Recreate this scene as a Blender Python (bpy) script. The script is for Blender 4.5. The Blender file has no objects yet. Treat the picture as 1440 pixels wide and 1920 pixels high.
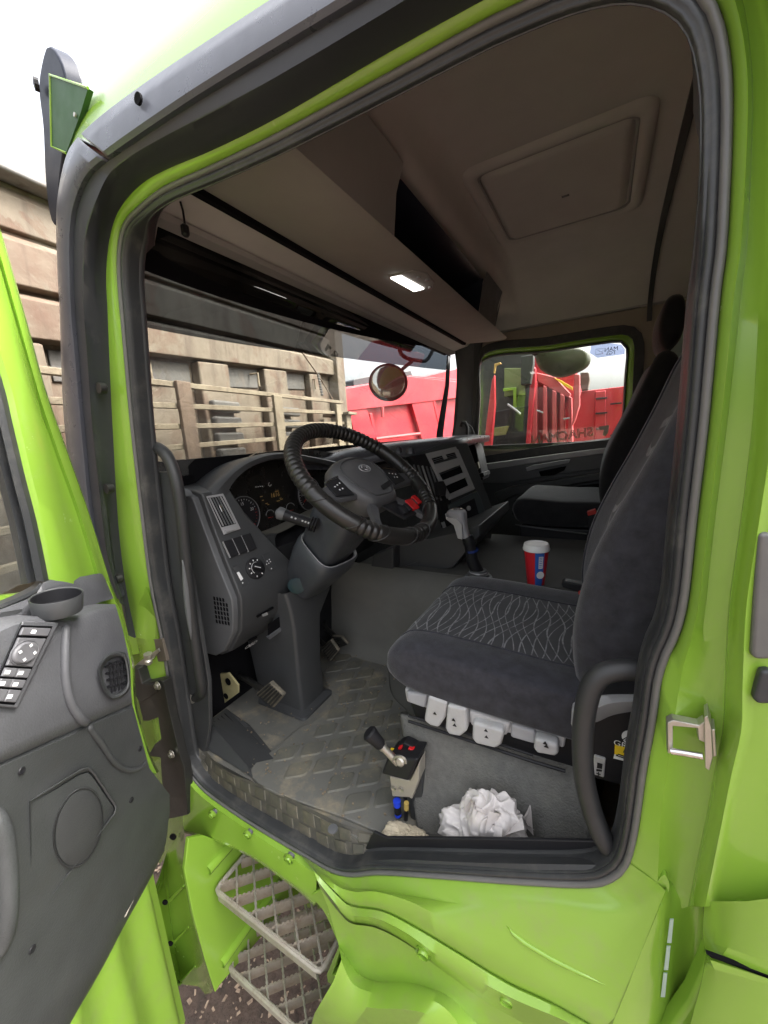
import bpy, bmesh, math, random
from mathutils import Vector, Matrix
random.seed(7)
R_ = math.radians
scn = bpy.context.scene
col = scn.collection

# ------------------------------------------------------------------ camera, sky, sun, exposure
S, HC = 1.16, 2.36                    # metres per design unit; lens height above the ground
F = 720.0
def _n(v): return Vector(v).normalized()
_y = _n((1130 - 720, 793 - 960, F))
_d = Vector((949 - 720, 4646 - 960, F)); _d = (_d - _y * _d.dot(_y)).normalized()
_z = -_d; _x = _y.cross(_z)
AX = (_x, _y, _z)                     # truck axes (rear, passenger side, up) in lens space
CAM = Vector((0, -0.5, 0))
def ray(u, v):
    c = Vector((u - 720, v - 960, F))
    return Vector((AX[0].dot(c), AX[1].dot(c), AX[2].dot(c)))
def PY(u, v, y): r = ray(u, v); return CAM + r * ((y - CAM.y) / r.y)
def PX(u, v, x): r = ray(u, v); return CAM + r * ((x - CAM.x) / r.x)
def PZ(u, v, z): r = ray(u, v); return CAM + r * ((z - CAM.z) / r.z)
def PP(u, v, o, n):
    r = ray(u, v); n = Vector(n); return CAM + r * ((Vector(o) - CAM).dot(n) / r.dot(n))
def LY(px, y): return [PY(u, v, y) for u, v in px]
def W(p): return Vector((p[0] * S, p[1] * S, p[2] * S + HC))

cd = bpy.data.cameras.new('camera'); cam = bpy.data.objects.new('camera', cd); col.objects.link(cam)
cd.sensor_fit = 'HORIZONTAL'; cd.sensor_width = 36; cd.lens = 36 * F / 1440
cd.clip_start = 0.02; cd.clip_end = 2000
right = Vector((AX[0].x, AX[1].x, AX[2].x)); down = Vector((AX[0].y, AX[1].y, AX[2].y)); fwd = Vector((AX[0].z, AX[1].z, AX[2].z))
m = Matrix((right, -down, -fwd)).transposed().to_4x4(); m.translation = W(CAM)
cam.matrix_world = m
scn.camera = cam

SUN_DIR = Vector((0.52, 0.30, 0.80)).normalized()     # towards the sun
wd = bpy.data.worlds.new('World'); scn.world = wd; wd.use_nodes = True
nt = wd.node_tree; nt.nodes.clear()
sky = nt.nodes.new('ShaderNodeTexSky'); sky.sky_type = 'NISHITA'; sky.sun_disc = False
sky.sun_elevation = math.asin(SUN_DIR.z); sky.sun_rotation = math.atan2(SUN_DIR.x, SUN_DIR.y)
sky.air_density = 0.8; sky.dust_density = 10.0; sky.ozone_density = 0.0
bg = nt.nodes.new('ShaderNodeBackground'); bg.inputs[1].default_value = 0.15
wo = nt.nodes.new('ShaderNodeOutputWorld')
hs_ = nt.nodes.new('ShaderNodeHueSaturation'); hs_.inputs['Saturation'].default_value = 0.30
nt.links.new(sky.outputs[0], hs_.inputs['Color']); nt.links.new(hs_.outputs[0], bg.inputs[0]); nt.links.new(bg.outputs[0], wo.inputs[0])
sl = bpy.data.lights.new('sun', 'SUN'); sl.energy = 1.05; sl.angle = R_(11); sl.color = (1, 0.95, 0.87)
so = bpy.data.objects.new('sun', sl); col.objects.link(so)
so.rotation_euler = SUN_DIR.to_track_quat('Z', 'Y').to_euler(); so.location = (0, 0, 12)
scn.view_settings.view_transform = 'Standard'; scn.view_settings.look = 'None'
scn.view_settings.exposure = 2.6; scn.view_settings.gamma = 1.0
scn.view_settings.use_curve_mapping = False
scn.render.engine = 'CYCLES'
cy = scn.cycles; cy.use_denoising = True; cy.max_bounces = 10; cy.diffuse_bounces = 6; cy.glossy_bounces = 4
cy.transparent_max_bounces = 16; cy.transmission_bounces = 6; cy.sample_clamp_indirect = 6.0

# ------------------------------------------------------------------ materials
def new_mat(name):
    m = bpy.data.materials.new(name); m.use_nodes = True
    nt = m.node_tree; b = nt.nodes['Principled BSDF']
    return m, nt, b
def N(nt, t, **kw):
    n = nt.nodes.new(t)
    for k, v in kw.items():
        if k in n.inputs: n.inputs[k].default_value = v
        else: setattr(n, k, v)
    return n
def lk(nt, a, b): nt.links.new(a, b)
def rgb(c): return (c[0], c[1], c[2], 1)
def noise_fac(nt, scale, lo, hi, detail=5, rough=0.6, coord='Object', dist=0.0, stretch=None):
    tc = N(nt, 'ShaderNodeTexCoord')
    n = N(nt, 'ShaderNodeTexNoise'); n.inputs['Scale'].default_value = scale
    n.inputs['Detail'].default_value = detail; n.inputs['Roughness'].default_value = rough; n.inputs['Distortion'].default_value = dist
    if stretch:
        mp = N(nt, 'ShaderNodeMapping'); mp.inputs['Scale'].default_value = stretch
        lk(nt, tc.outputs[coord], mp.inputs[0]); lk(nt, mp.outputs[0], n.inputs['Vector'])
    else: lk(nt, tc.outputs[coord], n.inputs['Vector'])
    r = N(nt, 'ShaderNodeMapRange'); r.inputs[1].default_value = lo; r.inputs[2].default_value = hi
    lk(nt, n.outputs[0], r.inputs[0]); return r.outputs[0]
def mixc(nt, fac, a, b):
    x = N(nt, 'ShaderNodeMix', data_type='RGBA')
    if hasattr(fac, 'links'): lk(nt, fac, x.inputs[0])
    else: x.inputs[0].default_value = fac
    for s, k in ((a, 6), (b, 7)):
        if hasattr(s, 'links'): lk(nt, s, x.inputs[k])
        else: x.inputs[k].default_value = rgb(s)
    return x.outputs[2]
def bump(nt, b, h, strength, dist=0.002):
    bp = N(nt, 'ShaderNodeBump'); bp.inputs['Strength'].default_value = strength; bp.inputs['Distance'].default_value = dist
    lk(nt, h, bp.inputs['Height']); lk(nt, bp.outputs[0], b.inputs['Normal'])
def mat(name, c, rough=0.5, metal=0.0, var=0.12, vscale=6, grain=0.0, gscale=400, coat=0.0, sheen=0.0, dust=None, dlo=0.5, dhi=0.75, dscale=9, spec=0.5, gdist=0.001):
    m, nt, b = new_mat(name)
    f = noise_fac(nt, vscale, 0.3, 0.7)
    dark = tuple(x * (1 - var) for x in c); lite = tuple(min(1, x * (1 + var)) for x in c)
    cc = mixc(nt, f, dark, lite)
    rsock = None
    if dust:
        d = noise_fac(nt, dscale, dlo, dhi, detail=8, rough=0.7)
        fine = N(nt, 'ShaderNodeMapRange'); fine.inputs[3].default_value = 0.35; fine.inputs[4].default_value = 1.1; lk(nt, noise_fac(nt, dscale * 7, 0.32, 0.66, detail=6), fine.inputs[0])
        mu = N(nt, 'ShaderNodeMath', operation='MULTIPLY', use_clamp=True); lk(nt, d, mu.inputs[0]); lk(nt, fine.outputs[0], mu.inputs[1]); d = mu.outputs[0]
        cc = mixc(nt, d, cc, dust)
        rr = N(nt, 'ShaderNodeMapRange'); rr.inputs[3].default_value = rough; rr.inputs[4].default_value = min(1, rough + 0.35)
        lk(nt, d, rr.inputs[0]); rsock = rr.outputs[0]
    else:
        rr = N(nt, 'ShaderNodeMapRange'); rr.inputs[3].default_value = max(0.03, rough - 0.06); rr.inputs[4].default_value = min(1, rough + 0.08)
        lk(nt, noise_fac(nt, vscale * 3, 0.3, 0.7), rr.inputs[0]); rsock = rr.outputs[0]
    lk(nt, cc, b.inputs['Base Color']); lk(nt, rsock, b.inputs['Roughness'])
    b.inputs['Metallic'].default_value = metal
    b.inputs['Coat Weight'].default_value = coat; b.inputs['Coat Roughness'].default_value = 0.12
    b.inputs['Sheen Weight'].default_value = sheen; b.inputs['Sheen Roughness'].default_value = 0.4
    b.inputs['Specular IOR Level'].default_value = spec
    if grain:
        bump(nt, b, noise_fac(nt, gscale, 0.0, 1.0, detail=2), grain, gdist)
    return m
def emis(name, c, e):
    m, nt, b = new_mat(name); b.inputs['Base Color'].default_value = rgb(c)
    b.inputs['Emission Color'].default_value = rgb(c); b.inputs['Emission Strength'].default_value = e; return m
def glass(name, tint, haze=0.03, refl=0.06, hazec=(0.8, 0.8, 0.78)):
    m, nt, b = new_mat(name); nt.nodes.remove(b); out = nt.nodes['Material Output']
    t = N(nt, 'ShaderNodeBsdfTransparent'); t.inputs[0].default_value = rgb(tint)
    d = N(nt, 'ShaderNodeBsdfDiffuse'); d.inputs[0].default_value = rgb(hazec)
    g = N(nt, 'ShaderNodeBsdfGlossy'); g.inputs['Roughness'].default_value = 0.02; g.inputs[0].default_value = rgb((1, 1, 1))
    f = noise_fac(nt, 5, 0.35, 0.8, detail=8); k = N(nt, 'ShaderNodeMath', operation='MULTIPLY'); k.inputs[1].default_value = haze; lk(nt, f, k.inputs[0])
    x = N(nt, 'ShaderNodeMixShader'); lk(nt, k.outputs[0], x.inputs[0]); lk(nt, t.outputs[0], x.inputs[1]); lk(nt, d.outputs[0], x.inputs[2])
    fr = N(nt, 'ShaderNodeLayerWeight'); fr.inputs[0].default_value = 0.25
    mr = N(nt, 'ShaderNodeMapRange'); mr.inputs[3].default_value = refl * 0.5; mr.inputs[4].default_value = refl * 2.2; lk(nt, fr.outputs[0], mr.inputs[0])
    y = N(nt, 'ShaderNodeMixShader'); lk(nt, mr.outputs[0], y.inputs[0]); lk(nt, x.outputs[0], y.inputs[1]); lk(nt, g.outputs[0], y.inputs[2])
    lk(nt, y.outputs[0], out.inputs[0]); return m

LIME = (0.215, 0.38, 0.042)
M = {}
M['lime'] = mat('lime_paint', LIME, 0.22, var=0.03, vscale=2, coat=0.6, dust=(0.25, 0.31, 0.11), dlo=0.55, dhi=1.2, dscale=12)
M['lime_dirty'] = mat('lime_paint_dusty', (0.215, 0.37, 0.044), 0.28, var=0.04, vscale=2, coat=0.45, dust=(0.25, 0.25, 0.13), dlo=0.48, dhi=1.05, dscale=14)
M['dashtop'] = mat('dash_top_plastic', (0.055, 0.056, 0.066), 0.3, grain=0.1, gscale=900)
M['stepbar'] = mat('dusty_step_bar', (0.30, 0.265, 0.22), 0.7, metal=0.1, grain=0.4, gscale=200, dust=(0.24, 0.18, 0.13), dlo=0.4, dhi=0.7, dscale=14)
M['trim'] = mat('pillar_trim_plastic', (0.035, 0.037, 0.042), 0.38, grain=0.15, gscale=700, dust=(0.10, 0.10, 0.095), dlo=0.6, dhi=0.95)
M['gutter'] = mat('gutter_trim_plastic', (0.062, 0.066, 0.080), 0.3, grain=0.1, gscale=700)
M['rubber'] = mat('seal_rubber', (0.030, 0.032, 0.034), 0.42, grain=0.1, gscale=300, dust=(0.12, 0.115, 0.10), dlo=0.5, dhi=0.9, dscale=14)
M['rubber_bulb'] = mat('seal_rubber_bulb', (0.115, 0.115, 0.112), 0.36, dust=(0.15, 0.145, 0.13), dlo=0.5, dhi=0.9, dscale=20)
M['dash'] = mat('dash_plastic', (0.046, 0.048, 0.050), 0.45, grain=0.25, gscale=900, dust=(0.05, 0.05, 0.05), dlo=0.6, dhi=1.0)
M['dash_side'] = mat('dash_side_plastic', (0.10, 0.104, 0.108), 0.5, grain=0.25, gscale=900)
M['black'] = mat('black_plastic', (0.013, 0.013, 0.015), 0.5, spec=0.3, grain=0.1)
M['void'] = mat('recess_black', (0.006, 0.006, 0.007), 0.8, spec=0.08)
M['silver'] = mat('satin_silver', (0.34, 0.34, 0.345), 0.38, metal=0.2)
M['greytrim'] = mat('door_trim_plastic', (0.082, 0.084, 0.090), 0.46, var=0.16, vscale=14, grain=0.55, gscale=280, gdist=0.0015, dust=(0.12, 0.115, 0.105), dlo=0.6, dhi=1.0)
M['doordark'] = mat('door_trim_shaded', (0.050, 0.053, 0.054), 0.48, var=0.16, vscale=14, grain=0.55, gscale=280, gdist=0.0015, dust=(0.075, 0.072, 0.062), dlo=0.55, dhi=1.0)  # darker copy of the door trim, the undercut's shade put into its colour
M['speaker'] = mat('speaker_mesh', (0.038, 0.040, 0.040), 0.75, grain=0.8, gscale=500)
M['headliner'] = mat('headliner_fabric', (0.52, 0.49, 0.465), 0.95, var=0.05, grain=0.15, gscale=600)
M['shelf'] = mat('shelf_moulding', (0.30, 0.275, 0.255), 0.9, var=0.05, grain=0.15, gscale=500)
M['headgrey'] = mat('console_moulding', (0.31, 0.295, 0.28), 0.85, var=0.05, grain=0.1, gscale=600)
M['beige'] = mat('wall_trim_beige', (0.33, 0.29, 0.235), 0.9, var=0.06, grain=0.1, gscale=500)
M['leather'] = mat('wheel_cover_leather', (0.018, 0.017, 0.016), 0.34, grain=0.5, gscale=260, dust=(0.06, 0.055, 0.048), dlo=0.62, dhi=1.0, dscale=30)
M['wheelhub'] = mat('wheel_hub_plastic', (0.075, 0.075, 0.078), 0.45, grain=0.2, gscale=900)
M['column'] = mat('column_plastic', (0.050, 0.055, 0.062), 0.45, grain=0.2, gscale=800)
M['red'] = mat('red_button', (0.55, 0.012, 0.015), 0.35)
M['white'] = mat('white_print', (0.75, 0.75, 0.75), 0.5)
M['greyprint'] = mat('grey_print', (0.38, 0.38, 0.38), 0.5)
M['orange'] = mat('orange_print', (0.45, 0.28, 0.08), 0.5)
M['redprint'] = mat('red_print', (0.5, 0.03, 0.02), 0.5)
M['chrome'] = mat('chrome', (0.72, 0.71, 0.70), 0.16, metal=1.0)
M['steel'] = mat('zinc_steel', (0.52, 0.50, 0.45), 0.38, metal=0.85, dust=(0.30, 0.26, 0.19), dlo=0.5, dhi=0.9, dscale=25)
M['galv'] = mat('galvanised_grating', (0.40, 0.37, 0.33), 0.55, metal=0.35, grain=0.4, gscale=200, dust=(0.28, 0.225, 0.175), dlo=0.38, dhi=0.7, dscale=14)
M['hinge'] = mat('hinge_black_steel', (0.018, 0.018, 0.017), 0.42, grain=0.2, dust=(0.08, 0.075, 0.06), dlo=0.5, dhi=0.9, dscale=20)
M['lightplastic'] = mat('lever_grey_plastic', (0.40, 0.40, 0.40), 0.45, var=0.06, dust=(0.30, 0.28, 0.25), dlo=0.5, dhi=0.9, dscale=30)
M['seatgrey'] = mat('seat_trim_grey', (0.30, 0.305, 0.32), 0.45)
M['floor'] = mat('floor_rubber', (0.125, 0.125, 0.113), 0.62, grain=0.3, gscale=250, dust=(0.27, 0.235, 0.165), dlo=0.5, dhi=0.68, dscale=9)
M['tunnel'] = mat('tunnel_carpet', (0.075, 0.074, 0.070), 0.9, grain=0.6, gscale=420, dust=(0.085, 0.082, 0.072), dlo=0.5, dhi=0.95, dscale=5)
M['tunnelside'] = mat('tunnel_rubber', (0.13, 0.129, 0.116), 0.7, grain=0.4, gscale=300, dust=(0.17, 0.16, 0.13), dlo=0.45, dhi=0.95, dscale=5)
M['riser'] = mat('riser_carpet', (0.125, 0.124, 0.115), 0.95, var=0.15, vscale=60, grain=1.0, gscale=240, gdist=0.003, dust=(0.22, 0.21, 0.18), dlo=0.5, dhi=0.95, dscale=8)
M['pedal'] = mat('pedal_rubber', (0.10, 0.092, 0.072), 0.7, grain=0.4, dust=(0.30, 0.255, 0.18), dlo=0.42, dhi=0.75, dscale=30)
M['headrest'] = mat('headrest_fabric', (0.014, 0.014, 0.017), 0.95, sheen=0.1, grain=0.5, gscale=500)
M['fabric'] = mat('seat_fabric', (0.024, 0.024, 0.031), 0.92, var=0.42, vscale=34, sheen=0.24, grain=0.6, gscale=600, dust=(0.032, 0.031, 0.032), dlo=0.5, dhi=1.0, dscale=14)
M['fabric_dark'] = mat('passenger_fabric', (0.010, 0.010, 0.012), 0.92, var=0.2, sheen=0.2, grain=0.5, gscale=600)
M['rubcup'] = mat('cup_white_lid', (0.80, 0.79, 0.77), 0.4, var=0.02)
M['cupred'] = mat('cup_red', (0.62, 0.02, 0.03), 0.45, var=0.03)
M['cupblue'] = mat('cup_blue', (0.03, 0.12, 0.45), 0.45, var=0.03)
M['cloth'] = mat('white_rag', (0.60, 0.57, 0.555), 0.95, var=0.06, vscale=20, grain=0.5, gscale=300, dust=(0.50, 0.42, 0.34), dlo=0.6, dhi=0.95, dscale=16)
M['cloth2'] = mat('beige_rag', (0.50, 0.44, 0.33), 0.95, var=0.12, vscale=30, grain=0.8, gscale=250)
M['yellow'] = mat('yellow_sticker', (0.85, 0.60, 0.02), 0.5, var=0.03)
M['blue'] = mat('blue_fitting', (0.02, 0.06, 0.65), 0.4)
M['hose'] = mat('black_hose', (0.015, 0.015, 0.017), 0.4)
M['alu'] = mat('cast_alloy', (0.45, 0.42, 0.36), 0.5, metal=0.5, grain=0.4, gscale=120, dust=(0.28, 0.24, 0.18), dlo=0.5, dhi=0.9)
M['redpaint'] = mat('red_truck_paint', (0.38, 0.012, 0.024), 0.42, var=0.06, vscale=3, coat=0.1, dust=(0.42, 0.07, 0.06), dlo=0.45, dhi=1.0, dscale=2)
M['pinkpaint'] = mat('pale_red_paint', (0.42, 0.06, 0.065), 0.55, var=0.06, dust=(0.50, 0.16, 0.14), dlo=0.45, dhi=0.9, dscale=3)  # paler, pinker red than the main truck colour
M['darkcab'] = mat('dark_cab_plastic', (0.02, 0.021, 0.018), 0.5)
M['bronze'] = mat('mirror_housing', (0.055, 0.058, 0.035), 0.3)
M['mirror'] = mat('mirror_glass', (0.66, 0.68, 0.62), 0.12, metal=0.75)
M['bluegrey'] = mat('visor_plastic', (0.012, 0.015, 0.026), 0.35, spec=0.3)
M['glass'] = glass('windscreen_glass', (0.84, 0.86, 0.83), haze=0.22, refl=0.05)
M['tint'] = glass('tinted_strip_glass', (0.075, 0.088, 0.10), haze=0.05, refl=0.07)
M['sideglass'] = glass('side_window_glass', (0.88, 0.90, 0.88), haze=0.06, refl=0.07)
M['filmblue'] = glass('blue_window_film', (0.62, 0.66, 0.80), haze=0.12)
M['decal'] = mat('dark_decal', (0.05, 0.05, 0.06), 0.5)
M['decal2'] = mat('etched_decal', (0.10, 0.07, 0.05), 0.6)
M['grab'] = mat('grab_handle_plastic', (0.022, 0.023, 0.024), 0.5, grain=0.15)
M['treadrubber'] = mat('tread_rubber', (0.055, 0.054, 0.047), 0.6, grain=0.2, dust=(0.16, 0.14, 0.10), dlo=0.4, dhi=0.8, dscale=12)

def rusty(name, paint, rust, lo, hi, scale, dark=(0.10, 0.075, 0.05)):
    m, nt, b = new_mat(name)
    f = noise_fac(nt, scale, lo, hi, detail=9, rough=0.66, dist=0.5)
    c = mixc(nt, noise_fac(nt, 3.0, 0.3, 0.7, detail=6), paint, tuple(x * 0.72 for x in paint))
    rr = mixc(nt, noise_fac(nt, 9, 0.3, 0.7, detail=8), rust, dark)
    c = mixc(nt, f, c, rr)
    st = noise_fac(nt, 2.2, 0.52, 0.8, detail=6, stretch=(5, 5, 0.5))
    c = mixc(nt, st, c, tuple(x * 0.55 for x in rust))
    lk(nt, c, b.inputs['Base Color']); b.inputs['Roughness'].default_value = 0.8
    bump(nt, b, noise_fac(nt, scale * 2, 0.3, 0.7, detail=9), 0.5, 0.01)
    return m
M['rust'] = rusty('rusty_beige_paint', (0.128, 0.103, 0.072), (0.080, 0.046, 0.028), 0.515, 0.545, 2.4)
M['rustcap'] = rusty('grey_cap_paint', (0.17, 0.165, 0.16), (0.12, 0.09, 0.065), 0.60, 0.72, 2.0)
M['rail'] = rusty('rail_paint', (0.185, 0.152, 0.102), (0.12, 0.078, 0.048), 0.55, 0.75, 6)
M['rustpost'] = rusty('rusty_post', (0.14, 0.097, 0.065), (0.11, 0.068, 0.044), 0.45, 0.7, 5)
M['louver'] = rusty('dark_wear_and_shade', (0.082, 0.078, 0.070), (0.10, 0.07, 0.045), 0.55, 0.8, 4)  # worn slats and chain, also the painted shade of the recesses

def ground_mat():
    m, nt, b = new_mat('brown_dirt')
    c = mixc(nt, noise_fac(nt, 1.2, 0.35, 0.7, detail=9), (0.08, 0.056, 0.042), (0.135, 0.096, 0.073))
    c = mixc(nt, noise_fac(nt, 24, 0.45, 0.75, detail=6), c, (0.045, 0.035, 0.028))
    lk(nt, c, b.inputs['Base Color']); b.inputs['Roughness'].default_value = 0.95
    bump(nt, b, noise_fac(nt, 14, 0.2, 0.8, detail=9), 0.9, 0.05); return m
M['dirt'] = ground_mat()

def lattice_mat():
    """dark velour woven with pale wavy diamond lines"""
    m, nt, b = new_mat('woven_lattice_fabric')
    tc = N(nt, 'ShaderNodeTexCoord'); sp = N(nt, 'ShaderNodeSeparateXYZ'); lk(nt, tc.outputs['Object'], sp.inputs[0])
    def ma(op, a, b_=None, c_=None):
        n = N(nt, 'ShaderNodeMath', operation=op)
        for i, s in enumerate((a, b_, c_)):
            if s is None: continue
            if hasattr(s, 'links'): lk(nt, s, n.inputs[i])
            else: n.inputs[i].default_value = s
        return n.outputs[0]
    x, y, z = sp.outputs
    xx = ma('SUBTRACT', x, ma('MULTIPLY', z, 0.6))
    wob = ma('MULTIPLY', ma('SINE', ma('MULTIPLY', xx, 21.0)), 0.30)
    lines = None
    for sgn in (1, -1):
        ph = ma('ADD', ma('MULTIPLY', xx, 38.0), ma('MULTIPLY', ma('MULTIPLY', y, 9.0), sgn))
        ph = ma('ADD', ph, ma('MULTIPLY', ma('SINE', ma('ADD', ma('MULTIPLY', y, 26.0), ma('MULTIPLY', xx, 17.0 * sgn))), 0.42))
        ph = ma('ADD', ph, ma('MULTIPLY', wob, sgn))
        fr = ma('ABSOLUTE', ma('SUBTRACT', ma('FRACT', ph), 0.5))
        ln = ma('LESS_THAN', fr, 0.055)
        lines = ln if lines is None else ma('MAXIMUM', lines, ln)
    brk = ma('MULTIPLY', lines, noise_fac(nt, 60, 0.25, 0.6))
    c = mixc(nt, noise_fac(nt, 10, 0.3, 0.7), (0.017, 0.017, 0.020), (0.027, 0.027, 0.031))
    c = mixc(nt, brk, c, (0.20, 0.20, 0.208))
    lk(nt, c, b.inputs['Base Color']); b.inputs['Roughness'].default_value = 0.9; b.inputs['Sheen Weight'].default_value = 0.15
    bump(nt, b, lines, 0.3, 0.001)
    return m
M['lattice'] = lattice_mat()

# ------------------------------------------------------------------ mesh helpers
class MB:
    def __init__(s): s.v = []; s.f = []
    def add(s, vs, fs):
        o = len(s.v); s.v += [Vector(p) for p in vs]; s.f += [tuple(i + o for i in f) for f in fs]; return s
    def poly(s, pts): return s.add(pts, [tuple(range(len(pts)))])
    def prism(s, pts, ext):
        """pts: outline; ext: extrusion vector"""
        n = len(pts); e = Vector(ext)
        vs = [Vector(p) for p in pts] + [Vector(p) + e for p in pts]
        fs = [tuple(range(n))[::-1], tuple(range(n, 2 * n))] + [(i, (i + 1) % n, n + (i + 1) % n, n + i) for i in range(n)]
        return s.add(vs, fs)
    def box(s, c, h, ax=None):
        c = Vector(c); ax = [Vector(a) for a in (ax or ((1, 0, 0), (0, 1, 0), (0, 0, 1)))]
        vs = [c + ax[0] * (h[0] * i) + ax[1] * (h[1] * j) + ax[2] * (h[2] * k) for i in (-1, 1) for j in (-1, 1) for k in (-1, 1)]
        return s.add(vs, [(0, 1, 3, 2), (4, 6, 7, 5), (0, 4, 5, 1), (2, 3, 7, 6), (0, 2, 6, 4), (1, 5, 7, 3)])
    def rows(s, rows, closed_v=False, closed_u=False):
        n = len(rows[0]); k = len(rows); vs = [p for r in rows for p in r]; fs = []
        for i in range(k if closed_u else k - 1):
            for j in range(n if closed_v else n - 1):
                a = i * n + j; b = i * n + (j + 1) % n; c = ((i + 1) % k) * n + (j + 1) % n; d = ((i + 1) % k) * n + j
                fs.append((a, b, c, d))
        return s.add(vs, fs)
    def tube(s, path, r, n=10, closed=False, caps=True):
        P = [Vector(p) for p in path]; k = len(P); rows = []; prev = None
        for i in range(k):
            if closed: t = P[(i + 1) % k] - P[i - 1]
            else: t = P[min(i + 1, k - 1)] - P[max(i - 1, 0)]
            t.normalize()
            if prev is None:
                a = t.orthogonal().normalized()
            else:
                a = prev - t * prev.dot(t); a = a.normalized() if a.length > 1e-6 else t.orthogonal().normalized()
            prev = a; b = t.cross(a); rr = r(i / (k - 1)) if callable(r) else (r[i] if isinstance(r, (list, tuple)) else r)
            rows.append([P[i] + (a * math.cos(2 * math.pi * q / n) + b * math.sin(2 * math.pi * q / n)) * rr for q in range(n)])
        s.rows(rows, closed_v=True, closed_u=closed)
        if caps and not closed: s.poly(rows[0][::-1]); s.poly(rows[-1])
        return s
    def lathe(s, prof, o, ax=(0, 0, 1), n=24, a0=0.0, caps=True):
        ax = Vector(ax).normalized(); u = ax.orthogonal().normalized(); w = ax.cross(u); o = Vector(o)
        rows = [[o + ax * h + (u * math.cos(2 * math.pi * q / n + a0) + w * math.sin(2 * math.pi * q / n + a0)) * r for q in range(n)] for r, h in prof]
        s.rows(rows, closed_v=True)
        if caps: s.poly(rows[0][::-1]); s.poly(rows[-1])
        return s

def crom(pts, n, closed=False):
    """Catmull-Rom through pts, resampled to n points evenly along its length"""
    P = [Vector(p) for p in pts]; k = len(P); out = []
    segs = k if closed else k - 1
    for i in range(segs):
        g = lambda j: P[j % k] if closed else P[max(0, min(k - 1, j))]
        p0, p1, p2, p3 = g(i - 1), g(i), g(i + 1), g(i + 2)
        for q in range(12):
            t = q / 12
            out.append(0.5 * ((2 * p1) + (p2 - p0) * t + (2 * p0 - 5 * p1 + 4 * p2 - p3) * t * t + (3 * p1 - p0 - 3 * p2 + p3) * t ** 3))
    if not closed: out.append(P[-1].copy())
    return resample(out, n, closed)
def resample(P, n, closed=False):
    Q = P + [P[0]] if closed else P
    L = [0.0]
    for a, b in zip(Q, Q[1:]): L.append(L[-1] + (b - a).length)
    out = []; m_ = n if closed else n - 1; j = 0
    for i in range(n):
        t = L[-1] * i / m_
        while j < len(L) - 2 and L[j + 1] < t: j += 1
        d = L[j + 1] - L[j]; out.append(Q[j].lerp(Q[j + 1], (t - L[j]) / d if d > 1e-9 else 0))
    return out
def lin(pts, n): return resample([Vector(p) for p in pts], n)
def rrect(o, ax, ay, w, h, r, n=4):
    """rounded rectangle outline centred on o with half sizes w, h"""
    o = Vector(o); ax = Vector(ax); ay = Vector(ay); out = []
    for cx, cy_, a0 in ((w - r, h - r, 0), (-(w - r), h - r, 90), (-(w - r), -(h - r), 180), (w - r, -(h - r), 270)):
        for i in range(n + 1):
            a = R_(a0 + 90 * i / n); out.append(o + ax * (cx + r * math.cos(a)) + ay * (cy_ + r * math.sin(a)))
    return out
def inset(pts, d, nrm):
    """offset a closed outline inwards by d in the plane of normal nrm"""
    n = len(pts); nrm = Vector(nrm).normalized(); c = sum(pts, Vector()) / n; out = []
    area = sum(((pts[i] - c).cross(pts[(i + 1) % n] - c)).dot(nrm) for i in range(n)); sg = 1 if area > 0 else -1
    for i in range(n):
        t = (pts[(i + 1) % n] - pts[i - 1]).normalized(); out.append(pts[i] + nrm.cross(t) * (d * sg))
    return out

def thing(name, label, cat, loc=(0, 0, 0), group=None):
    o = bpy.data.objects.new(name, None); col.objects.link(o); o.location = W(loc); o.empty_display_size = 0.1
    o['label'] = label; o['category'] = cat; o['org'] = list(loc)
    if group: o['group'] = group
    return o
def org(o):
    while o.parent: o = o.parent
    return Vector(o['org']) if 'org' in o else Vector((0, 0, 0))
def obj(name, mb, m, parent=None, bevel=0.0, seg=2, solid=0.0, sub=0, angle=35, kind=None, label=None, cat=None, group=None, at=None, loose=False):
    """one mesh object; vertices are kept relative to its thing's base point"""
    o0 = org(parent) if parent else Vector(at or (0, 0, 0))
    me = bpy.data.meshes.new(name)
    me.from_pydata([(p - o0) * S for p in mb.v], [], mb.f); me.update()
    bm = bmesh.new(); bm.from_mesh(me)
    if not loose: bmesh.ops.remove_doubles(bm, verts=bm.verts, dist=1e-5)
    bmesh.ops.recalc_face_normals(bm, faces=bm.faces); bm.to_mesh(me); bm.free()
    me.polygons.foreach_set('use_smooth', [True] * len(me.polygons))
    if angle < 180: me.set_sharp_from_angle(angle=R_(angle))
    me.materials.append(M[m] if isinstance(m, str) else m)
    o = bpy.data.objects.new(name, me); col.objects.link(o)
    if parent: o.parent = parent
    else: o.location = W(o0); o['org'] = list(o0)
    if solid:
        md = o.modifiers.new('solid', 'SOLIDIFY'); md.thickness = solid * S; md.offset = 0
    if bevel:
        md = o.modifiers.new('bevel', 'BEVEL'); md.width = bevel * S; md.segments = seg; md.limit_method = 'ANGLE'; md.angle_limit = R_(40); md.harden_normals = True
    if sub:
        md = o.modifiers.new('sub', 'SUBSURF'); md.levels = sub; md.render_levels = sub
    if kind: o['kind'] = kind
    if label: o['label'] = label
    if cat: o['category'] = cat
    if group: o['group'] = group
    return o
from mathutils.bvhtree import BVHTree
def onto(o, u, v, off=0.0):
    """the point of object o that the ray through pixel (u, v) meets, lifted by off towards the lens"""
    me = o.data; o0 = org(o); vs = [x.co / S + o0 for x in me.vertices]; t = BVHTree.FromPolygons(vs, [tuple(p.vertices) for p in me.polygons])
    d = ray(u, v).normalized(); h = t.ray_cast(CAM, d); return (h[0] if h[0] else CAM + d) - d * off
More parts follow.
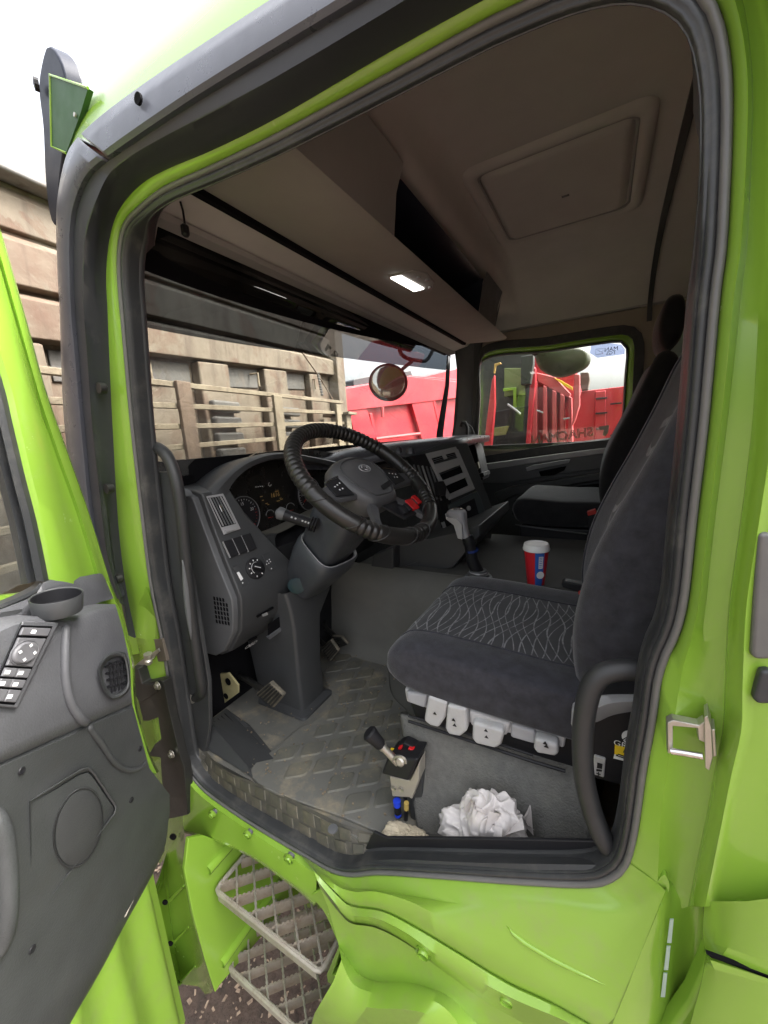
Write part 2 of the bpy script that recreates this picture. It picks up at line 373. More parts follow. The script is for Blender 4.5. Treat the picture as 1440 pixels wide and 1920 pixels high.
def copy_part(src, parent, delta):
    c = src.copy(); col.objects.link(c); c.parent = parent; c.location = src.location + Vector(delta) * S; return c
def text_mb(s, o, ax, ay, size, depth=0.0006, mirror=False, outline=False, align='CENTER'):
    cu = bpy.data.curves.new('t', 'FONT'); cu.body = s; cu.size = 1.0; cu.extrude = 0.0; cu.resolution_u = 3; cu.align_x = align; cu.align_y = 'CENTER'
    to = bpy.data.objects.new('t', cu); col.objects.link(to)
    dg = bpy.context.evaluated_depsgraph_get(); me = bpy.data.meshes.new_from_object(to.evaluated_get(dg))
    ax = Vector(ax).normalized(); ay = Vector(ay).normalized(); nz = ax.cross(ay); o = Vector(o); mb = MB()
    mb.add([o + ax * (v.co.x * size * (-1 if mirror else 1)) + ay * (v.co.y * size) for v in me.vertices], [tuple(p.vertices) for p in me.polygons])
    bpy.data.objects.remove(to); bpy.data.curves.remove(cu); bpy.data.meshes.remove(me)
    return mb
# ------------------------------------------------------------------ ground
GZ = -HC / S
g = MB(); nx = 60
def gh(x, y): 
    d = math.hypot(x + 0.9, y)
    return GZ + (0.02 * math.sin(7 * x + 3 * y) * math.sin(5 * y - 2 * x) - 0.02 if d < 6 else -0.02)
xs = [-260, -60, -20, -8] + [-5 + 0.16 * i for i in range(56)] + [5, 10, 30, 90, 260]
ys = [-260, -60, -20, -6] + [-2.5 + 0.16 * i for i in range(36)] + [4, 7, 12, 30, 90, 260]
g.rows([[Vector((x, y, gh(x, y))) for y in ys] for x in xs])
obj('ground', g, 'dirt', kind='structure', angle=180)
chips = MB()
for i in range(1500):
    x = random.uniform(-1.9, -0.5); y = random.uniform(-0.3, 0.9); s = random.uniform(0.003, 0.011); a = random.uniform(0, 6.3)
    u = Vector((math.cos(a), math.sin(a), random.uniform(-0.3, 0.3))) * s; w = Vector((-math.sin(a), math.cos(a), random.uniform(-0.3, 0.3))) * s * random.uniform(0.3, 0.6)
    c = Vector((x, y, gh(x, y) + 0.008)); k = Vector((0, 0, 0.003))
    chips.prism([c - u - w, c + u - w, c + u * 0.7 + w, c - u * 0.8 + w], k)
ch = obj('wood_chips', chips, mat('wood_chip', (0.36, 0.27, 0.19), 0.9, var=0.4, vscale=40), kind='stuff', angle=30, loose=True)
ch['label'] = 'pale wood chips and crumbs scattered on brown dirt below the step'; ch['category'] = 'debris'

# ------------------------------------------------------------------ the green truck: shell
TR = thing('green_truck', 'lime green truck with its cab door swung open and dark interior showing', 'truck', (-0.4, 0.6, GZ))

SE = [(339,1420),(324,1330),(303,1200),(283,1100),(268,985),(247,800),(235,670),(228,590),(222,515),(224,455),(236,415),(264,385),(310,350),(400,309),(520,251),(720,143),(885,52),(960,14),(1090,-42),(1200,-66),(1290,-48),(1345,5),(1370,100),(1375,220),(1365,450),(1352,555),(1330,792),(1308,974),(1293,1115),(1277,1185),(1254,1236),(1240,1285),(1230,1359),(1214,1443),(1204,1515),(1195,1572),(1182,1620),(1157,1648),(1110,1662),(993,1658),(827,1646),(714,1639),(663,1643),(622,1634),(576,1608),(468,1543),(392,1490),(360,1456)]
NS = 220
seal2 = crom(LY(SE, 0.0), NS, closed=True)
def ring(prof, path=None):
    """sweep a profile of (inset, y) round the door opening"""
    p = path or seal2
    def sm(t): t = max(0.0, min(1.0, t)); return t * t * (3 - 2 * t)
    fy = [1 - 0.80 * sm((q.x + 0.84) / 0.10) * sm((q.z - 0.12) / 0.12) for q in p]
    return [[q + Vector((0, y * (f if y > 0 else 1), 0)) for q, f in zip(inset(p, d, (0, 1, 0)), fy)] for d, y in prof]
sb = MB(); sb.rows(ring([(0.0, 0.008), (0.0005, -0.001), (0.002, -0.0045), (0.005, -0.005), (0.0075, -0.003), (0.0085, 0.001), (0.0085, 0.010)]), closed_v=True)
obj('door_seal_bulb', sb, 'rubber_bulb', TR, angle=180)
sb = MB(); sb.rows(ring([(0.008, 0.004), (0.009, 0.0), (0.012, -0.002), (0.015, -0.001), (0.0165, 0.003), (0.018, 0.002), (0.0195, 0.004), (0.020, 0.012), (0.0205, 0.030)]), closed_v=True)
obj('door_seal', sb, 'rubber', TR, angle=60)
# inner reveal behind the seal
sb = MB(); sb.rows(ring([(0.020, 0.028), (0.0215, 0.032), (0.0215, 0.036), (0.018, 0.042)]), closed_v=True)
obj('door_reveal', sb, 'dash', TR, angle=60)

def skin(rows, n, smooth=True):
    return [(crom if smooth else lin)([p for p in r], n) for r in rows]
# front and top of the opening: lime flange, dark trim, grey gutter, roof
L1 = [(300,1200),(283,1100),(268,985),(247,800),(235,670),(228,590),(222,515),(224,455),(236,415),(264,385),(310,350),(400,309),(520,251),(720,143),(885,52),(960,14),(1090,-42),(1200,-66),(1290,-48)]
L2 = [(255,1195),(236,1100),(222,985),(211,800),(205,670),(202,590),(199,515),(206,445),(224,393),(262,348),(312,318),(400,281),(520,221),(720,104),(885,12),(960,-28),(1090,-95),(1200,-130),(1290,-150)]
L2b = [(232,1118),(212,1050),(200,960),(183,800),(174,670),(168,590),(166,515),(172,440),(190,385),(222,325),(280,285),(400,222),(520,160),(720,45),(885,-55),(960,-100),(1090,-170),(1200,-215),(1290,-240)]
L3 = [(214,1125),(190,1050),(172,960),(156,800),(145,670),(138,590),(135,515),(135,440),(143,384),(168,327),(215,288),(330,210),(425,150),(675,0),(840,-100),(960,-170),(1090,-240),(1200,-290),(1290,-320)]
L4 = [(190,1130),(160,1050),(140,960),(120,800),(114,670),(112,590),(108,515),(105,430),(107,370),(122,292),(147,252),(200,204),(300,132),(500,0),(640,-90),(780,-180),(960,-290),(1090,-365),(1200,-420)]
NT = 200
r1 = crom(LY(L1, 0.0), NT); r2 = crom(LY(L2, -0.012), NT)
fl = MB(); fl.rows([[p + Vector((0, 0.02, 0)) for p in r1], r1, [a.lerp(b, 0.30) + Vector((0, -0.004, 0)) for a, b in zip(r1, r2)], [a.lerp(b, 0.7) + Vector((0, -0.003, 0)) for a, b in zip(r1, r2)], r2, [p + Vector((0, 0.012, 0)) for p in r2]])
obj('door_flange', fl, 'lime', TR, angle=50)
r2t = [p + Vector((0, -0.004, 0)) for p in r2]; rb = crom(LY(L2b, -0.045), NT); r3 = crom(LY(L3, -0.05), NT); r4 = crom(LY(L4, -0.035), NT)
def mid(a, b, t, dy=0.0): return [p.lerp(q, t) + Vector((0, dy, 0)) for p, q in zip(a, b)]
tr = MB(); tr.rows([[p + Vector((0, 0.02, 0)) for p in r2t], r2t, mid(r2t, rb, 0.12, -0.012), mid(r2t, rb, 0.8, -0.004), mid(r2t, rb, 0.9, -0.012), mid(rb, rb, 0, -0.010), mid(rb, r3, 0.12, -0.002), mid(rb, r3, 0.35, 0.004), mid(rb, r3, 0.95, 0.002), mid(r3, r3, 0, 0.014)])
obj('pillar_trim', tr, 'trim', TR, angle=40)
kj = PY(199, 298, -0.054); k0 = min(range(NT), key=lambda i: (r3[i] - kj).length)                                                           # joint between the pillar piece and the roof piece
gr3, gr4 = mid(r3, r3, 0, -0.004), r4
for a, b, nm in ((0, k0, 'pillar_fairing'), (k0 + 0, NT, 'roof_gutter')):
    q3, q4 = gr3[a:b], gr4[a:b]
    if a:
        q3 = [q3[0].lerp(q3[1], 0.22)] + q3[1:]; q4 = [q4[0].lerp(q4[1], 0.22)] + q4[1:]
    gt = MB(); gt.rows([mid(q3, q3, 0, 0.03), q3, mid(q3, q4, 0.06, -0.004), mid(q3, q4, 0.5, -0.006), mid(q3, q4, 0.9, 0.0), mid(q4, q4, 0, 0.012), mid(q4, q4, 0, 0.06)])
    obj(nm, gt, 'gutter', TR, angle=40, solid=0.004)
# roof skin
roof_sil = [(122,300),(133,255),(150,205),(172,168),(240,98),(300,42),(345,0),(420,-70),(520,-160),(640,-260),(780,-370)]
q4 = [p + Vector((0, 0.03, 0)) for p in r4[k0 - 14::2]]
s0 = crom(LY(roof_sil, 0.10), len(q4))
rf = MB()
rrows = [mid(q4, q4, 0, 0.01), q4, mid(q4, s0, 0.35, -0.012), mid(q4, s0, 0.7, -0.012), s0]
top = max(p.z for p in s0)
for y, dz in ((0.22, 0.035), (0.45, 0.06), (1.1, 0.075), (1.75, 0.06), (2.05, 0.0), (2.16, -0.18)):
    rrows.append([Vector((p.x + (0.0 if y < 2 else 0.0), y, min(p.z, 0.99) + dz * (0.4 + 0.6 * min(1, i / 12)))) for i, p in enumerate(s0)])
rf.rows(rrows)
obj('roof', rf, 'lime', TR, angle=60)
# roof rear part and cab back, closing the cab behind the opening
bk = MB(); bx0 = max(p.x for p in s0) - 0.02
bk.rows([[Vector((x, y, z)) for x in (bx0, 0.62)] for y, z in ((0.0, 0.62), (0.05, 0.86), (0.12, 0.98), (0.5, 1.04), (1.1, 1.055), (1.75, 1.04), (2.05, 0.98), (2.16, 0.8))])
bk.poly([Vector((0.13, 2.16, 0.8)), Vector((0.62, 2.16, 0.8)), Vector((0.62, 2.16, -1.1)), Vector((0.13, 2.16, -1.1))])
obj('roof_rear', bk, 'lime', TR, angle=60)
bw = MB(); bw.box((0.62, 1.08, -0.05), (0.01, 1.08, 1.1)); obj('cab_back', bw, 'lime', TR)
b = MB(); b.prism([Vector((x, -0.040, z)) for x, z in ((0.165, 0.66), (0.64, 0.66), (0.64, -1.25), (0.05, -1.25), (0.05, -0.98), (0.12, -0.70), (0.165, -0.40))], (0, 0.03, 0)); obj('cab_side', b, 'lime', TR, bevel=0.006)
b = MB(); b.rows([[Vector((x, y, z)) for x in (0.10, 0.64)] for y, z in ((-0.035, 0.62), (-0.03, 0.72), (0.0, 0.84), (0.05, 0.93))]); obj('cant_panel', b, 'lime', TR, angle=60)
b = MB(); b.box((0.600, 1.06, -0.05), (0.008, 1.03, 0.85)); obj('rear_wall_lining', b, 'beige', TR)
b = MB(); b.box((0.38, 0.03, -0.10), (0.22, 0.008, 0.74)); obj('near_wall_lining', b, 'beige', TR)
wh = obj('front_wheel', MB().lathe([(0.20, 0.0), (0.25, 0.02), (0.40, 0.02), (0.44, 0.05), (0.445, 0.12), (0.44, 0.20), (0.40, 0.23), (0.25, 0.23)], (0.12, 0.02, GZ + 0.42), (0, 1, 0), 48, caps=False), 'hose', TR, angle=40)
obj('wheel_rim', MB().lathe([(0.25, 0.03), (0.235, 0.05), (0.20, 0.09), (0.12, 0.085), (0.11, 0.03), (0.0, 0.03)], (0.12, 0.02, GZ + 0.42), (0, 1, 0), 40), 'galv', wh)
b = MB(); b.box((0.0, 1.05, -1.25), (0.62, 0.72, 0.26)); obj('chassis_block', b, 'hinge', TR, bevel=0.02)
# bolts on the dark pillar trim
for u, v in ((196, 728), (209, 915), (226, 1084)):
    c = PY(u, v, -0.034); b = MB(); b.lathe([(0.0115, 0.012), (0.0115, -0.001), (0.010, -0.002), (0.008, 0.004), (0.0, 0.004)], c, (0, -1, 0), 16); obj('trim_screw_ring', b, 'hinge', TR)
    b = MB(); b.lathe([(0.0055, 0.0), (0.0055, 0.006), (0.0035, 0.0085), (0.0, 0.0085)], c + Vector((0, 0.001, 0)), (0, -1, 0), 10); obj('trim_screw', b, 'steel', TR)
for u, v in ((262, 187), (118, 350)):
    c = PY(u, v, -0.056 if u > 200 else -0.03); b = MB(); b.lathe([(0.008, 0.0), (0.008, 0.004), (0.0, 0.003)], c, (0, -1, 0), 12); obj('gutter_plug', b, 'void', TR)

# lower hinge pillar, seen between the open door and the seal
HP = [[(303,1200),(324,1330),(339,1420),(362,1458),(392,1490)], [(255,1195),(275,1290),(290,1380),(318,1480),(345,1560)], [(215,1125),(205,1250),(230,1400),(262,1520),(300,1620)]]
a_, b_, c_ = [crom(LY(q, y), 24) for q, y in zip(HP, (0.0, -0.012, 0.05))]
hp = MB(); hp.rows([mid(a_, a_, 0, 0.02), a_, mid(a_, b_, 0.3, -0.004), b_, mid(b_, c_, 0.1, 0.012), c_]); obj('hinge_pillar', hp, 'lime', TR, angle=50)
ps = MB(); ps.rows(skin([LY([(190,1090),(240,1090),(275,1100)], -0.004), LY([(215,1140),(250,1135),(285,1130)], -0.010), LY([(225,1170),(255,1165),(292,1160)], 0.0), LY([(235,1230),(262,1225),(300,1215)], -0.006)], 12)); obj('pillar_pressing', ps, 'lime', TR, angle=180)

# ------------------------------------------------------------------ body below and behind the opening
def strips(rows, n=40, smooth=True):
    mb = MB(); out = []
    for px, y in rows:
        if isinstance(y, tuple):                                  # the pressing fades out towards the front end
            k = len(px) - 1; L = [0.0]
            for a, c in zip(px, px[1:]): L.append(L[-1] + math.hypot(c[0] - a[0], c[1] - a[1]))
            pts = [PY(u, v, y[0] + (y[1] - y[0]) * min(1.0, l / 300.0)) for (u, v), l in zip(px, L)]
        else: pts = LY(px, y)
        out.append((crom if smooth else lin)(pts, n))
    mb.rows(out); return mb
# door pillar behind the opening (right-hand edge of the cab side)
RB = [
 ([(1290,-52),(1345,5),(1370,100),(1375,220),(1365,450),(1352,555),(1330,792),(1308,974),(1293,1115),(1277,1185),(1254,1236),(1240,1285),(1230,1359),(1214,1443),(1204,1515),(1195,1572),(1182,1620)], 0.02),
 ([(1290,-52),(1345,5),(1370,100),(1375,220),(1365,450),(1352,555),(1330,792),(1308,974),(1293,1115),(1277,1185),(1254,1236),(1240,1285),(1230,1359),(1214,1443),(1204,1515),(1195,1572),(1182,1620)], 0.0),
 ([(1330,-120),(1375,-10),(1398,100),(1402,220),(1390,450),(1376,555),(1352,792),(1329,974),(1313,1115),(1299,1190),(1284,1240),(1272,1300),(1262,1370),(1250,1450),(1240,1520),(1236,1590),(1230,1700)], -0.012),
 ([(1340,-130),(1388,-20),(1408,100),(1412,220),(1402,450),(1390,555),(1364,792),(1341,974),(1326,1115),(1318,1190),(1326,1240),(1326,1300),(1318,1370),(1300,1450),(1284,1520),(1262,1590),(1254,1710)], 0.002),
 ([(1360,-140),(1410,-20),(1432,100),(1436,220),(1430,450),(1424,555),(1410,792),(1388,974),(1368,1115),(1362,1190),(1360,1240),(1358,1300),(1354,1370),(1338,1450),(1326,1520),(1305,1620),(1290,1700)], -0.004),
 ([(1375,-150),(1432,-20),(1455,100),(1460,220),(1455,450),(1448,555),(1428,792),(1402,974),(1380,1115),(1374,1190),(1372,1240),(1371,1300),(1370,1370),(1350,1450),(1338,1520),(1316,1620),(1300,1700)], -0.03),
 ([(1395,-150),(1452,-20),(1478,100),(1482,220),(1478,450),(1470,555),(1450,792),(1424,974),(1402,1115),(1396,1190),(1394,1240),(1392,1300),(1390,1370),(1372,1450),(1358,1520),(1338,1620),(1322,1700)], -0.042),
 ([(1420,-150),(1470,-20),(1500,100),(1506,220),(1500,450),(1492,555),(1475,792),(1450,974),(1430,1115),(1422,1190),(1420,1240),(1418,1300),(1412,1370),(1394,1450),(1382,1520),(1360,1620),(1345,1700)], -0.034),
 ([(1600,-150),(1640,-20),(1640,100),(1640,220),(1640,450),(1640,555),(1620,792),(1600,974),(1580,1115),(1572,1190),(1570,1240),(1568,1300),(1562,1370),(1544,1450),(1530,1520),(1500,1620),(1480,1700)], -0.05)]
obj('door_pillar', strips(RB, 60), 'lime', TR, angle=60)
# sill skirt and wheel arch
F0 = [(560,1598),(622,1634),(663,1643),(714,1639),(827,1646),(993,1658),(1110,1662),(1157,1648),(1182,1620)]
FB = [
 (F0, 0.02), (F0, -0.001),
 ([(566,1606),(625,1645),(660,1656),(700,1655),(833,1668),(1008,1683),(1120,1692),(1190,1690),(1232,1655)], (-0.009, -0.012)),
 ([(572,1614),(628,1652),(662,1665),(705,1668),(833,1690),(1008,1710),(1120,1712),(1195,1715),(1248,1670)], (-0.014, -0.020)),
 ([(580,1622),(630,1660),(664,1672),(705,1672),(775,1693),(857,1738),(950,1786),(1037,1842),(1154,1906)], (-0.022, -0.042)),
 ([(586,1630),(633,1676),(658,1693),(717,1703),(775,1731),(862,1783),(950,1836),(1037,1877),(1130,1930)], (-0.030, -0.050)),
 ([(587,1631),(634,1679),(659,1697),(717,1707),(775,1735),(862,1787),(950,1840),(1037,1881),(1130,1934)], (-0.027, -0.046)),
 ([(588,1632),(635,1682),(659,1700),(717,1710),(775,1739),(862,1791),(950,1845),(1037,1886),(1130,1940)], (-0.032, -0.051)),
 ([(594,1650),(636,1702),(655,1716),(705,1722),(763,1750),(833,1800),(950,1867),(1067,1918),(1100,1950)], (-0.040, -0.060)),
 ([(600,1665),(640,1716),(660,1732),(705,1740),(763,1770),(833,1822),(930,1890),(1030,1945),(1060,1980)], (-0.036, -0.046))]
obj('sill_skirt', strips(FB, 50), 'lime_dirty', TR, angle=50)
skirt = bpy.data.objects['sill_skirt']
b = MB(); b.tube([onto(skirt, u, v, -0.0015) for u, v in ((950,1735),(962,1750),(985,1768),(1037,1799),(1085,1823),(1134,1846))], [0.0008, 0.003, 0.0038, 0.0036, 0.003, 0.0008], 8); obj('skirt_pressing', b, 'lime', TR, angle=180)
F2 = [
 ([(600,1665),(640,1716),(660,1732),(705,1740),(763,1770),(833,1822),(930,1890),(1030,1945),(1060,1980)], -0.046),
 ([(615,1700),(645,1745),(668,1770),(705,1785),(763,1805),(833,1850),(900,1905),(980,1965),(1010,2000)], -0.046),
 ([(635,1772),(652,1800),(672,1825),(705,1840),(760,1842),(830,1862),(880,1905),(940,1975),(960,2020)], -0.050),
 ([(640,1800),(652,1830),(668,1850),(705,1862),(760,1866),(820,1880),(860,1920),(900,1985),(920,2040)], -0.075),
 ([(625,1840),(640,1865),(660,1880),(700,1890),(750,1892),(800,1902),(830,1940),(860,2000),(880,2060)], -0.09),
 ([(590,1900),(612,1920),(640,1930),(690,1935),(735,1940),(770,1950),(795,1980),(820,2040),(840,2100)], -0.085),
 ([(560,2000),(590,2010),(630,2010),(680,2010),(720,2010),(750,2020),(775,2050),(800,2100),(820,2150)], 0.0)]
obj('wheel_arch', strips(F2, 50), 'lime_dirty', TR, angle=60)
F3 = [
 ([(1182,1620),(1195,1572),(1204,1515)], 0.0),
 ([(1232,1655),(1236,1590),(1240,1520)], -0.012)]
# rear lower corner: concave field between skirt and pillar, then the rear wing
FC = [
 [(1252,1640,.010),(1248,1668,-.016),(1228,1722,-.024),(1198,1796,-.031),(1174,1858,-.038),(1154,1906,-.0425),(1140,1945,-.045)],
 [(1256,1640,.010),(1256,1672,-.010),(1242,1722,-.0205),(1222,1796,-.0265),(1206,1858,-.0325),(1192,1906,-.037),(1182,1945,-.039)],
 [(1264,1640,.010),(1264,1675,-.002),(1262,1722,-.011),(1254,1796,-.015),(1246,1858,-.019),(1238,1906,-.023),(1232,1945,-.025)],
 [(1285,1630,.008),(1288,1670,.003),(1290,1722,.001),(1286,1796,.0),(1278,1858,.0),(1270,1906,.0),(1264,1945,.0)],
 [(1308,1620,.0),(1312,1660,-.002),(1317,1722,-.003),(1309,1796,-.003),(1300,1858,-.003),(1290,1906,-.003),(1284,1945,-.003)],
 [(1316,1620,-.028),(1320,1660,-.03),(1326,1722,-.03),(1319,1796,-.03),(1308,1858,-.03),(1297,1906,-.03),(1291,1945,-.03)]]
fcr = [crom([PY(*q) for q in c_], 40) for c_ in FC]
mb = MB(); mb.rows([[p for p in q] for q in [crom([fcr[k][i] for k in range(6)], 24) for i in range(40)]])
obj('rear_corner_panel', mb, 'lime', TR, angle=60)
rw = MB(); rw.rows([crom(LY(q, y), 30) for q, y in (
 ([(1322,1788),(1312,1840),(1296,1900),(1280,1960)], -0.02), ([(1325,1790),(1316,1840),(1300,1900),(1285,1960)], -0.055),
 ([(1332,1800),(1345,1840),(1340,1900),(1330,1960)], -0.066), ([(1440,1835),(1460,1870),(1460,1920),(1455,1960)], -0.070), ([(1560,1870),(1570,1900),(1580,1940),(1580,1990)], -0.07))])
obj('rear_wing', rw, 'lime', TR, angle=50)
rw = MB(); rw.rows([crom(LY(q, y), 30) for q, y in (
 ([(1322,1690),(1318,1740),(1322,1783)], -0.032), ([(1345,1690),(1342,1740),(1332,1788)], -0.046), ([(1400,1690),(1380,1750),(1352,1795)], -0.060), ([(1480,1680),(1460,1760),(1440,1828)], -0.066), ([(1600,1680),(1580,1780),(1560,1864)], -0.068))])
obj('cab_rear_side', rw, 'lime', TR, angle=60)
b = MB(); b.prism(LY([(1324,1788),(1336,1792),(1354,1799),(1440,1831),(1560,1867),(1560,1871),(1440,1835),(1352,1802),(1334,1796)], -0.0655), (0, 0.004, 0)); obj('panel_gap', b, 'void', TR)
# holes with grey plugs in the skirt and the sill flange
for u, v, r, y in ((795,1781,0.0085,-0.047),(950,1866,0.0085,-0.048),(543,1607,0.0075,-0.022),(466,1562,0.0065,-0.022),(400,1524,0.006,-0.022)):
    c = PY(u, v, y); b = MB(); b.lathe([(r * 1.7, 0.006), (r * 1.6, 0.001), (r * 1.35, -0.0005), (r * 1.15, 0.003), (r * 1.1, 0.010)], c, Vector((0.1, -1, -0.15)), 20, caps=False); obj('skirt_hole_rim', b, 'lime', TR, angle=60)
    b = MB(); b.lathe([(r * 1.14, 0.0), (r * 1.10, 0.007), (r * 0.7, 0.008), (0.0, 0.007)], c + Vector((0, 0.007, 0)), Vector((0.1, -1, -0.15)), 16); obj('skirt_plug', b, 'dash_side', TR)
# sill flange with the holes, above the step recess
FG = [
 ([(339,1420),(362,1458),(392,1490),(468,1543),(576,1608),(600,1622)], 0.02), ([(339,1420),(362,1458),(392,1490),(468,1543),(576,1608),(600,1622)], 0.0),
 ([(334,1430),(356,1470),(388,1502),(464,1556),(570,1624),(594,1640)], -0.014), ([(345,1555),(372,1562),(402,1570),(475,1602),(560,1662),(592,1692)], -0.024),
 ([(346,1562),(373,1569),(402,1577),(472,1609),(556,1669),(588,1698)], -0.018), ([(346,1562),(373,1569),(402,1577),(472,1609),(556,1669),(588,1698)], -0.017)]
obj('sill_flange', strips(FG, 50), 'lime', TR, angle=50)
fu = crom(LY(FG[4][0], -0.017), 40); b = MB(); b.rows([fu, [Vector((p.x, 0.12, p.z)) for p in fu], [Vector((p.x, 0.30, p.z - 0.02)) for p in fu]]); obj('step_well_roof', b, 'lime_dirty', TR, angle=60)

b = MB(); b.prism(LY([(578,1679),(594,1694),(606,1709),(616,1728),(627,1755),(638,1780),(652,1806),(668,1790),(655,1745),(640,1712),(618,1685),(600,1668)], -0.0235), (0, 0.012, 0)); obj('flange_end', b, 'lime', TR, bevel=0.003)
# ------------------------------------------------------------------ step well
SX = -0.86
wf = MB()
wq = [PX(u, v, SX) for u, v in ((352,1560),(470,1600),(545,1680),(600,1800),(560,1960),(415,1960),(372,1720),(345,1640))]
wf.prism([PX(353, 1572, SX), PX(380, 1566, SX), PX(475, 1598, SX), Vector((SX, 0.42, -0.98)), Vector((SX, 0.42, -1.60)), PX(412, 1848, SX), PX(404, 1862, SX), PX(385, 1800, SX), PX(362, 1715, SX), PX(346, 1630, SX)], (-0.012, 0, 0)); obj('step_front_wall', wf, 'lime', TR, bevel=0.003)
for z, y0, y1 in ((-1.09, -0.05, 0.12), (-1.40, -0.06, 0.16)):
    b = MB(); b.rows([[Vector((SX + dx, y, z + dz)) for y in (y0, y1)] for dx, dz in ((0, 0.012), (0.010, 0.010), (0.014, 0.0), (0.010, -0.010), (0, -0.012))]); obj('step_wall_bead', b, 'lime', TR, angle=60)
b = MB(); b.prism([Vector((-0.86, 0.20, -0.98)), Vector((-0.30, 0.20, -0.98)), Vector((-0.30, 0.26, -1.7)), Vector((-0.86, 0.26, -1.7))], (0, 0.01, 0)); obj('step_back_wall', b, 'lime_dirty', TR)
b = MB(); b.prism([Vector((-0.44, -0.02, -0.98)), Vector((-0.44, 0.22, -0.98)), Vector((-0.48, 0.24, -1.7)), Vector((-0.50, -0.03, -1.7))], (0.01, 0, 0)); obj('step_side_wall', b, 'lime_dirty', TR)
def step(z, x0, x1, y0, y1, nb, nc):
    st = obj('access_step', MB().tube([Vector((x0, y1, z)), Vector((x0, y0 + 0.015, z)), Vector((x0 + 0.004, y0 + 0.004, z)), Vector((x0 + 0.015, y0, z)), Vector((x1 - 0.015, y0, z)), Vector((x1 - 0.004, y0 + 0.004, z)), Vector((x1, y0 + 0.015, z)), Vector((x1, y1, z)), ], 0.006, 8), 'galv', TR)
    fr = MB(); fr.box(((x0 + x1) / 2, y0, z - 0.010), ((x1 - x0) / 2 - 0.012, 0.003, 0.014)); obj('step_edge_bar', fr, 'galv', st)
    b = MB(); b.tube([Vector((x0 + 0.01 + (x1 - x0 - 0.02) * q / 60, y0 + 0.002, z + 0.006)) for q in range(61)], [0.0012 + 0.0016 * (q % 2) for q in range(61)], 6); obj('step_serration', b, 'galv', st)
    def clip(o, d):
        t0, t1 = -9, 9
        for k, lo, hi_ in ((0, x0, x1), (1, y0, y1)):
            if abs(d[k]) < 1e-9: continue
            a, c = (lo - o[k]) / d[k], (hi_ - o[k]) / d[k]; t0, t1 = max(t0, min(a, c)), min(t1, max(a, c))
        return (o + d * t0, o + d * t1) if t1 - t0 > 0.02 else None
    cc = Vector(((x0 + x1) / 2, (y0 + y1) / 2, z))
    for d0, sp_, kind_ in (((PZ(470, 1652, z) - PZ(405, 1674, z)).normalized(), 0.048, 'bar'), ((PZ(451, 1622, z) - PZ(453, 1700, z)).normalized(), 0.044, 'rod')):
        nr = Vector((-d0.y, d0.x, 0))
        for i in range(-9, 10):
            e = clip(cc + nr * (sp_ * i + 0.01), d0)
            if not e: continue
            b = MB(); L = (e[1] - e[0]).length
            if kind_ == 'bar':
                b.box((e[0] + e[1]) / 2 + Vector((0, 0, -0.013)), (L / 2, 0.0022, 0.015), (d0, nr, Vector((0, 0, 1))))
                k = max(3, int(L / 0.011))
                for q in range(k): b.box(e[0].lerp(e[1], (q + 0.5) / k) + Vector((0, 0, 0.0032)), (L / k * 0.27, 0.0024, 0.0018), (d0, nr, Vector((0, 0, 1))))
                obj('step_bar', b, 'stepbar', st, loose=True)
            else:
                k = max(4, int(L / 0.006)); b.tube([e[0].lerp(e[1], q / k) + Vector((0, 0, 0.002)) for q in range(k + 1)], [0.0024 + 0.0012 * (q % 2) for q in range(k + 1)], 6); obj('step_rod', b, 'galv', st, loose=True)
    return st
step(-1.15, -0.845, -0.492, -0.048, 0.17, 6, 4)
step(-1.45, -0.868, -0.520, -0.040, 0.19, 6, 4)
b = MB(); b.prism([PY(u, v, -0.035) for u, v in ((636,1772),(641,1776),(624,1828),(645,1838),(648,1852),(640,1858),(614,1842),(612,1828))], (0, 0.06, 0)); obj('step_bracket', b, 'lime_dirty', TR, bevel=0.002)
# folded panel in front of the step (slotted), and ribbed corner panel further forward
sp = MB(); SPX = -0.93
sp.rows([crom(LY(q, y), 24) for q, y in (
 ([(345,1555),(350,1620),(365,1720),(385,1800),(398,1860)], -0.075), ([(338,1560),(338,1620),(355,1660),(362,1740),(372,1800),(385,1865)], -0.055), ([(332,1565),(330,1620),(345,1665),(352,1740),(362,1800),(374,1850)], 0.01),
 ([(312,1600),(308,1650),(318,1720),(328,1780),(340,1845)], 0.01), ([(300,1640),(292,1690),(302,1760),(318,1800),(338,1848)], -0.03), ([(292,1660),(288,1700),(296,1765),(312,1805),(334,1850)], -0.05))])
obj('step_corner_panel', sp, 'lime', TR, angle=50)
for u, v in ((322,1685),(332,1762),(345,1835)):
    b = MB(); c = PY(u, v, 0.0); c2 = PY(u - 12, v + 8, -0.01); e = PY(u + 22, v - 24, -0.005); b.tube([c2, c, e], [0.003, 0.006, 0.003], 6); obj('panel_ledge', b, 'lime', TR)
    b = MB(); q = PY(u - 12, v + 6, -0.03); b.lathe([(0.009, 0), (0.009, 0.003), (0.0, 0.003)], q, (0.5, -1, 0.1), 10); obj('panel_hole', b, 'void', TR)
for u, v in ((325, 1568), (303, 1590)):
    b = MB(); b.lathe([(0.010, 0), (0.010, 0.003), (0.0, 0.003)], PY(u, v, -0.028), (0.5, -1, 0.1), 10); obj('panel_hole', b, 'void', TR)
b = MB(); b.prism(crom(LY([(1230,1662),(1238,1646),(1248,1642),(1255,1660),(1250,1682),(1240,1680)], -0.0123), 30, closed=True), (0, 0.012, 0)); obj('corner_gusset', b, 'lime', TR)
cb_ = MB(); cb_.prism([PY(u, v, 0.006) for u, v in ((1196,1650),(1226,1570),(1246,1440),(1345,1440),(1345,1700),(1330,1790),(1310,2000),(1000,2000),(1000,1720))], (0, 0.004, 0)); obj('rear_backing', cb_, 'lime', TR)
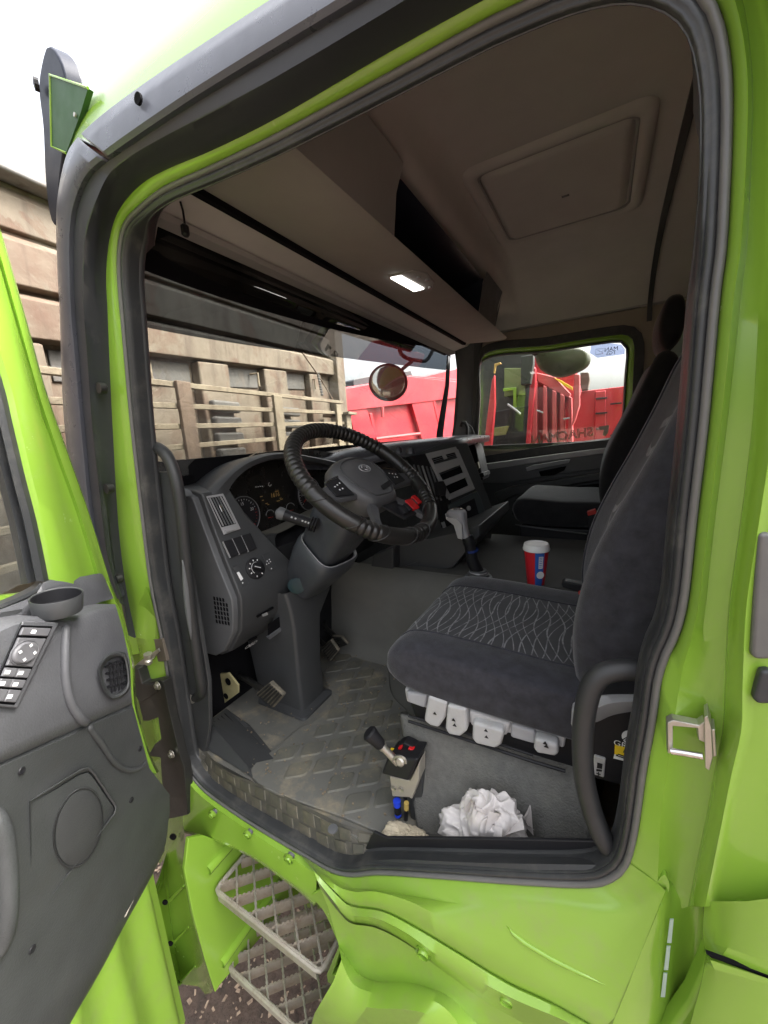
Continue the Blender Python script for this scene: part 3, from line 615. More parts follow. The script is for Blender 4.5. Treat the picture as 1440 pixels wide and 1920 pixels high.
# hinges
hg = MB(); hg.prism([PY(u, v, -0.028) for u, v in ((262,1285),(268,1282),(300,1275),(306,1278),(318,1340),(338,1420),(345,1440),(352,1528),(316,1536),(306,1500),(300,1420),(276,1418),(290,1396),(302,1385),(296,1345),(280,1352),(268,1352),(258,1310))], (0, 0.022, 0)); obj('door_hinge', hg, 'hinge', TR, bevel=0.002)
hg = MB(); hg.prism([PY(u, v, -0.034) for u, v in ((245,1252),(258,1254),(266,1282),(296,1285),(292,1300),(262,1318),(250,1300))], (0, 0.03, 0)); obj('hinge_arm', hg, 'hinge', TR, bevel=0.003)
for u, v in ((297,1303 - 18),(323,1413)):
    c = PY(u, v, -0.031); b = MB(); b.lathe([(0.011, 0), (0.011, 0.003), (0.0075, 0.004), (0.0075, 0.008), (0.004, 0.008), (0.004, 0.004), (0.0, 0.004)], c, (0, -1, 0), 14); obj('hinge_bolt', b, 'steel', TR)
b = MB(); b.prism([PY(u, v, -0.006) for u, v in ((263,1205),(272,1200),(304,1198),(312,1240),(285,1242),(264,1225))], (0, 0.01, 0)); obj('check_strap_plate', b, mat('worn_plate', (0.12, 0.10, 0.08), 0.6), TR, bevel=0.002)
b = MB(); b.prism([PY(u, v, -0.018) for u, v in ((242,1258),(262,1240),(288,1222),(296,1216),(298,1222),(286,1236),(264,1250),(246,1264))], (0, 0.004, 0)); obj('check_strap', b, 'steel', TR)
b = MB(); c = PY(277, 1235, -0.024); b.lathe([(0.006, 0), (0.010, 0.004), (0.010, 0.012), (0.006, 0.016), (0.006, 0.024), (0.010, 0.026), (0.010, 0.032), (0, 0.034)], c + Vector((0, 0, -0.016)), (0.15, 0, 1), 10); obj('strap_pin', b, 'steel', TR)
# striker on the rear pillar
sk = MB(); q = lambda u, v, y: PY(u, v, y)
sk.tube([q(1258,1408,-0.030), q(1285,1412,-0.032), q(1318,1418,-0.034)], 0.0036, 12); obj('striker_pin', sk, 'chrome', TR)
st = MB(); st.prism([q(1251,1355,-0.022), q(1262,1350,-0.022), q(1310,1360,-0.026), q(1322,1352,-0.026), q(1326,1395,-0.026), q(1310,1388,-0.026), q(1308,1366,-0.026), q(1262,1362,-0.022), q(1262,1412,-0.028), q(1252,1414,-0.028)], (0, 0.012, 0)); obj('striker', st, 'steel', TR, bevel=0.0012)
st = MB(); st.prism([q(1320,1345,-0.03), q(1327,1342,-0.03), q(1334,1365,-0.03), q(1337,1420,-0.03), q(1330,1446,-0.03), q(1322,1440,-0.03)], (0.004, 0.024, 0)); obj('striker_plate', st, 'steel', TR, bevel=0.001)
st = MB(); st.prism([q(1334,1368,-0.026), q(1341,1368,-0.026), q(1344,1418,-0.026), q(1337,1420,-0.026)], (0.003, 0.02, 0)); obj('striker_plate', st, 'steel', TR, bevel=0.001)
# rubber buffers on the rear edge and the reflective tag
for u0, u1, v0, v1 in ((1408, 1450, 1000, 1238), (1412, 1452, 1258, 1322)):
    b = MB(); b.prism([PY(u, v, -0.044) for u, v in ((u1, v0), (u0 + 14, v0), (u0, v1 - 14), (u0 + 6, v1), (u1, v1))], (0, 0.012, 0)); obj('side_buffer', b, 'rubber_bulb' if v0 < 1200 else 'trim', TR, bevel=0.004)
for i in range(3):
    a, bb = i / 3, (i + 0.88) / 3
    pt = lambda t, w: PY(1256 - 18 * t + w, 1722 + 152 * t, -0.0235)
    b = MB(); b.prism([pt(a, 0), pt(a, 7), pt(bb, 8), pt(bb, 0)], (0, -0.001, 0)); obj('reflective_tag', b, mat('tag_foil', (0.45, 0.6, 0.55), 0.3, metal=0.4) if i == 0 else bpy.data.materials['tag_foil'], TR)
# ------------------------------------------------------------------ cab interior shell
def xw(y): return -1.13 + 0.16 * abs((y - 1.04) / 1.0) ** 4
def loftY(ys, prof):  # prof(y) -> list of (x, z)
    mb = MB(); mb.rows([[Vector((x, y, z)) for x, z in prof(y)] for y in ys]); return mb
hl = [(0.14, 0.60), (0.24, 0.70), (0.40, 0.76), (0.60, 0.79), (1.1, 0.80), (1.55, 0.79), (1.78, 0.755), (1.92, 0.70), (2.0, 0.645), (2.045, 0.585)]
def hz(x, z):                                                     # the lining drops towards the windscreen
    t = max(0.0, min(1.0, (-0.41 - x) / 0.06)); k = max(0.0, min(1.0, (-0.62 - x) / 0.14)); return min(z, 0.80 - 0.13 * t * t - 0.145 * k)
hx = [-0.77, -0.70, -0.62, -0.55, -0.47, -0.455, -0.44, -0.425, -0.41, -0.37, -0.32, -0.27, -0.2, -0.1, 0.0, 0.15, 0.3, 0.45, 0.60]
mb = MB(); mb.rows([[Vector((x, y, hz(x, z))) for x in hx] for y, z in hl]); obj('headliner', mb, 'headliner', TR, angle=180)
# cant rail above the door
top_i = [i for i, p in enumerate(seal2) if p.z > 0.20 and p.x > -0.80 or p.z > 0.36]
tin = inset(seal2, 0.0205, (0, 1, 0))
k1 = max(range(len(top_i) - 1), key=lambda k: top_i[k + 1] - top_i[k])
order = top_i[k1 + 1:] + top_i[:k1 + 1] if top_i[k1 + 1] - top_i[k1] > 1 else top_i
mb = MB(); mb.rows([[tin[i] + Vector((0, 0.007, 0.001)) for i in order], [Vector((tin[i].x, 0.034, max(tin[i].z, 0.24) + 0.022)) for i in order], [Vector((tin[i].x, 0.074, max(tin[i].z, 0.24) + 0.065)) for i in order]]); obj('cant_rail', mb, 'dash', TR, angle=60)
mb = MB(); mb.rows([[Vector((tin[i].x, 0.072, max(tin[i].z, 0.24) + 0.062)) for i in order], [Vector((tin[i].x, 0.10, 0.52)) for i in order], [Vector((tin[i].x, 0.142, 0.602)) for i in order]]); obj('roof_side_lining', mb, 'headliner', TR, angle=60)
# joint strip across the lining and down the far wall
mb = MB(); path = [Vector((0.150 + 0.035 * (y / 2), y, hz(0.15, z) - 0.004)) for y, z in hl] + [Vector((0.188, 2.055, 0.50))]
for w, d in ((0.011, 0.004),): mb.rows([[p + Vector((sx * w, -(0.006 if p.y > 1.95 else 0) * (dz < 0), dz * (1 if p.y < 1.99 else 0))) for sx, dz in ((-1, 0.004), (-1, -0.006), (1, -0.006), (1, 0.004))] for p in path])
obj('lining_joint_strip', mb, 'dash', TR, angle=30)
# roof hatch
hc = Vector((-0.165, 1.14, 0)); mb = MB()
ru = lambda w, h, r, z: rrect(Vector((hc.x, hc.y, z)), (1, 0, 0), (0, 1, 0), w, h, r, 5)
mb.rows([ru(0.262, 0.300, 0.05, 0.80), ru(0.258, 0.296, 0.05, 0.785), ru(0.240, 0.280, 0.045, 0.778), ru(0.224, 0.264, 0.04, 0.782), ru(0.216, 0.256, 0.035, 0.797), ru(0.206, 0.246, 0.03, 0.796), ru(0.200, 0.240, 0.03, 0.784), ru(0.18, 0.22, 0.03, 0.781)], closed_v=True); mb.poly(ru(0.18, 0.22, 0.03, 0.781))
hat = obj('roof_hatch', mb, 'headliner', TR, angle=60)
b = MB(); b.tube(ru(0.216, 0.256, 0.038, 0.790), 0.0045, 6, closed=True); obj('hatch_lip_shade', b, 'headgrey', hat, angle=180)  # darker ring drawn in for the hatch lip and the shade along it
b = MB(); b.box((hc.x + 0.02, hc.y + 0.02, 0.783), (0.012, 0.006, 0.003)); obj('hatch_catch', b, 'dash', hat)
# far side wall lining above and behind the far door
def rect_with_hole(outer, hole):
    """wall sheet between two outlines with the same number of points"""
    mb = MB(); mb.rows([outer, hole], closed_v=True); return mb
FY = 2.07
GL = [(905,678),(1030,660),(1145,643),(1166,645),(1174,658),(1171,700),(1164,800),(1156,815),(1142,821),(1030,835),(912,852),(899,848),(897,830),(900,760)]
WO = [(900,655),(1030,632),(1150,612),(1188,613),(1207,637),(1206,700),(1200,800),(1196,825),(1150,838),(1030,850),(905,868),(885,866),(884,835),(888,760)]
gl = crom(LY(GL, FY + 0.03), 60, closed=True)
wo = crom(LY(WO, FY), 60, closed=True)
big = []
for p in wo:
    c = Vector((-0.2, FY, 0.15)); d = (p - c); k = min((0.66 if d.x > 0 else 0.58) / max(abs(d.x), 1e-6), (0.47 if d.z > 0 else 0.28) / max(abs(d.z), 1e-6)); big.append(c + d * k)
mb = MB(); mb.rows([big, wo], closed_v=True); obj('far_wall_lining', mb, 'beige', TR, angle=180)
mb = MB(); mb.box((0.0, FY - 0.012, 0.585), (0.62, 0.012, 0.008)); obj('wall_rail', mb, 'headgrey', TR)
# small rear quarter window on the far side
qx0, qx1, qz0, qz1 = 0.265, 0.42, -0.02, 0.50
mb = MB(); mb.prism(rrect((0.35, FY - 0.012, 0.23), (1, 0, 0), (0, 0, 1), 0.085, 0.28, 0.03), (0, 0.01, 0)); obj('quarter_window', mb, emis('sky_seen_pane', (0.8, 0.9, 0.9), 0.0) if False else 'rubber', TR)
qg = MB(); qg.prism(rrect((0.352, FY - 0.016, 0.24), (1, 0, 0), (0, 0, 1), 0.07, 0.25, 0.03), (0, 0.003, 0)); obj('quarter_window_pane', qg, mat('pale_pane', (0.55, 0.66, 0.68), 0.25), TR)
# ---- far door
dw = MB(); fr1 = inset(wo, 0.045, (0, 1, 0)); 
dw.rows([wo, [p + Vector((0, -0.012, 0)) for p in wo], [p + Vector((0, -0.012, 0)) for p in fr1], [p + Vector((0, 0.004, 0)) for p in fr1]], closed_v=True); obj('far_window_seal', dw, 'rubber', TR, angle=40)
fd = MB(); gl2 = inset(gl, -0.012, (0, 1, 0)); fd.rows([[p + Vector((0, 0.004, 0)) for p in fr1], [a.lerp(b, 0.5) + Vector((0, -0.005, 0)) for a, b in zip(fr1, gl2)], gl2], closed_v=True); obj('far_door_frame', fd, 'lime', TR, angle=50)
fd = MB(); fd.rows([gl2, [p + Vector((0, -0.008, 0)) for p in inset(gl, -0.008, (0, 1, 0))], gl, [p + Vector((0, 0.01, 0)) for p in gl]], closed_v=True); obj('far_glass_seal', fd, 'rubber', TR, angle=50)
pane = MB(); pane.prism([p + Vector((0, 0.004, 0)) for p in inset(gl, -0.004, (0, 1, 0))], (0, 0.004, 0)); fgl = obj('far_window_pane', pane, 'sideglass', TR)
def on_far(u, v, o=0.0): return PY(u, v, FY + 0.03 + o)
# film and decals on the far glass (they read backwards from inside)
b = MB(); b.prism([on_far(u, v, 0.0012) for u, v in ((1108,648),(1145,643.5),(1165,646),(1172,655),(1171,664),(1120,671),(1106,662))], (0, 0.001, 0)); obj('window_film', b, 'filmblue', fgl)
ex = (on_far(1160, 650) - on_far(1110, 657)).normalized(); ez = Vector((0, 0, 1))
ezp = (ez - ex * ez.dot(ex)).normalized()
tx = text_mb('MAN', on_far(1146, 655, -0.001), ex, ezp, 0.030, mirror=True); obj('film_lettering', tx, 'decal', fgl, angle=180)
tx = text_mb('TGS', on_far(1146, 662, -0.001), ex, ezp, 0.026, mirror=True); obj('film_lettering', tx, 'decal', fgl, angle=180)
b = MB(); b.tube([on_far(u, v, -0.001) for u, v in ((1117,655),(1131,653),(1130,663),(1117,665))], 0.0011, 6, closed=True); b.tube([on_far(u, v, -0.001) for u, v in ((1120,658),(1123,656),(1124,660),(1128,659),(1129,662))], 0.0011, 5); obj('film_emblem', b, 'decal', fgl, angle=180)
ex = (on_far(1120, 812) - on_far(1000, 829)).normalized(); ezp = (ez - ex * ez.dot(ex)).normalized()
tx = text_mb('SHACMAN', on_far(1052, 818, 0.0055), ex, ezp, 0.072, mirror=True)
def outline_of(mb, r):
    from collections import Counter
    c = Counter(); 
    for f in mb.f:
        for i in range(len(f)): c[tuple(sorted((f[i], f[(i + 1) % len(f)])))] += 1
    out = MB()
    for (i, j), k in c.items():
        if k == 1: out.tube([mb.v[i], mb.v[j]], r, 4, caps=False)
    return out
obj('glass_lettering', outline_of(tx, 0.0030), 'decal2', fgl, angle=180, loose=True)
b = MB(); q = [on_far(u, v, 0.0045) for u, v in ((1122,800),(1142,797),(1140,812),(1135,818),(1130,816),(1132,806),(1124,806))]; b.prism(q, (0, 0.001, 0)); obj('glass_emblem', b, mat('emblem_grey', (0.40, 0.30, 0.24), 0.6), fgl)
# far door trim
def far_poly(name, px, y, m, t=0.02, bevel=0.006, par=None):
    b = MB(); b.prism(LY(px, y), (0, t, 0)); return obj(name, b, m, par or TR, bevel=bevel)
b = MB(); b.box((-0.25, 2.115, -0.52), (0.86, 0.01, 0.42)); obj('far_side_panel', b, 'dash', TR)
far_poly('far_door_ledge', ((893,872),(1030,853),(1150,838),(1200,826),(1204,834),(1150,848),(1030,864),(893,884)), FY - 0.035, 'silver', 0.05, 0.004)
far_poly('far_door_upper_trim', ((893,880),(1030,862),(1200,832),(1215,842),(1210,868),(1100,882),(950,905),(896,905)), FY - 0.03, 'dash_side', 0.05)
far_poly('far_door_trim', ((893,900),(950,905),(1100,880),(1215,862),(1230,1000),(1180,1020),(960,1010),(890,960)), FY - 0.02, 'dash', 0.05)
far_poly('far_door_pull_strap', ((986,877),(1000,872),(1060,862),(1069,862),(1066,868),(1004,880),(988,884)), FY - 0.05, 'seatgrey', 0.015, 0.003)
far_poly('far_door_handle_cup', ((1010,884),(1050,876),(1062,874),(1058,882),(1040,890),(1014,893)), FY - 0.045, 'void', 0.01, 0.002)
far_poly('far_door_armrest', ((925,925),(960,912),(1100,890),(1210,878),(1214,892),(1110,903),(965,930),(935,945)), FY - 0.07, 'doordark', 0.06, 0.01)
far_poly('far_door_pocket', ((965,938),(1090,910),(1130,906),(1138,930),(1130,960),(960,965)), FY - 0.03, 'void', 0.02, 0.004)
# far front pillar
mb = MB(); mb.rows([[PY(u, v, y) for u, v in r] for r, y in (
 ([(850,640),(856,690),(856,760),(845,830)], 2.06), ([(862,632),(868,690),(866,760),(858,832)], 2.03), ([(880,630),(882,690),(880,760),(874,850)], 2.035), ([(896,645),(893,690),(890,760),(888,868)], 2.06))]); obj('far_front_pillar', mb, 'dash_side', TR, angle=60)
mb = MB(); mb.prism([PY(u, v, 2.05) for u, v in ((850,618),(906,628),(900,660),(892,760),(886,870),(846,850),(853,760),(858,690))], (0, 0.03, 0)); obj('far_pillar_core', mb, 'dash', TR)
b = MB(); b.tube([PY(u, v, 1.98) for u, v in ((864,800),(866,792),(872,792),(876,800),(876,822))], 0.011, 8); obj('far_grab_bar', b, 'black', TR)
b = MB(); b.tube([PY(u, v, 2.0) for u, v in ((874,795),(884,800),(890,815),(892,840),(888,860))], 0.005, 6); obj('far_pillar_cable', b, 'black', TR)

# ---- windscreen
ys = [0.04 + 2.0 * i / 40 for i in range(41)]
def ws(y, z):
    t = max(0.0, min(1.0, (z + 0.05) / 0.5)); return Vector((xw(y) + (-0.875 - xw(y)) * (0.92 * t ** 0.8), y, z))
def zt(y): return 0.272 + 0.125 * y / 2.0                        # lower edge of the tinted band
for nm, a, bb, mt in (('windscreen', lambda y: -0.16, zt, 'glass'), ('windscreen_tint_band', zt, lambda y: 0.55, 'tint')):
    g1 = MB(); k = 8
    g1.rows([[ws(y, a(y) + (bb(y) - a(y)) * i / k) for i in range(k + 1)] for y in ys])
    obj(nm, g1, mt, TR, angle=180)
fz = MB(); fz.rows([[ws(y, z) + Vector((0.006, 0, 0)) for z in (0.388 + 0.15 * (y / 2.05) ** 2, 0.56)] for y in ys]); obj('windscreen_border', fz, 'void', TR)
fz = MB(); fz.rows([[ws(y, z) + Vector((0.006, 0, 0)) for z in (-0.2, -0.075)] for y in ys]); obj('windscreen_border', fz, 'void', TR)
fz = MB(); fz.rows([[ws(y, z) + Vector((0.008, 0, 0)) for z in (-0.2, 0.0, 0.3, 0.56)] for y in (1.985, 2.0, 2.04)]); obj('windscreen_border', fz, 'void', TR)
# cowl outside below the glass
mb = MB(); mb.rows([[Vector((xw(y) + dx, y, z)) for dx, z in ((0.0, -0.12), (-0.02, -0.2), (-0.06, -0.5), (-0.06, -1.2))] for y in ys]); obj('front_panel', mb, 'lime', TR, angle=60)
# wiper arm and washer bits on the cowl
# ---- exterior sun visor above the windscreen
vy = [0.0 + 2.08 * i / 24 for i in range(25)]
def vx(y): return -0.075 * (1 - ((y - 1.04) / 1.04) ** 2)
VP = [(72,160),(84,92),(96,88),(112,112),(122,150),(124,230),(112,330),(104,420),(92,400),(84,330),(80,240)]
vp = LY(VP, 0.04)
mb = MB(); mb.prism(crom(vp, 40, closed=True), (0.012, 0.03, 0)); obj('sun_visor_end', mb, 'bluegrey', TR, bevel=0.004)
vb_ = LY([(84,300),(92,396),(103,416),(110,380),(116,300)], 0.05)
mb = MB(); mb.rows([[p + Vector((vx(y), y - 0.04, 0.0)) for p in vb_] for y in vy[1:]], closed_v=True); obj('sun_visor', mb, 'bluegrey', TR, angle=40)
b = MB(); b.prism(LY([(94,140),(165,165),(150,215),(124,287),(97,275)], 0.026), (0, 0.010, 0)); obj('visor_bracket', b, mat('bracket_green', (0.025, 0.085, 0.02), 0.5), TR)
b = MB(); b.tube(LY([(165,165),(94,141),(97,275),(124,287)], 0.026), 0.0028, 6); obj('visor_bracket_rim', b, 'lime', TR)
b = MB(); b.lathe([(0.012, 0), (0.012, 0.008), (0, 0.01)], PY(73, 160, 0.03), (-0.4, -1, 0), 10); obj('visor_bolt', b, 'black', TR)
b = MB(); b.lathe([(0.004, 0), (0.004, 0.003), (0, 0.003)], PY(142, 216, 0.025), (0, -1, 0), 8); obj('visor_rivet', b, 'steel', TR)
# ---- header and overhead console
cons = MB()
cy_ = [0.10 + 1.78 * i / 30 for i in range(31)]
cons.rows([[Vector((x, y, z)) for x, z in ((-0.735, 0.520), (-0.70, 0.508), (-0.60, 0.500), (-0.505, 0.498), (-0.490, 0.506))] for y in cy_]); cn = obj('overhead_console', cons, 'shelf', TR, angle=50)
b = MB(); b.rows([[Vector((x, y, z)) for x, z in ((-0.490, 0.506), (-0.487, 0.53), (-0.478, 0.60), (-0.455, 0.660))] for y in (0.10, 0.3, 0.50)]); b.rows([[Vector((x, 0.50, z)) for x, z in ((-0.490, 0.506), (-0.487, 0.53), (-0.478, 0.60), (-0.455, 0.660))], [Vector((x, 0.512, z)) for x, z in ((-0.52, 0.506), (-0.52, 0.53), (-0.52, 0.60), (-0.50, 0.660))]]); obj('console_rear_face', b, 'headgrey', cn, angle=50)
b = MB(); b.rows([[Vector((x, y, z)) for x, z in ((-0.490, 0.506), (-0.487, 0.53), (-0.478, 0.60), (-0.455, 0.660))] for y in (1.30, 1.4, 1.5, 1.6)]); b.rows([[Vector((x, 1.6, z)) for x, z in ((-0.735, 0.52), (-0.490, 0.506), (-0.455, 0.66))], [Vector((x, 1.62, z)) for x, z in ((-0.8, 0.52), (-0.5, 0.53), (-0.46, 0.66))]]); obj('console_end_face', b, 'dash_side', cn, angle=50)
b = MB(); b.rows([[Vector((x, y, z)) for x, z in ((-0.492, 0.506), (-0.56, 0.512), (-0.60, 0.52), (-0.60, 0.60), (-0.47, 0.635))] for y in (0.512, 0.9, 1.30)]); b.poly([Vector((x, 1.30, z)) for x, z in ((-0.492, 0.506), (-0.60, 0.52), (-0.60, 0.60), (-0.47, 0.635))]); obj('console_shelf', b, 'bluegrey', cn, angle=30)
b = MB(); b.rows([[Vector((x, y, z)) for x, z in ((-0.765, 0.53), (-0.758, 0.512), (-0.737, 0.508), (-0.733, 0.523))] for y in (0.06, 0.6, 1.2, 1.9)], closed_v=True); obj('header_groove', b, 'void', TR)
hs = MB(); hs.rows([[Vector((x, y, z)) for x, z in ((-0.765, 0.522), (-0.82, 0.512), (-0.84, 0.506), (-0.862, 0.500))] for y in [0.06 + 1.95 * i / 30 for i in range(31)]]); obj('header_panel', hs, 'headliner', TR, angle=60)
hs = MB(); hs.rows([[Vector((x - 0.955, y, z)) for x, z in ((0.115, 0.502), (0.108, 0.490), (0.075, 0.488), (0.062, 0.498), (0.04, 0.492), (0.02, 0.506))] for y in [0.05 + 1.97 * i / 30 for i in range(31)]]); obj('header_rail', hs, 'headgrey', TR, angle=40)
# rolled sun blind pull cord near the driver
b = MB(); b.tube([PX(u, v, -0.80) for u, v in ((338,378),(343,395),(347,425))], 0.0022, 6); obj('blind_cord', b, 'black', TR)
b = MB(); c = PX(347, 432, -0.80); b.lathe([(0.005, -0.012), (0.0085, -0.008), (0.0085, 0.008), (0.004, 0.012)], c, (0, 0, 1), 10); obj('cord_knob', b, 'black', TR)
# cab lamp
lp = lambda u, v: PZ(u, v, 0.494)
b = MB(); b.prism([lp(u, v) for u, v in ((728,520),(775,509),(800,513),(815,530),(812,545),(785,549),(772,546))], (0, 0, 0.012)); lamp = obj('cab_lamp', b, 'headgrey', cn, bevel=0.004)
b = MB(); b.prism([p - Vector((0, 0, 0.004)) for p in (lp(732,520), lp(752,516), lp(795,540), lp(776,545))], (0, 0, 0.004)); obj('lamp_lens', b, emis('lamp_lens', (1.0, 0.98, 0.92), 1.2), cn, bevel=0.001)
b = MB()
for u, v in ((785,519),(800,524),(806,538)): b.lathe([(0.006, 0), (0.007, 0.006), (0, 0.006)], lp(u, v), (0, 0, -1), 10)
obj('lamp_switch', b, 'seatgrey', cn)

# ---- floor, tunnel, sill
FZ = -0.845
b = MB(); b.box((-0.30, 1.06, FZ - 0.03), (0.80, 1.02, 0.028)); obj('cab_floor', b, 'floor', TR)
b = MB(); b.box((-1.07, 1.06, -0.45), (0.02, 1.0, 0.42)); obj('firewall', b, 'void', TR)
tn = MB(); tn.rows([[Vector((x, y, z)) for x in (-1.0, -0.8, -0.6, -0.4, -0.2, 0.1, 0.6)] for y, z in ((0.600, FZ), (0.625, -0.832), (0.645, -0.79), (0.658, -0.70), (0.668, -0.61), (0.682, -0.55), (0.71, -0.515), (0.75, -0.50))]); obj('tunnel_side', tn, 'tunnelside', TR, angle=60)
tn = MB(); tn.rows([[Vector((x, y, -0.50 + 0.004 * math.sin(9 * x) * math.sin(7 * y) - (0.06 * ((-0.62 - x) / 0.4) if x < -0.62 else 0))) for x in [-1.0 + 0.1 * i for i in range(17)]] for y in [0.74 + 0.06 * i for i in range(11)]]); obj('engine_cover', tn, 'tunnel', TR, angle=180)
b = MB(); b.prism([Vector((x, 0.045, z)) for x, z in ((-1.15, -0.05), (-0.872, -0.05), (-0.872, -0.60), (-0.90, -0.74), (-0.95, -0.86), (-1.15, -0.86))], (0, 0.012, 0)); obj('kick_panel', b, 'dash', TR, bevel=0.003)
# front sill tread with raised pads
sa = crom(LY([(352,1400),(372,1440),(402,1475),(470,1520),(570,1585),(625,1612),(665,1618),(715,1612)], 0.022), 40)
sc = crom([PZ(u, v, FZ + 0.006) for u, v in ((372,1380),(392,1415),(430,1448),(505,1478),(610,1530),(660,1552),(700,1563),(725,1571))], 40)
b = MB(); b.rows([mid(sa, sa, 0, -0.01), sa, [p.lerp(q, 0.1) + Vector((0, 0, 0.006)) for p, q in zip(sa, sc)], [p.lerp(q, 0.9) + Vector((0, 0, 0.003)) for p, q in zip(sa, sc)], sc, [p + Vector((0, 0, -0.03)) for p in sc]]); obj('sill_tread', b, 'treadrubber', TR, angle=50)
b = MB()
for i in range(4, 36, 3):
    for j, (t0, t1) in enumerate(((0.16, 0.47), (0.53, 0.84))):
        k = i + (1 if j else 0)
        if k + 2 > 39: continue
        qd = [sa[k].lerp(sc[k], t0), sa[k + 2].lerp(sc[k + 2], t0), sa[k + 2].lerp(sc[k + 2], t1), sa[k].lerp(sc[k], t1)]
        qd = [p + Vector((0, 0, 0.004)) for p in qd]; c = sum(qd, Vector()) / 4; up = Vector((0, -0.2, 1)).normalized() * 0.005
        tp = [c + (p - c) * 0.84 + up for p in qd]; b.rows([qd, tp], closed_v=True); b.poly(tp)
pad = mat('dusty_pad', (0.075, 0.073, 0.06), 0.6, grain=0.3, dust=(0.20, 0.175, 0.12), dlo=0.42, dhi=0.8, dscale=16)
obj('sill_pads', b, pad, TR, kind='stuff', angle=30)
b = MB(); b.lathe([(0.011, 0), (0.011, 0.002), (0, 0.003)], PZ(624, 1555, FZ + 0.018), (0, 0, 1), 16); obj('sill_plug', b, 'dash_side', TR)
# rear sill lip
b = MB(); b.prism([PY(u, v, 0.035) for u, v in ((700,1560),(724,1571),(900,1573),(1165,1579),(1185,1590),(1180,1640),(900,1640),(714,1630),(680,1600))], (0, 0.006, 0)); obj('sill_lip', b, 'black', TR, bevel=0.002)
b = MB(); b.rows([crom(LY(q, y), 30) for q, y in (([(660,1620),(720,1600),(900,1605),(1160,1610)], 0.022), ([(655,1628),(720,1612),(900,1618),(1165,1622)], 0.008), ([(655,1634),(720,1620),(900,1630),(1165,1632)], 0.004))]); obj('sill_ledge', b, 'rubber', TR, angle=40)
# floor mat with raised diamonds
mp = [PZ(u, v, FZ + 0.006) for u, v in ((500,1478),(470,1440),(520,1400),(560,1365),(625,1320),(600,1240),(655,1216),(720,1236),(735,1300),(770,1340),(800,1420),(795,1548),(740,1568),(640,1530))]
b = MB(); b.prism(crom(mp, 70, closed=True), (0, 0, -0.008)); fm = obj('floor_mat', b, 'floor', TR, bevel=0.003)
def inside(p, poly):
    r = False; n = len(poly)
    for i in range(n):
        a, c = poly[i], poly[i - 1]
        if (a.y > p.y) != (c.y > p.y) and p.x < (c.x - a.x) * (p.y - a.y) / (c.y - a.y) + a.x: r = not r
    return r
b = MB(); ca, sa_ = math.cos(R_(38)), math.sin(R_(38)); pitch = 0.072
for i in range(-30, 31):
    for j in range(-30, 31):
        u = (i + (0.5 if j % 2 else 0)) * pitch; v = j * pitch * 0.86
        c = Vector((-0.62 + u * ca - v * sa_, 0.3 + u * sa_ + v * ca, FZ + 0.006))
        if not (inside(c, mp) and inside(c + Vector((0.04, 0, 0)), mp) and inside(c - Vector((0.04, 0, 0)), mp) and inside(c + Vector((0, 0.04, 0)), mp) and inside(c - Vector((0, 0.04, 0)), mp)): continue
        ou = rrect(c, (ca, sa_, 0), (-sa_ * 0.9 + ca * 0.3, ca * 0.9 + sa_ * 0.3, 0), pitch * 0.43, pitch * 0.37, 0.010, 3)
        tp = [c + (p - c) * 0.86 + Vector((0, 0, 0.0028)) for p in ou]
        b.rows([ou, tp], closed_v=True); b.poly(tp)
obj('mat_diamonds', b, mat('dusty_mat', (0.105, 0.105, 0.09), 0.6, grain=0.3, dust=(0.25, 0.22, 0.15), dlo=0.45, dhi=0.78, dscale=9), TR, kind='stuff', angle=30)

cr_ = MB(); rnd = random.Random(11)
for i in range(420):
    c = Vector((rnd.uniform(-1.0, -0.30), rnd.uniform(0.03, 0.62), FZ + 0.0095)); 
    if not inside(c, mp) and rnd.random() < 0.5: continue
    s_ = rnd.uniform(0.0012, 0.0042); a = rnd.uniform(0, 6.3); u = Vector((math.cos(a), math.sin(a), 0)) * s_; w = Vector((-math.sin(a), math.cos(a), 0)) * s_ * 0.6
    cr_.prism([c - u, c + w, c + u * 0.8, c - w * 1.1], (0, 0, s_ * 0.6))
obj('floor_crumbs', cr_, mat('dry_mud', (0.22, 0.175, 0.12), 0.95, var=0.4, vscale=60), TR, kind='stuff', angle=30, loose=True)
# ------------------------------------------------------------------ dashboard
DP = [(-1.06, -0.10), (-0.955, -0.112), (-0.925, -0.118), (-0.90, -0.20), (-0.865, -0.30), (-0.838, -0.37), (-0.828, -0.40), (-0.832, -0.44), (-0.845, -0.50), (-0.90, -0.575), (-0.95, -0.60), (-1.08, -0.60)]
def yr(z): return 0.235 + (0.36 - 0.235) * max(0.0, min(1.0, (-0.15 - z) / 0.22))
b = MB(); b.rows([[Vector((x, 0.145, z)) for x, z in DP], [Vector((x, yr(z), z)) for x, z in DP]], closed_v=True); b.poly([Vector((x, 0.145, z)) for x, z in DP][::-1]); b.poly([Vector((x, yr(z), z)) for x, z in DP]); db = obj('dashboard', b, 'dash', TR, bevel=0.006)
b = MB(); b.prism([Vector((x, 0.128, z)) for x, z in ((-1.09, -0.112), (-0.962, -0.120), (-0.940, -0.128), (-0.915, -0.205), (-0.88, -0.305), (-0.852, -0.375), (-0.842, -0.402), (-0.846, -0.44), (-0.858, -0.50), (-0.91, -0.57), (-0.95, -0.592), (-1.09, -0.60))], (0, 0.02, 0)); obj('dash_end_panel', b, 'dash_side', db, bevel=0.004)
b = MB(); b.rows([[Vector((x, y, z)) for x, z in ((-1.1, -0.098), (-1.0, -0.100), (-0.955, -0.108), (-0.945, -0.122))] for y in (0.06, 0.10, 0.135)]); obj('dash_top_corner', b, 'dash_side', db, angle=60)
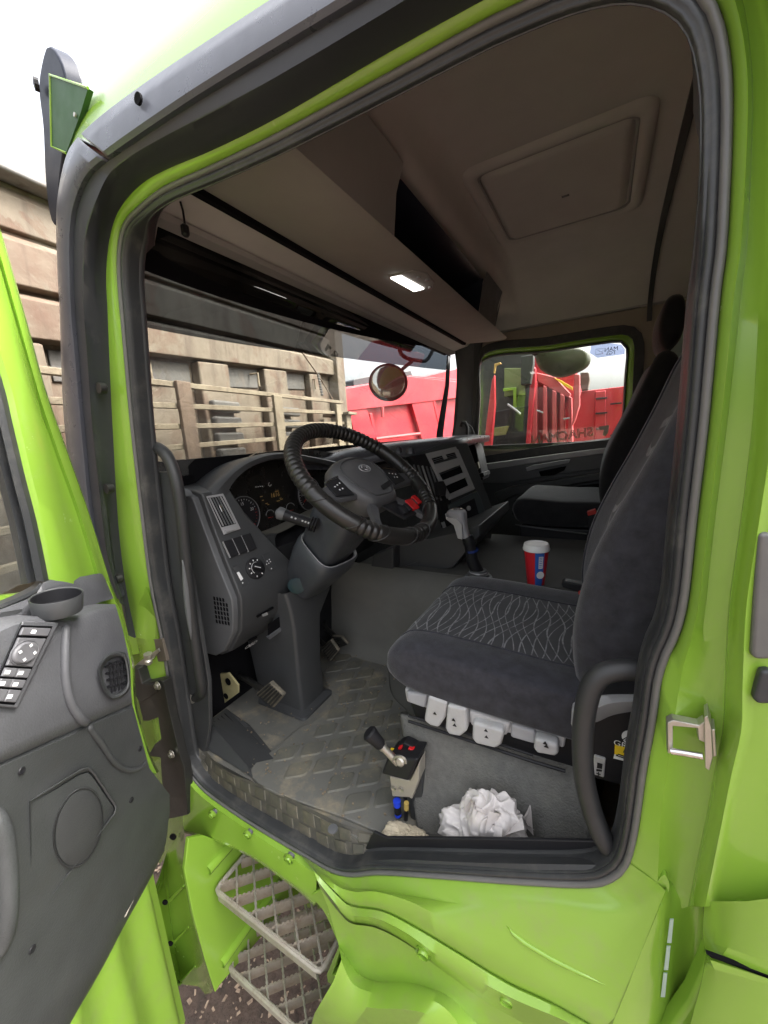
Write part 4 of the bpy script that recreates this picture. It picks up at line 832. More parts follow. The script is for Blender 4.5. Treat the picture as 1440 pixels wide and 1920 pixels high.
def face(y, t):
    """point on the sloping driver-side face: y across, t = 0 (top) .. 1 (knee edge)"""
    a, c = Vector((-0.925, y, -0.118)), Vector((-0.828, y, -0.40)); return a.lerp(c, t)
fd_ = (Vector((-0.828, 0, -0.40)) - Vector((-0.925, 0, -0.118))).normalized(); fn = Vector((-fd_.z, 0, fd_.x)).normalized(); fn = fn if fn.x > 0 else -fn
def FP(u, v, o=0.0): return PP(u, v, Vector((-0.925, 0, -0.118)) + fn * o, fn)
def fpoly(name, px, m, o=0.0, t=0.004, par=None, bevel=0.001):
    b = MB(); b.prism([FP(u, v, o) for u, v in px], fn * t); return obj(name, b, m, par or db, bevel=bevel)
# tall air vent
fpoly('air_vent', ((386,931),(417,926),(450,992),(419,1003)), 'silver', 0.0, 0.004)
fpoly('vent_recess', ((390,934),(416,930),(442,982),(415,989)), 'void', 0.003, 0.002)
for i in range(5):
    t = (i + 0.5) / 5; x0 = 390 + 25 * t; x1 = 415 + 27 * t; y0 = 934 - 4 * t; y1 = 988 - 6 * t
    fpoly('vent_slat', ((x0 - 1, y0 + 1), (x0 + 0.8, y0 + 0.6), (x1 + 0.8, y1 - 1), (x1 - 1, y1 - 0.6)), 'silver' if i in (0, 4) else 'dash_side', 0.004, 0.004, bevel=0)
fpoly('vent_tab', ((409,948),(413,946),(419,958),(415,961)), 'chrome', 0.007, 0.004)
fpoly('vent_wheel', ((420,993),(437,988),(440,993),(423,999)), 'silver', 0.004, 0.005)
for i in range(3):
    x = 417 + 17 * i; y = 1016 - 5.5 * i
    fpoly('switch_blank', ((x, y), (x + 16, y - 5), (x + 29, y + 24), (x + 14, y + 30)), 'black', 0.0, 0.006, bevel=0.0015)
    fpoly('switch_gap', ((x - 1.2, y + .3), (x - 0.2, y), (x + 13.8, y + 30), (x + 12.8, y + 30.5)), 'silver', 0.0, 0.005, bevel=0)
# light switch dial
c = FP(478, 1066, 0.0); kn = MB(); kn.lathe([(0.031, 0), (0.031, 0.004), (0.028, 0.006), (0.018, 0.007), (0.017, 0.008), (0.0, 0.008)], c, fn, 28); obj('light_dial', kn, 'black', db)
b = MB(); e1 = fd_; e2 = Vector((0, 1, 0)); d1 = (e1 * 0.5 + e2 * 0.87); d2 = fn.cross(d1); b.box(c + fn * 0.012, (0.016, 0.005, 0.006), (d1, d2, fn)); obj('dial_grip', b, 'black', db, bevel=0.003)
b = MB(); b.box(c + fn * 0.0183 - d1 * 0.004, (0.010, 0.0008, 0.0004), (d1, d2, fn)); obj('dial_pointer', b, 'white', db)
b = MB()
for a in (200, 165, 130, 95, 60, 300, 250):
    d = (e2 * math.cos(R_(a)) - e1 * math.sin(R_(a))); b.box(c + fn * 0.0075 + d * 0.0235, (0.0022, 0.0015, 0.0003), (d, fn.cross(d), fn))
obj('dial_marks', b, 'white', db)
b = MB(); b.tube([c + fn * 0.0085 + (e2 * math.cos(R_(a)) - e1 * math.sin(R_(a))) * 0.0172 for a in range(70, 230, 10)], 0.0006, 4); obj('dial_arc', b, 'white', db)
fpoly('roller_panel', ((436,1063),(446,1059),(466,1094),(455,1099)), 'dash', 0.0, 0.003)
fpoly('brightness_roller', ((443,1074),(447,1072),(455,1086),(451,1089)), 'white', 0.002, 0.004)
fpoly('roller_panel', ((491,1042),(504,1036),(518,1066),(507,1071)), 'dash', 0.0, 0.003)
b = MB()
for u, v in ((501,1052),(504,1056),(500,1058),(507,1053),(509,1066),(455,1093),(505,1049)): b.box(FP(u, v, 0.0035), (0.0016, 0.0016, 0.0003), (e1, e2, fn))
obj('switch_symbols', b, 'white', db)
# lower part: groove, pocket, lettering, speaker holes in the end panel
LN = Vector((0.5, 0, -0.09)); 
ldir = (Vector((-0.845, 0, -0.50)) - Vector((-0.828, 0, -0.40))).normalized(); lnrm = Vector((-ldir.z, 0, ldir.x)); lnrm = lnrm if lnrm.x > 0 else -lnrm
def LP(u, v, o=0.0): return PP(u, v, Vector((-0.832, 0, -0.44)) + lnrm * o, lnrm)
ld2 = (Vector((-0.90, 0, -0.575)) - Vector((-0.845, 0, -0.50))).normalized(); ln2 = Vector((-ld2.z, 0, ld2.x)); ln2 = ln2 if ln2.x > 0 else -ln2
def LP2(u, v, o=0.0): return PP(u, v, Vector((-0.845, 0, -0.50)) + ln2 * o, ln2)
for px, m, o in ((((480,1155),(511,1137),(513,1140),(482,1158)), 'void', 0.0), (((490,1152),(500,1148),(502,1152),(492,1156)), 'silver', 0.001)):
    b = MB(); b.prism([LP(u, v, o) for u, v in px], lnrm * 0.002); obj('panel_latch', b, m, db)
b = MB(); b.prism([LP(u, v, 0.0) for u, v in ((503,1170),(524,1156),(524,1176),(502,1192))], lnrm * 0.003); obj('dash_pocket', b, 'void', db)
b = MB(); b.prism([LP(u, v, 0.002) for u, v in ((499,1194),(524,1176),(525,1182),(503,1198))], lnrm * 0.006); obj('pocket_lip', b, 'dash_side', db)
b = MB(); b.prism([LP2(u, v, 0.001) for u, v in ((465,1200),(480,1192),(482,1195),(467,1203))], ln2 * 0.002); obj('panel_slot', b, 'void', db)
a0, a1 = LP2(459, 1216, 0.003), LP2(482, 1203, 0.003); ad = (a1 - a0).normalized(); tx = text_mb('OBD', LP2(471, 1209, 0.003), ad, ad.cross(ln2) * (1 if ad.cross(ln2).z > 0 else -1), 0.024); obj('panel_lettering', tx, 'white', db, angle=180)
b = MB()
for r in range(6):
    for cidx in range(5):
        u = 402 + cidx * 5.6 + r * 0.9; v = 1122 + r * 8.6 + cidx * 1.0
        if r == 0 and cidx > 3: continue
        b.box(PY(u, v, 0.1275), (0.0030, 0.0010, 0.0046), ((1, 0, -0.25), (0, 1, 0), (0.05, 0, 1)))
obj('end_panel_grille', b, 'void', db)
# instrument hood and cluster
HX = -0.93
arch = crom([PX(u, v, HX) for u, v in ((382,938),(390,926),(420,896),(458,867),(500,852),(540,850),(590,858),(640,868),(690,872),(750,862))], 60)
archi = crom([PX(u, v, HX) for u, v in ((420,975),(424,930),(440,900),(470,876),(508,863),(542,861),(590,869),(640,879),(690,882),(748,873))], 60)
back = [Vector((min(p.x - 0.14, xw(p.y) + 0.05), p.y, p.z - 0.012)) for p in arch]
b = MB(); b.rows([back, [p.lerp(q, 0.85) + Vector((0, 0, 0.004)) for p, q in zip(back, arch)], [p + Vector((0.0, 0, 0.002)) for p in arch], [p.lerp(q, 0.15) + Vector((0.012, 0, 0)) for p, q in zip(arch, archi)], [p.lerp(q, 0.85) + Vector((0.010, 0, 0)) for p, q in zip(arch, archi)], archi, [Vector((p.x - 0.075, p.y, p.z)) for p in archi]]); obj('instrument_hood', b, 'dash', db, angle=50)
CX = -0.985
b = MB(); b.prism([PX(u, v, CX) for u, v in ((405,960),(412,890),(480,850),(560,840),(700,860),(720,930),(600,960),(520,1000),(455,1020),(430,1000))], (-0.01, 0, 0)); cl = obj('instrument_cluster', b, mat('cluster_face', (0.012, 0.011, 0.010), 0.25), db)
b = MB(); b.rows([crom([PX(u, v, x) for u, v in q], 20) for q, x in (([(452,1003),(480,1000),(520,985),(560,965),(590,950)], CX + 0.005), ([(458,1012),(480,1008),(524,992),(562,972),(592,957)], CX + 0.035), ([(462,1016),(482,1012),(526,998),(564,978),(594,962)], CX + 0.05))]); obj('cluster_lower_edge', b, mat('cluster_rim', (0.13, 0.125, 0.105), 0.5), db, angle=60)
# face of the dash between the vents and the column
b = MB(); b.prism([PX(u, v, -0.90) for u, v in ((450,995),(470,1018),(520,1000),(516,1010),(520,1055),(528,1100),(505,1110),(470,1040))], (-0.03, 0, 0)); obj('dash_fill_panel', b, 'dash', db, bevel=0.002)
def cpt(u, v, o=0.004): return PX(u, v, CX + o)
def ringpx(cu, cv, ru, rv, rot=0, n=40, o=0.004, a0=0, a1=360):
    return [cpt(cu + ru * math.cos(R_(a)) * math.cos(rot) - rv * math.sin(R_(a)) * math.sin(rot), cv + ru * math.cos(R_(a)) * math.sin(rot) + rv * math.sin(R_(a)) * math.cos(rot), o) for a in [a0 + (a1 - a0) * i / (n - 1) for i in range(n)]]
for cu, cv, ru, rv in ((455,968,32,38),(578,926,26,31)):
    gc = cpt(cu, cv, 0.0); rad = (cpt(cu, cv - rv, 0.0) - gc).length
    gm = MB(); gm.lathe([(rad, 0), (rad * 1.0, 0.006), (rad * 0.95, 0.008), (rad * 0.92, 0.003), (0.0, 0.002)], gc, (1, 0, 0), 40); gg = obj('gauge', gm, 'black', db)
    b = MB(); b.lathe([(rad * 0.97, 0.006), (rad * 0.985, 0.0095), (rad * 1.0, 0.007)], gc, (1, 0, 0), 48, caps=False); obj('gauge_rim', b, 'silver', db)
    b = MB(); bo = MB(); br = MB()
    for i in range(25):
        a = R_(220 - 260 * i / 24); d = Vector((0, math.cos(a), math.sin(a))); t = Vector((0, -math.sin(a), math.cos(a)))
        L = 0.10 if i % 4 == 0 else 0.05
        (br if i > 18 else b).box(gc + Vector((0.0045, 0, 0)) + d * rad * (0.86 - L / 2), (0.0003, rad * L / 2, rad * 0.010), ((1, 0, 0), d, t))
    obj('gauge_marks', b, 'white', db); obj('gauge_red_marks', br, 'redprint', db)
    for i, tx_ in ((4, '5'), (12, '15'), (18, '20')) if cu < 500 else ((4, '20'), (12, '60')):
        a = R_(220 - 260 * i / 24); tm = text_mb(tx_, gc + Vector((0.005, rad * 0.62 * math.cos(a), rad * 0.62 * math.sin(a))), (0, 1, 0), (0, 0, 1), rad * 0.22); obj('gauge_numeral', tm, 'white', db, angle=180)
    b = MB(); a = R_(215); b.box(gc + Vector((0.007, rad * 0.35 * math.cos(a), rad * 0.35 * math.sin(a))), (0.0006, rad * 0.36, rad * 0.018), ((1, 0, 0), (0, math.cos(a), math.sin(a)), (0, -math.sin(a), math.cos(a)))); obj('gauge_needle', b, 'redprint', db)
    b = MB(); b.lathe([(rad * 0.14, 0.003), (rad * 0.13, 0.009), (0, 0.009)], gc, (1, 0, 0), 16); obj('needle_hub', b, 'black', db)
# displays and small indicators
b = MB(); b.prism([cpt(u, v, 0.001) for u, v in ((485,928),(530,918),(537,938),(490,950))], (0.001, 0, 0)); obj('trip_display', b, mat('display_dark', (0.02, 0.018, 0.014), 0.2), db)
tm = text_mb('1616', cpt(516, 928, 0.004), (0, 1, 0), (0, -0.0, 1), 0.022); obj('display_digits', tm, 'orange', db, angle=180)
b = MB()
for u, v, w in ((490,931,4),(493,938,3),(522,939,6),(528,936,5),(500,944,4),(503,946,3),(519,921,7),(526,934,3)): b.box(cpt(u, v, 0.003), (0.0004, 0.0012 * w, 0.0011))
obj('display_marks', b, 'orange', db)
b = MB()
for u in (480, 484, 488, 492): b.box(cpt(u, 913 - (u - 480) * 0.12, 0.003), (0.0004, 0.0018, 0.0011))
b.tube(ringpx(506, 908, 2.5, 3.5, 0, 10, 0.003, 0, 250), 0.0006, 4); obj('cluster_text', b, 'white', db)
for cu, cv in ((507,965),(545,952)):
    b = MB(); b.tube(ringpx(cu, cv, 8, 9, 0, 16, 0.003, 170, 330), 0.0007, 4); obj('small_gauge', b, 'greyprint', db)
    b = MB(); b.tube([cpt(cu - 4, cv + 6, 0.003), cpt(cu + 5, cv + 4, 0.003)], 0.0008, 4); obj('small_needle', b, 'redprint', db)
# dash top to the windscreen
te = [(0.55, -0.98, -0.060), (0.80, -0.93, -0.085), (0.92, -0.80, -0.066), (1.02, -0.68, -0.050), (1.2, -0.56, -0.034), (1.5, -0.56, -0.030), (1.8, -0.58, -0.030), (2.03, -0.64, -0.034)]
tf = crom([Vector((x, y, z)) for y, x, z in te], 40)
b = MB(); b.rows([[p + Vector((0.0, 0, -0.035)) for p in tf], [p + Vector((0.006, 0, -0.008)) for p in tf], tf, [p.lerp(Vector((xw(p.y), p.y, -0.03)), 0.3) + Vector((0, 0, 0.010)) for p in tf], [p.lerp(Vector((xw(p.y), p.y, -0.04)), 0.6) + Vector((0, 0, 0.008)) for p in tf], [Vector((xw(p.y) + 0.01, p.y, -0.055)) for p in tf]]); obj('dash_top', b, 'dashtop', db, angle=60)
for u, v in ((747,849),(770,851)):
    b = MB(); b.lathe([(0.012, 0), (0.010, 0.012), (0.004, 0.018), (0, 0.018)], PZ(u, v, -0.045), (0, 0, 1), 8); obj('sun_sensor', b, 'black', db)
# hollow under the dash, centre and passenger side
b = MB(); b.box((-0.98, 1.44, -0.44), (0.06, 0.60, 0.36)); b.box((-0.99, 0.60, -0.56), (0.05, 0.23, 0.24)); obj('dash_carcass', b, 'black', db)
b = MB(); b.rows([[Vector((x, y, z)) for x, z in ((-0.93, -0.09), (-0.86, -0.2), (-0.84, -0.34), (-0.90, -0.44))] for y in (0.40, 0.7, 0.98)]) if False else b.rows([[Vector((x, y, z)) for x, z in ((-0.99, -0.30), (-0.90, -0.33), (-0.86, -0.40), (-0.92, -0.50))] for y in (0.36, 0.7, 0.98)]); obj('knee_panel', b, 'black', db)
cs = lambda x: Vector(x)
SA, SBp = Vector((-0.66, 0.95, 0)), Vector((-0.51, 1.2, 0)); snv = Vector((0.857, -0.515, 0.0)); snv = (snv + Vector((0, 0, 0.22))).normalized()
def SP(u, v, o=0.0): return PP(u, v, SA + snv * o + Vector((0, 0, -0.12)), snv)
def spoly(name, px, m, o=0.0, t=0.004, bevel=0.0015, par=None):
    b = MB(); b.prism([SP(u, v, o) for u, v in px], snv * t); return obj(name, b, m, par or db, bevel=bevel)
spoly('stack_carcass', ((782,850),(812,838),(862,836),(892,915),(912,966),(905,1010),(850,1012),(832,980)), 'dash', -0.06, 0.055)
spoly('stack_side', ((760,858),(798,852),(836,934),(848,990),(830,1000),(812,930)), 'black', -0.03, 0.03)
fr = [((797,851),(853,838),(857,847),(803,861)), ((797,851),(806,858),(846,935),(837,935)), ((849,840),(857,843),(889,917),(880,917)), ((810,872),(861,858),(867,870),(818,889)), ((824,903),(868,886),(873,895),(831,913)), ((837,929),(880,909),(888,918),(841,938))]
for i, px in enumerate(fr): spoly('stack_frame', px, 'silver', 0.0 + 0.0006 * i, 0.008, bevel=0.002)
for px in (((806,855),(826,850),(831,862),(813,868)), ((833,848),(848,844),(853,856),(838,860))):
    spoly('centre_vent', px, 'void', 0.001, 0.003)
    for i in range(4):
        t = (i + 0.5) / 4; a = [Vector((p[0], p[1])) for p in px]; l0 = a[0].lerp(a[3], t); r0 = a[1].lerp(a[2], t)
        spoly('vent_slat', ((l0.x, l0.y - .8), (r0.x, r0.y - .8), (r0.x, r0.y + .6), (l0.x, l0.y + .6)), 'dash_side', 0.003, 0.004, bevel=0)
spoly('vent_divider', ((826,850),(832,848),(838,860),(832,862)), 'silver', 0.003, 0.006)
spoly('stack_pocket', ((822,892),(863,875),(869,887),(828,903)), 'void', -0.002, 0.004, bevel=0)
spoly('stack_pocket', ((832,911),(871,893),(880,910),(840,929)), 'void', -0.002, 0.004, bevel=0)
spoly('lower_stack', ((838,947),(892,921),(899,934),(909,966),(896,984),(850,990)), mat('teal_grey', (0.05, 0.06, 0.062), 0.45), -0.004, 0.01, bevel=0.004)
spoly('lower_stack_face', ((846,956),(889,934),(898,966),(858,984)), 'black', 0.006, 0.002)
spoly('chrome_strip', ((890,968),(902,962),(903,965),(891,971)), 'chrome', 0.008, 0.002, bevel=0)
for u, v, r in ((878,953,0.010),(866,958,0.006)):
    b = MB(); b.lathe([(r, 0), (r, 0.006), (r * .6, 0.008), (0, 0.008)], SP(u, v, 0.008), snv, 14); obj('stack_socket', b, 'silver', db)
for i in range(5):
    u = 774 + i * 8; spoly('side_vent_slat', ((u, 872 + i * 1), (u + 2, 871 + i * 1), (u + 22, 930 + i * 2), (u + 20, 931 + i * 2)), 'dash_side' if i != 2 else 'silver', 0.001, 0.005, bevel=0)
spoly('phone_holder', ((812,905),(824,903),(830,915),(828,930),(816,932)), 'black', 0.004, 0.03, bevel=0.003)
spoly('stack_switch', ((826,980),(832,978),(838,994),(832,996)), 'silver', 0.0, 0.006)
# passenger side of the dash
b = MB(); b.prism([PY(u, v, 1.84) for u, v in ((856,836),(870,829),(886,828),(893,840),(902,880),(906,900),(890,905),(878,895))], (0, 0.16, 0)); pd = obj('glove_panel', b, 'black', db, bevel=0.008)
b = MB(); b.prism([PY(u, v, 1.82) for u, v in ((872,879),(896,866),(899,878),(876,893))], (0, 0.15, 0)); obj('glove_trim', b, mat('glove_beige', (0.10, 0.09, 0.07), 0.5), db, bevel=0.003)
b = MB(); b.prism([PY(u, v, 1.82) for u, v in ((876,893),(906,886),(908,893),(882,906))], (0, 0.15, 0)); obj('glove_shelf', b, 'black', db, bevel=0.003)
# black lower console under the centre stack
b = MB(); b.prism([PY(u, v, 0.80) for u, v in ((736,1025),(850,1000),(898,985),(900,1005),(878,1030),(850,1064),(788,1078),(734,1103),(722,1098))], (0, 0.5, 0)); obj('lower_console', b, 'dash', db, bevel=0.004)
b = MB(); b.prism([PY(u, v, 0.796) for u, v in ((757,1062),(785,1052),(787,1072),(759,1082))], (0, 0.004, 0)); obj('console_flap', b, 'dash', db, bevel=0.001)
b = MB(); b.prism([PY(u, v, 0.74) for u, v in ((700,1040),(738,1025),(736,1104),(712,1092),(690,1080))], (0, 0.06, 0)); obj('console_cheek', b, 'dash', db, bevel=0.006)
# ------------------------------------------------------------------ steering wheel and column
SC = Vector((-0.545, 0.367, -0.107)); el, az = R_(48.6), R_(-5.8)
sn = Vector((math.cos(el) * math.cos(az), math.cos(el) * math.sin(az), math.sin(el)))
su = sn.cross(Vector((0, 0, 1))); su = su.normalized(); su = su if su.y > 0 else -su       # across the wheel, passenger side
sv = su.cross(sn); sv = sv if sv.z > 0 else -sv                                           # up the wheel
sw = obj('steering_wheel', MB().lathe([(0.03, -0.06), (0.03, -0.02), (0.0, -0.02)], SC, sn, 16), 'black', TR)
RR = 0.205
def onrim(a, r=RR, h=0.0): return SC + (su * math.cos(a) + sv * math.sin(a)) * r + sn * h
n1 = 360; path = []; rads = []
def smooth_zone(deg):
    # corrugated sleeve with four smooth stitched grips
    for c0, w in ((200, 17), (245, 13), (292, 20), (15, 15), (338, 10)):
        if abs((deg - c0 + 180) % 360 - 180) < w: return True
    return False
for i in range(n1):
    d = 360 * i / n1; path.append(onrim(R_(d)))
    rads.append(0.0215 if smooth_zone(d) else 0.0195 + 0.0022 * math.cos(2 * math.pi * i / 3.6) ** 1)
rim = MB(); nn = 720; rows = []
for i in range(nn):
    d = 360 * i / nn; a = R_(d); c = onrim(a); rd = (su * math.cos(a) + sv * math.sin(a))
    rr = 0.0208 if smooth_zone(d) else 0.0185 + 0.0028 * abs(math.sin(math.pi * d / 4.2))
    tw = 0.0
    rows.append([c + rd * rr * math.cos(q * math.pi / 7) + sn * rr * math.sin(q * math.pi / 7) for q in range(14)])
rim.rows(rows, closed_v=True, closed_u=True); obj('rim_cover', rim, 'leather', sw, angle=180)
for c0 in (188, 214, 233, 257, 273, 311, 1, 29, 330, 347):
    b = MB(); b.tube([onrim(R_(c0 + 5 * math.sin(q)), RR + 0.0212 * math.cos(q), 0.0212 * math.sin(q)) for q in [2 * math.pi * k / 20 for k in range(20)]], 0.0016, 5, closed=True)
    obj('rim_seam', b, 'leather', sw, angle=180)
# hub: rounded trapezoid pad with crest and label strip
def HPt(x, y, h=0.0): return SC + su * x + sv * y + sn * h
ho = [(-0.085, 0.060), (-0.04, 0.082), (0.02, 0.088), (0.075, 0.066), (0.098, 0.02), (0.085, -0.03), (0.062, -0.075), (0.04, -0.088), (-0.04, -0.088), (-0.062, -0.072), (-0.088, -0.03), (-0.10, 0.02)]
def outline(k, h, n=48): return crom([HPt(x * k, y * k, h) for x, y in ho], n, closed=True)
hm = MB(); hm.rows([outline(0.9, -0.06), outline(1.02, -0.03), outline(1.0, -0.01), outline(0.94, 0.002), outline(0.80, 0.010), outline(0.4, 0.014)], closed_v=True); hm.poly(outline(0.4, 0.014)); obj('hub_pad', hm, 'wheelhub', sw, angle=60)
hm = MB(); hm.rows([outline(0.80, 0.009), outline(0.79, 0.0125), outline(0.775, 0.0125), outline(0.765, 0.009)], closed_v=True); obj('hub_groove', hm, 'dash', sw, angle=60)
b = MB(); cc = HPt(0.010, 0.025, 0.014)
b.tube([cc + su * (0.021 * math.cos(q)) + sv * (0.013 * math.sin(q)) for q in [2 * math.pi * k / 24 for k in range(24)]], 0.0019, 6, closed=True)
b.tube([cc + su * x + sv * y for x, y in ((-0.010, 0.002), (-0.004, 0.010), (0.004, 0.004))], 0.0022, 6); b.tube([cc + su * x + sv * y for x, y in ((0.010, -0.002), (0.004, -0.010), (-0.004, -0.004))], 0.0022, 6); b.box(cc + su * 0.012, (0.003, 0.006, 0.0015), (su, sv, sn))
obj('wheel_emblem', b, 'silver', sw, angle=180)
b = MB(); b.prism([HPt(x, y, 0.0125) for x, y in ((0.004, -0.060), (0.066, -0.046), (0.063, -0.031), (0.006, -0.044))], sn * 0.002); obj('hub_strip', b, 'black', sw, bevel=0.001)
# spokes and switch pods
for sgn in (-1, 1):
    b = MB(); rows = []
    for t in (0.0, 0.35, 0.7, 1.0):
        x = sgn * (0.075 + 0.115 * t); w = 0.038 - 0.016 * t; yc = -0.012 - 0.012 * t
        rows.append([HPt(x, yc + w, -0.012), HPt(x, yc + w * 0.8, -0.002), HPt(x, yc - w * 0.8, -0.002), HPt(x, yc - w, -0.012), HPt(x, yc - w * .8, -0.025), HPt(x, yc + w * .8, -0.025)])
    b.rows(rows, closed_v=True); obj('wheel_spoke', b, 'wheelhub', sw, bevel=0.003)
    b = MB(); b.prism([HPt(sgn * x, y, -0.001) for x, y in ((0.096, 0.020), (0.150, 0.008), (0.152, -0.036), (0.092, -0.044))], sn * 0.004); obj('switch_pod', b, 'black', sw, bevel=0.002)
    b = MB(); b.tube([HPt(sgn * x, y, 0.004) for x, y in ((0.096, 0.022), (0.150, 0.010))], 0.0022, 6); obj('pod_trim', b, 'chrome', sw)
    b = MB()
    for x, y in ((0.108, 0.000), (0.120, -0.004), (0.132, -0.008), (0.114, -0.018), (0.126, -0.020)): b.box(HPt(sgn * x, y, 0.0035), (0.0018, 0.0018, 0.0004), (su, sv, sn))
    obj('pod_symbols', b, 'white', sw)
for sgn in (-1, 1):
    b = MB(); b.rows([[HPt(sgn * x, y + dy, h) for dy, h in ((0.022, -0.018), (0.018, -0.006), (-0.018, -0.006), (-0.022, -0.018))] for x, y in ((0.045, -0.078), (0.075, -0.112), (0.10, -0.158))]); obj('lower_spoke', b, 'wheelhub', sw, angle=60)
b = MB(); b.prism([HPt(x, y, -0.016) for x, y in ((-0.02, -0.088), (0.062, -0.082), (0.135, -0.105), (0.135, -0.145), (0.02, -0.150))], sn * 0.006); obj('switch_bank', b, 'black', sw, bevel=0.002)
def rim_btn(name, c, w, h, m):
    o = HPt(*c); b = MB(); b.prism(rrect(o, su, sv, w, h, 0.004, 3), sn * 0.008); obj(name, b, m, sw, bevel=0.0015)
rim_btn('red_button', (0.090, -0.118, -0.010), 0.016, 0.019, 'red'); rim_btn('red_button', (0.128, -0.108, -0.010), 0.010, 0.016, 'red'); rim_btn('black_button', (0.110, -0.112, -0.010), 0.004, 0.012, 'dash')
rim_btn('black_button', (0.062, -0.122, -0.010), 0.008, 0.014, 'black'); rim_btn('black_button', (0.036, -0.124, -0.010), 0.010, 0.014, 'black')
# column shroud below the wheel
cx = -sn
def colsec(d, w, h, yo=0.0, rnd=0.5, n=28):
    o = SC + cx * d + sv * yo; out = []
    for i in range(n):
        a = 2 * math.pi * i / n; ca, sa2 = math.cos(a), math.sin(a)
        out.append(o + su * (w * math.copysign(abs(ca) ** rnd, ca)) + sv * (h * math.copysign(abs(sa2) ** rnd, sa2)))
    return out
b = MB(); b.rows([colsec(0.055, 0.045, 0.04), colsec(0.06, 0.075, 0.062), colsec(0.10, 0.086, 0.074, -0.005), colsec(0.17, 0.082, 0.072, -0.008), colsec(0.25, 0.068, 0.066, -0.010), colsec(0.30, 0.056, 0.060, -0.01), colsec(0.40, 0.050, 0.056)], closed_v=True); b.poly(colsec(0.055, 0.045, 0.04)); col_o = obj('steering_column', b, 'column', TR, angle=50)
b = MB(); b.rows([colsec(0.255, 0.080, 0.072, -0.018, 0.5), colsec(0.26, 0.085, 0.077, -0.018, 0.5), colsec(0.30, 0.086, 0.078, -0.02, 0.5), colsec(0.35, 0.080, 0.070, -0.02, 0.5), colsec(0.43, 0.065, 0.056, -0.02, 0.5)], closed_v=True); obj('column_collar', b, 'column', col_o, angle=50)
b = MB(); b.rows([colsec(0.2545, 0.080, 0.072, -0.018, 0.5), colsec(0.2535, 0.0775, 0.0695, -0.018, 0.5), colsec(0.26, 0.074, 0.066, -0.018, 0.5)], closed_v=True); obj('collar_lip', b, 'silver', col_o, angle=60)
b = MB(); c = PY(556, 1096, 0.318); b.lathe([(0.026, 0), (0.026, 0.003), (0.022, 0.004), (0, 0.004)], PP(556, 1098, SC + cx * 0.31 - su * 0.086, Vector((0.45, -0.75, -0.2))), Vector((0.45, -0.85, -0.1)), 24); obj('collar_cap', b, mat('cap_teal', (0.014, 0.036, 0.045), 0.4), col_o)
b = MB()
for i in range(6): b.tube([PP(549 + i * 3.6, 1028 + i * 2.4, SC + cx * 0.20 - su * 0.07, -su), PP(560 + i * 3.2, 1012 + i * 2.6, SC + cx * 0.20 - su * 0.07, -su)], 0.0035, 5)
obj('column_gaiter', b, 'black', col_o)
# stalk
s0_, s1_ = PY(592, 985, 0.285), PY(521, 961, 0.235)
b = MB(); b.tube([s0_, s0_.lerp(s1_, 0.2), s0_.lerp(s1_, 0.7), s0_.lerp(s1_, 0.85)], [0.017, 0.0145, 0.0145, 0.0155], 14); st_ = obj('column_stalk', b, 'black', TR, angle=60)
dvec = (s1_ - s0_).normalized(); b = MB(); b.lathe([(0.0155, 0), (0.017, 0.004), (0.017, 0.016), (0.014, 0.019), (0.010, 0.019), (0.010, 0.022), (0.005, 0.024), (0, 0.024)], s0_.lerp(s1_, 0.83), dvec, 20); obj('stalk_knob', b, 'dash_side', st_)
b = MB(); tow = (CAM - s0_).normalized()
for t in (0.18, 0.26, 0.34, 0.52, 0.62): b.box(s0_.lerp(s1_, t) + (tow - dvec * tow.dot(dvec)).normalized() * 0.0150, (0.0022, 0.0022, 0.0006), (dvec, dvec.cross(tow).normalized(), tow))
obj('stalk_symbols', b, 'greyprint', st_)
b = MB()
for d in (0.0, 0.007, 0.014): b.lathe([(0.019, -0.002), (0.021, 0.0), (0.019, 0.003)], s0_ + dvec * d, dvec, 18)
obj('stalk_boot', b, 'black', st_)
# pedestal down to the floor
def PED(z, x0, x1, y0, y1): return rrect(((x0 + x1) / 2, (y0 + y1) / 2, z), (1, 0, 0), (0, 1, 0), (x1 - x0) / 2, (y1 - y0) / 2, 0.012, 3)
b = MB(); b.rows([PED(-0.44, -1.06, -0.80, 0.28, 0.52), PED(-0.50, -1.04, -0.79, 0.285, 0.48), PED(-0.56, -1.03, -0.79, 0.29, 0.42), PED(-0.70, -1.0, -0.79, 0.285, 0.40), PED(-0.83, -0.98, -0.785, 0.28, 0.395), PED(-0.838, -0.97, -0.765, 0.262, 0.412), PED(-0.845, -0.97, -0.763, 0.26, 0.414)], closed_v=True); obj('column_pedestal', b, 'dash', TR, angle=40)
# ------------------------------------------------------------------ pedals and foot rest
def pedal(name, pts, y, stem, zoff=0.0):
    P = [PY(u, v, y) for u, v in pts]; nn_ = (P[1] - P[0]).cross(P[2] - P[0]).normalized(); nn_ = nn_ if nn_.dot(CAM - P[0]) > 0 else -nn_
    b = MB(); b.prism(P, -nn_ * 0.014); o = obj(name, b, 'pedal', TR, bevel=0.004)
    b = MB()
    for i in range(6):
        t = (i + 0.7) / 6.4; a = P[0].lerp(P[3], t); c = P[1].lerp(P[2], t); b.tube([a.lerp(c, 0.06) + nn_ * 0.001, a.lerp(c, 0.94) + nn_ * 0.002], 0.0036, 6)
    obj('pedal_rib', b, 'hinge', o); b = MB(); b.tube([PY(u, v, y + dy) for u, v, dy in stem], 0.010, 8); obj('pedal_arm', b, 'hinge', o)
    return o
pedal('clutch_pedal', ((479,1301),(506,1279),(532,1304),(512,1328)), 0.20, ((505,1300,0.012),(470,1278,0.03),(440,1262,0.09)))
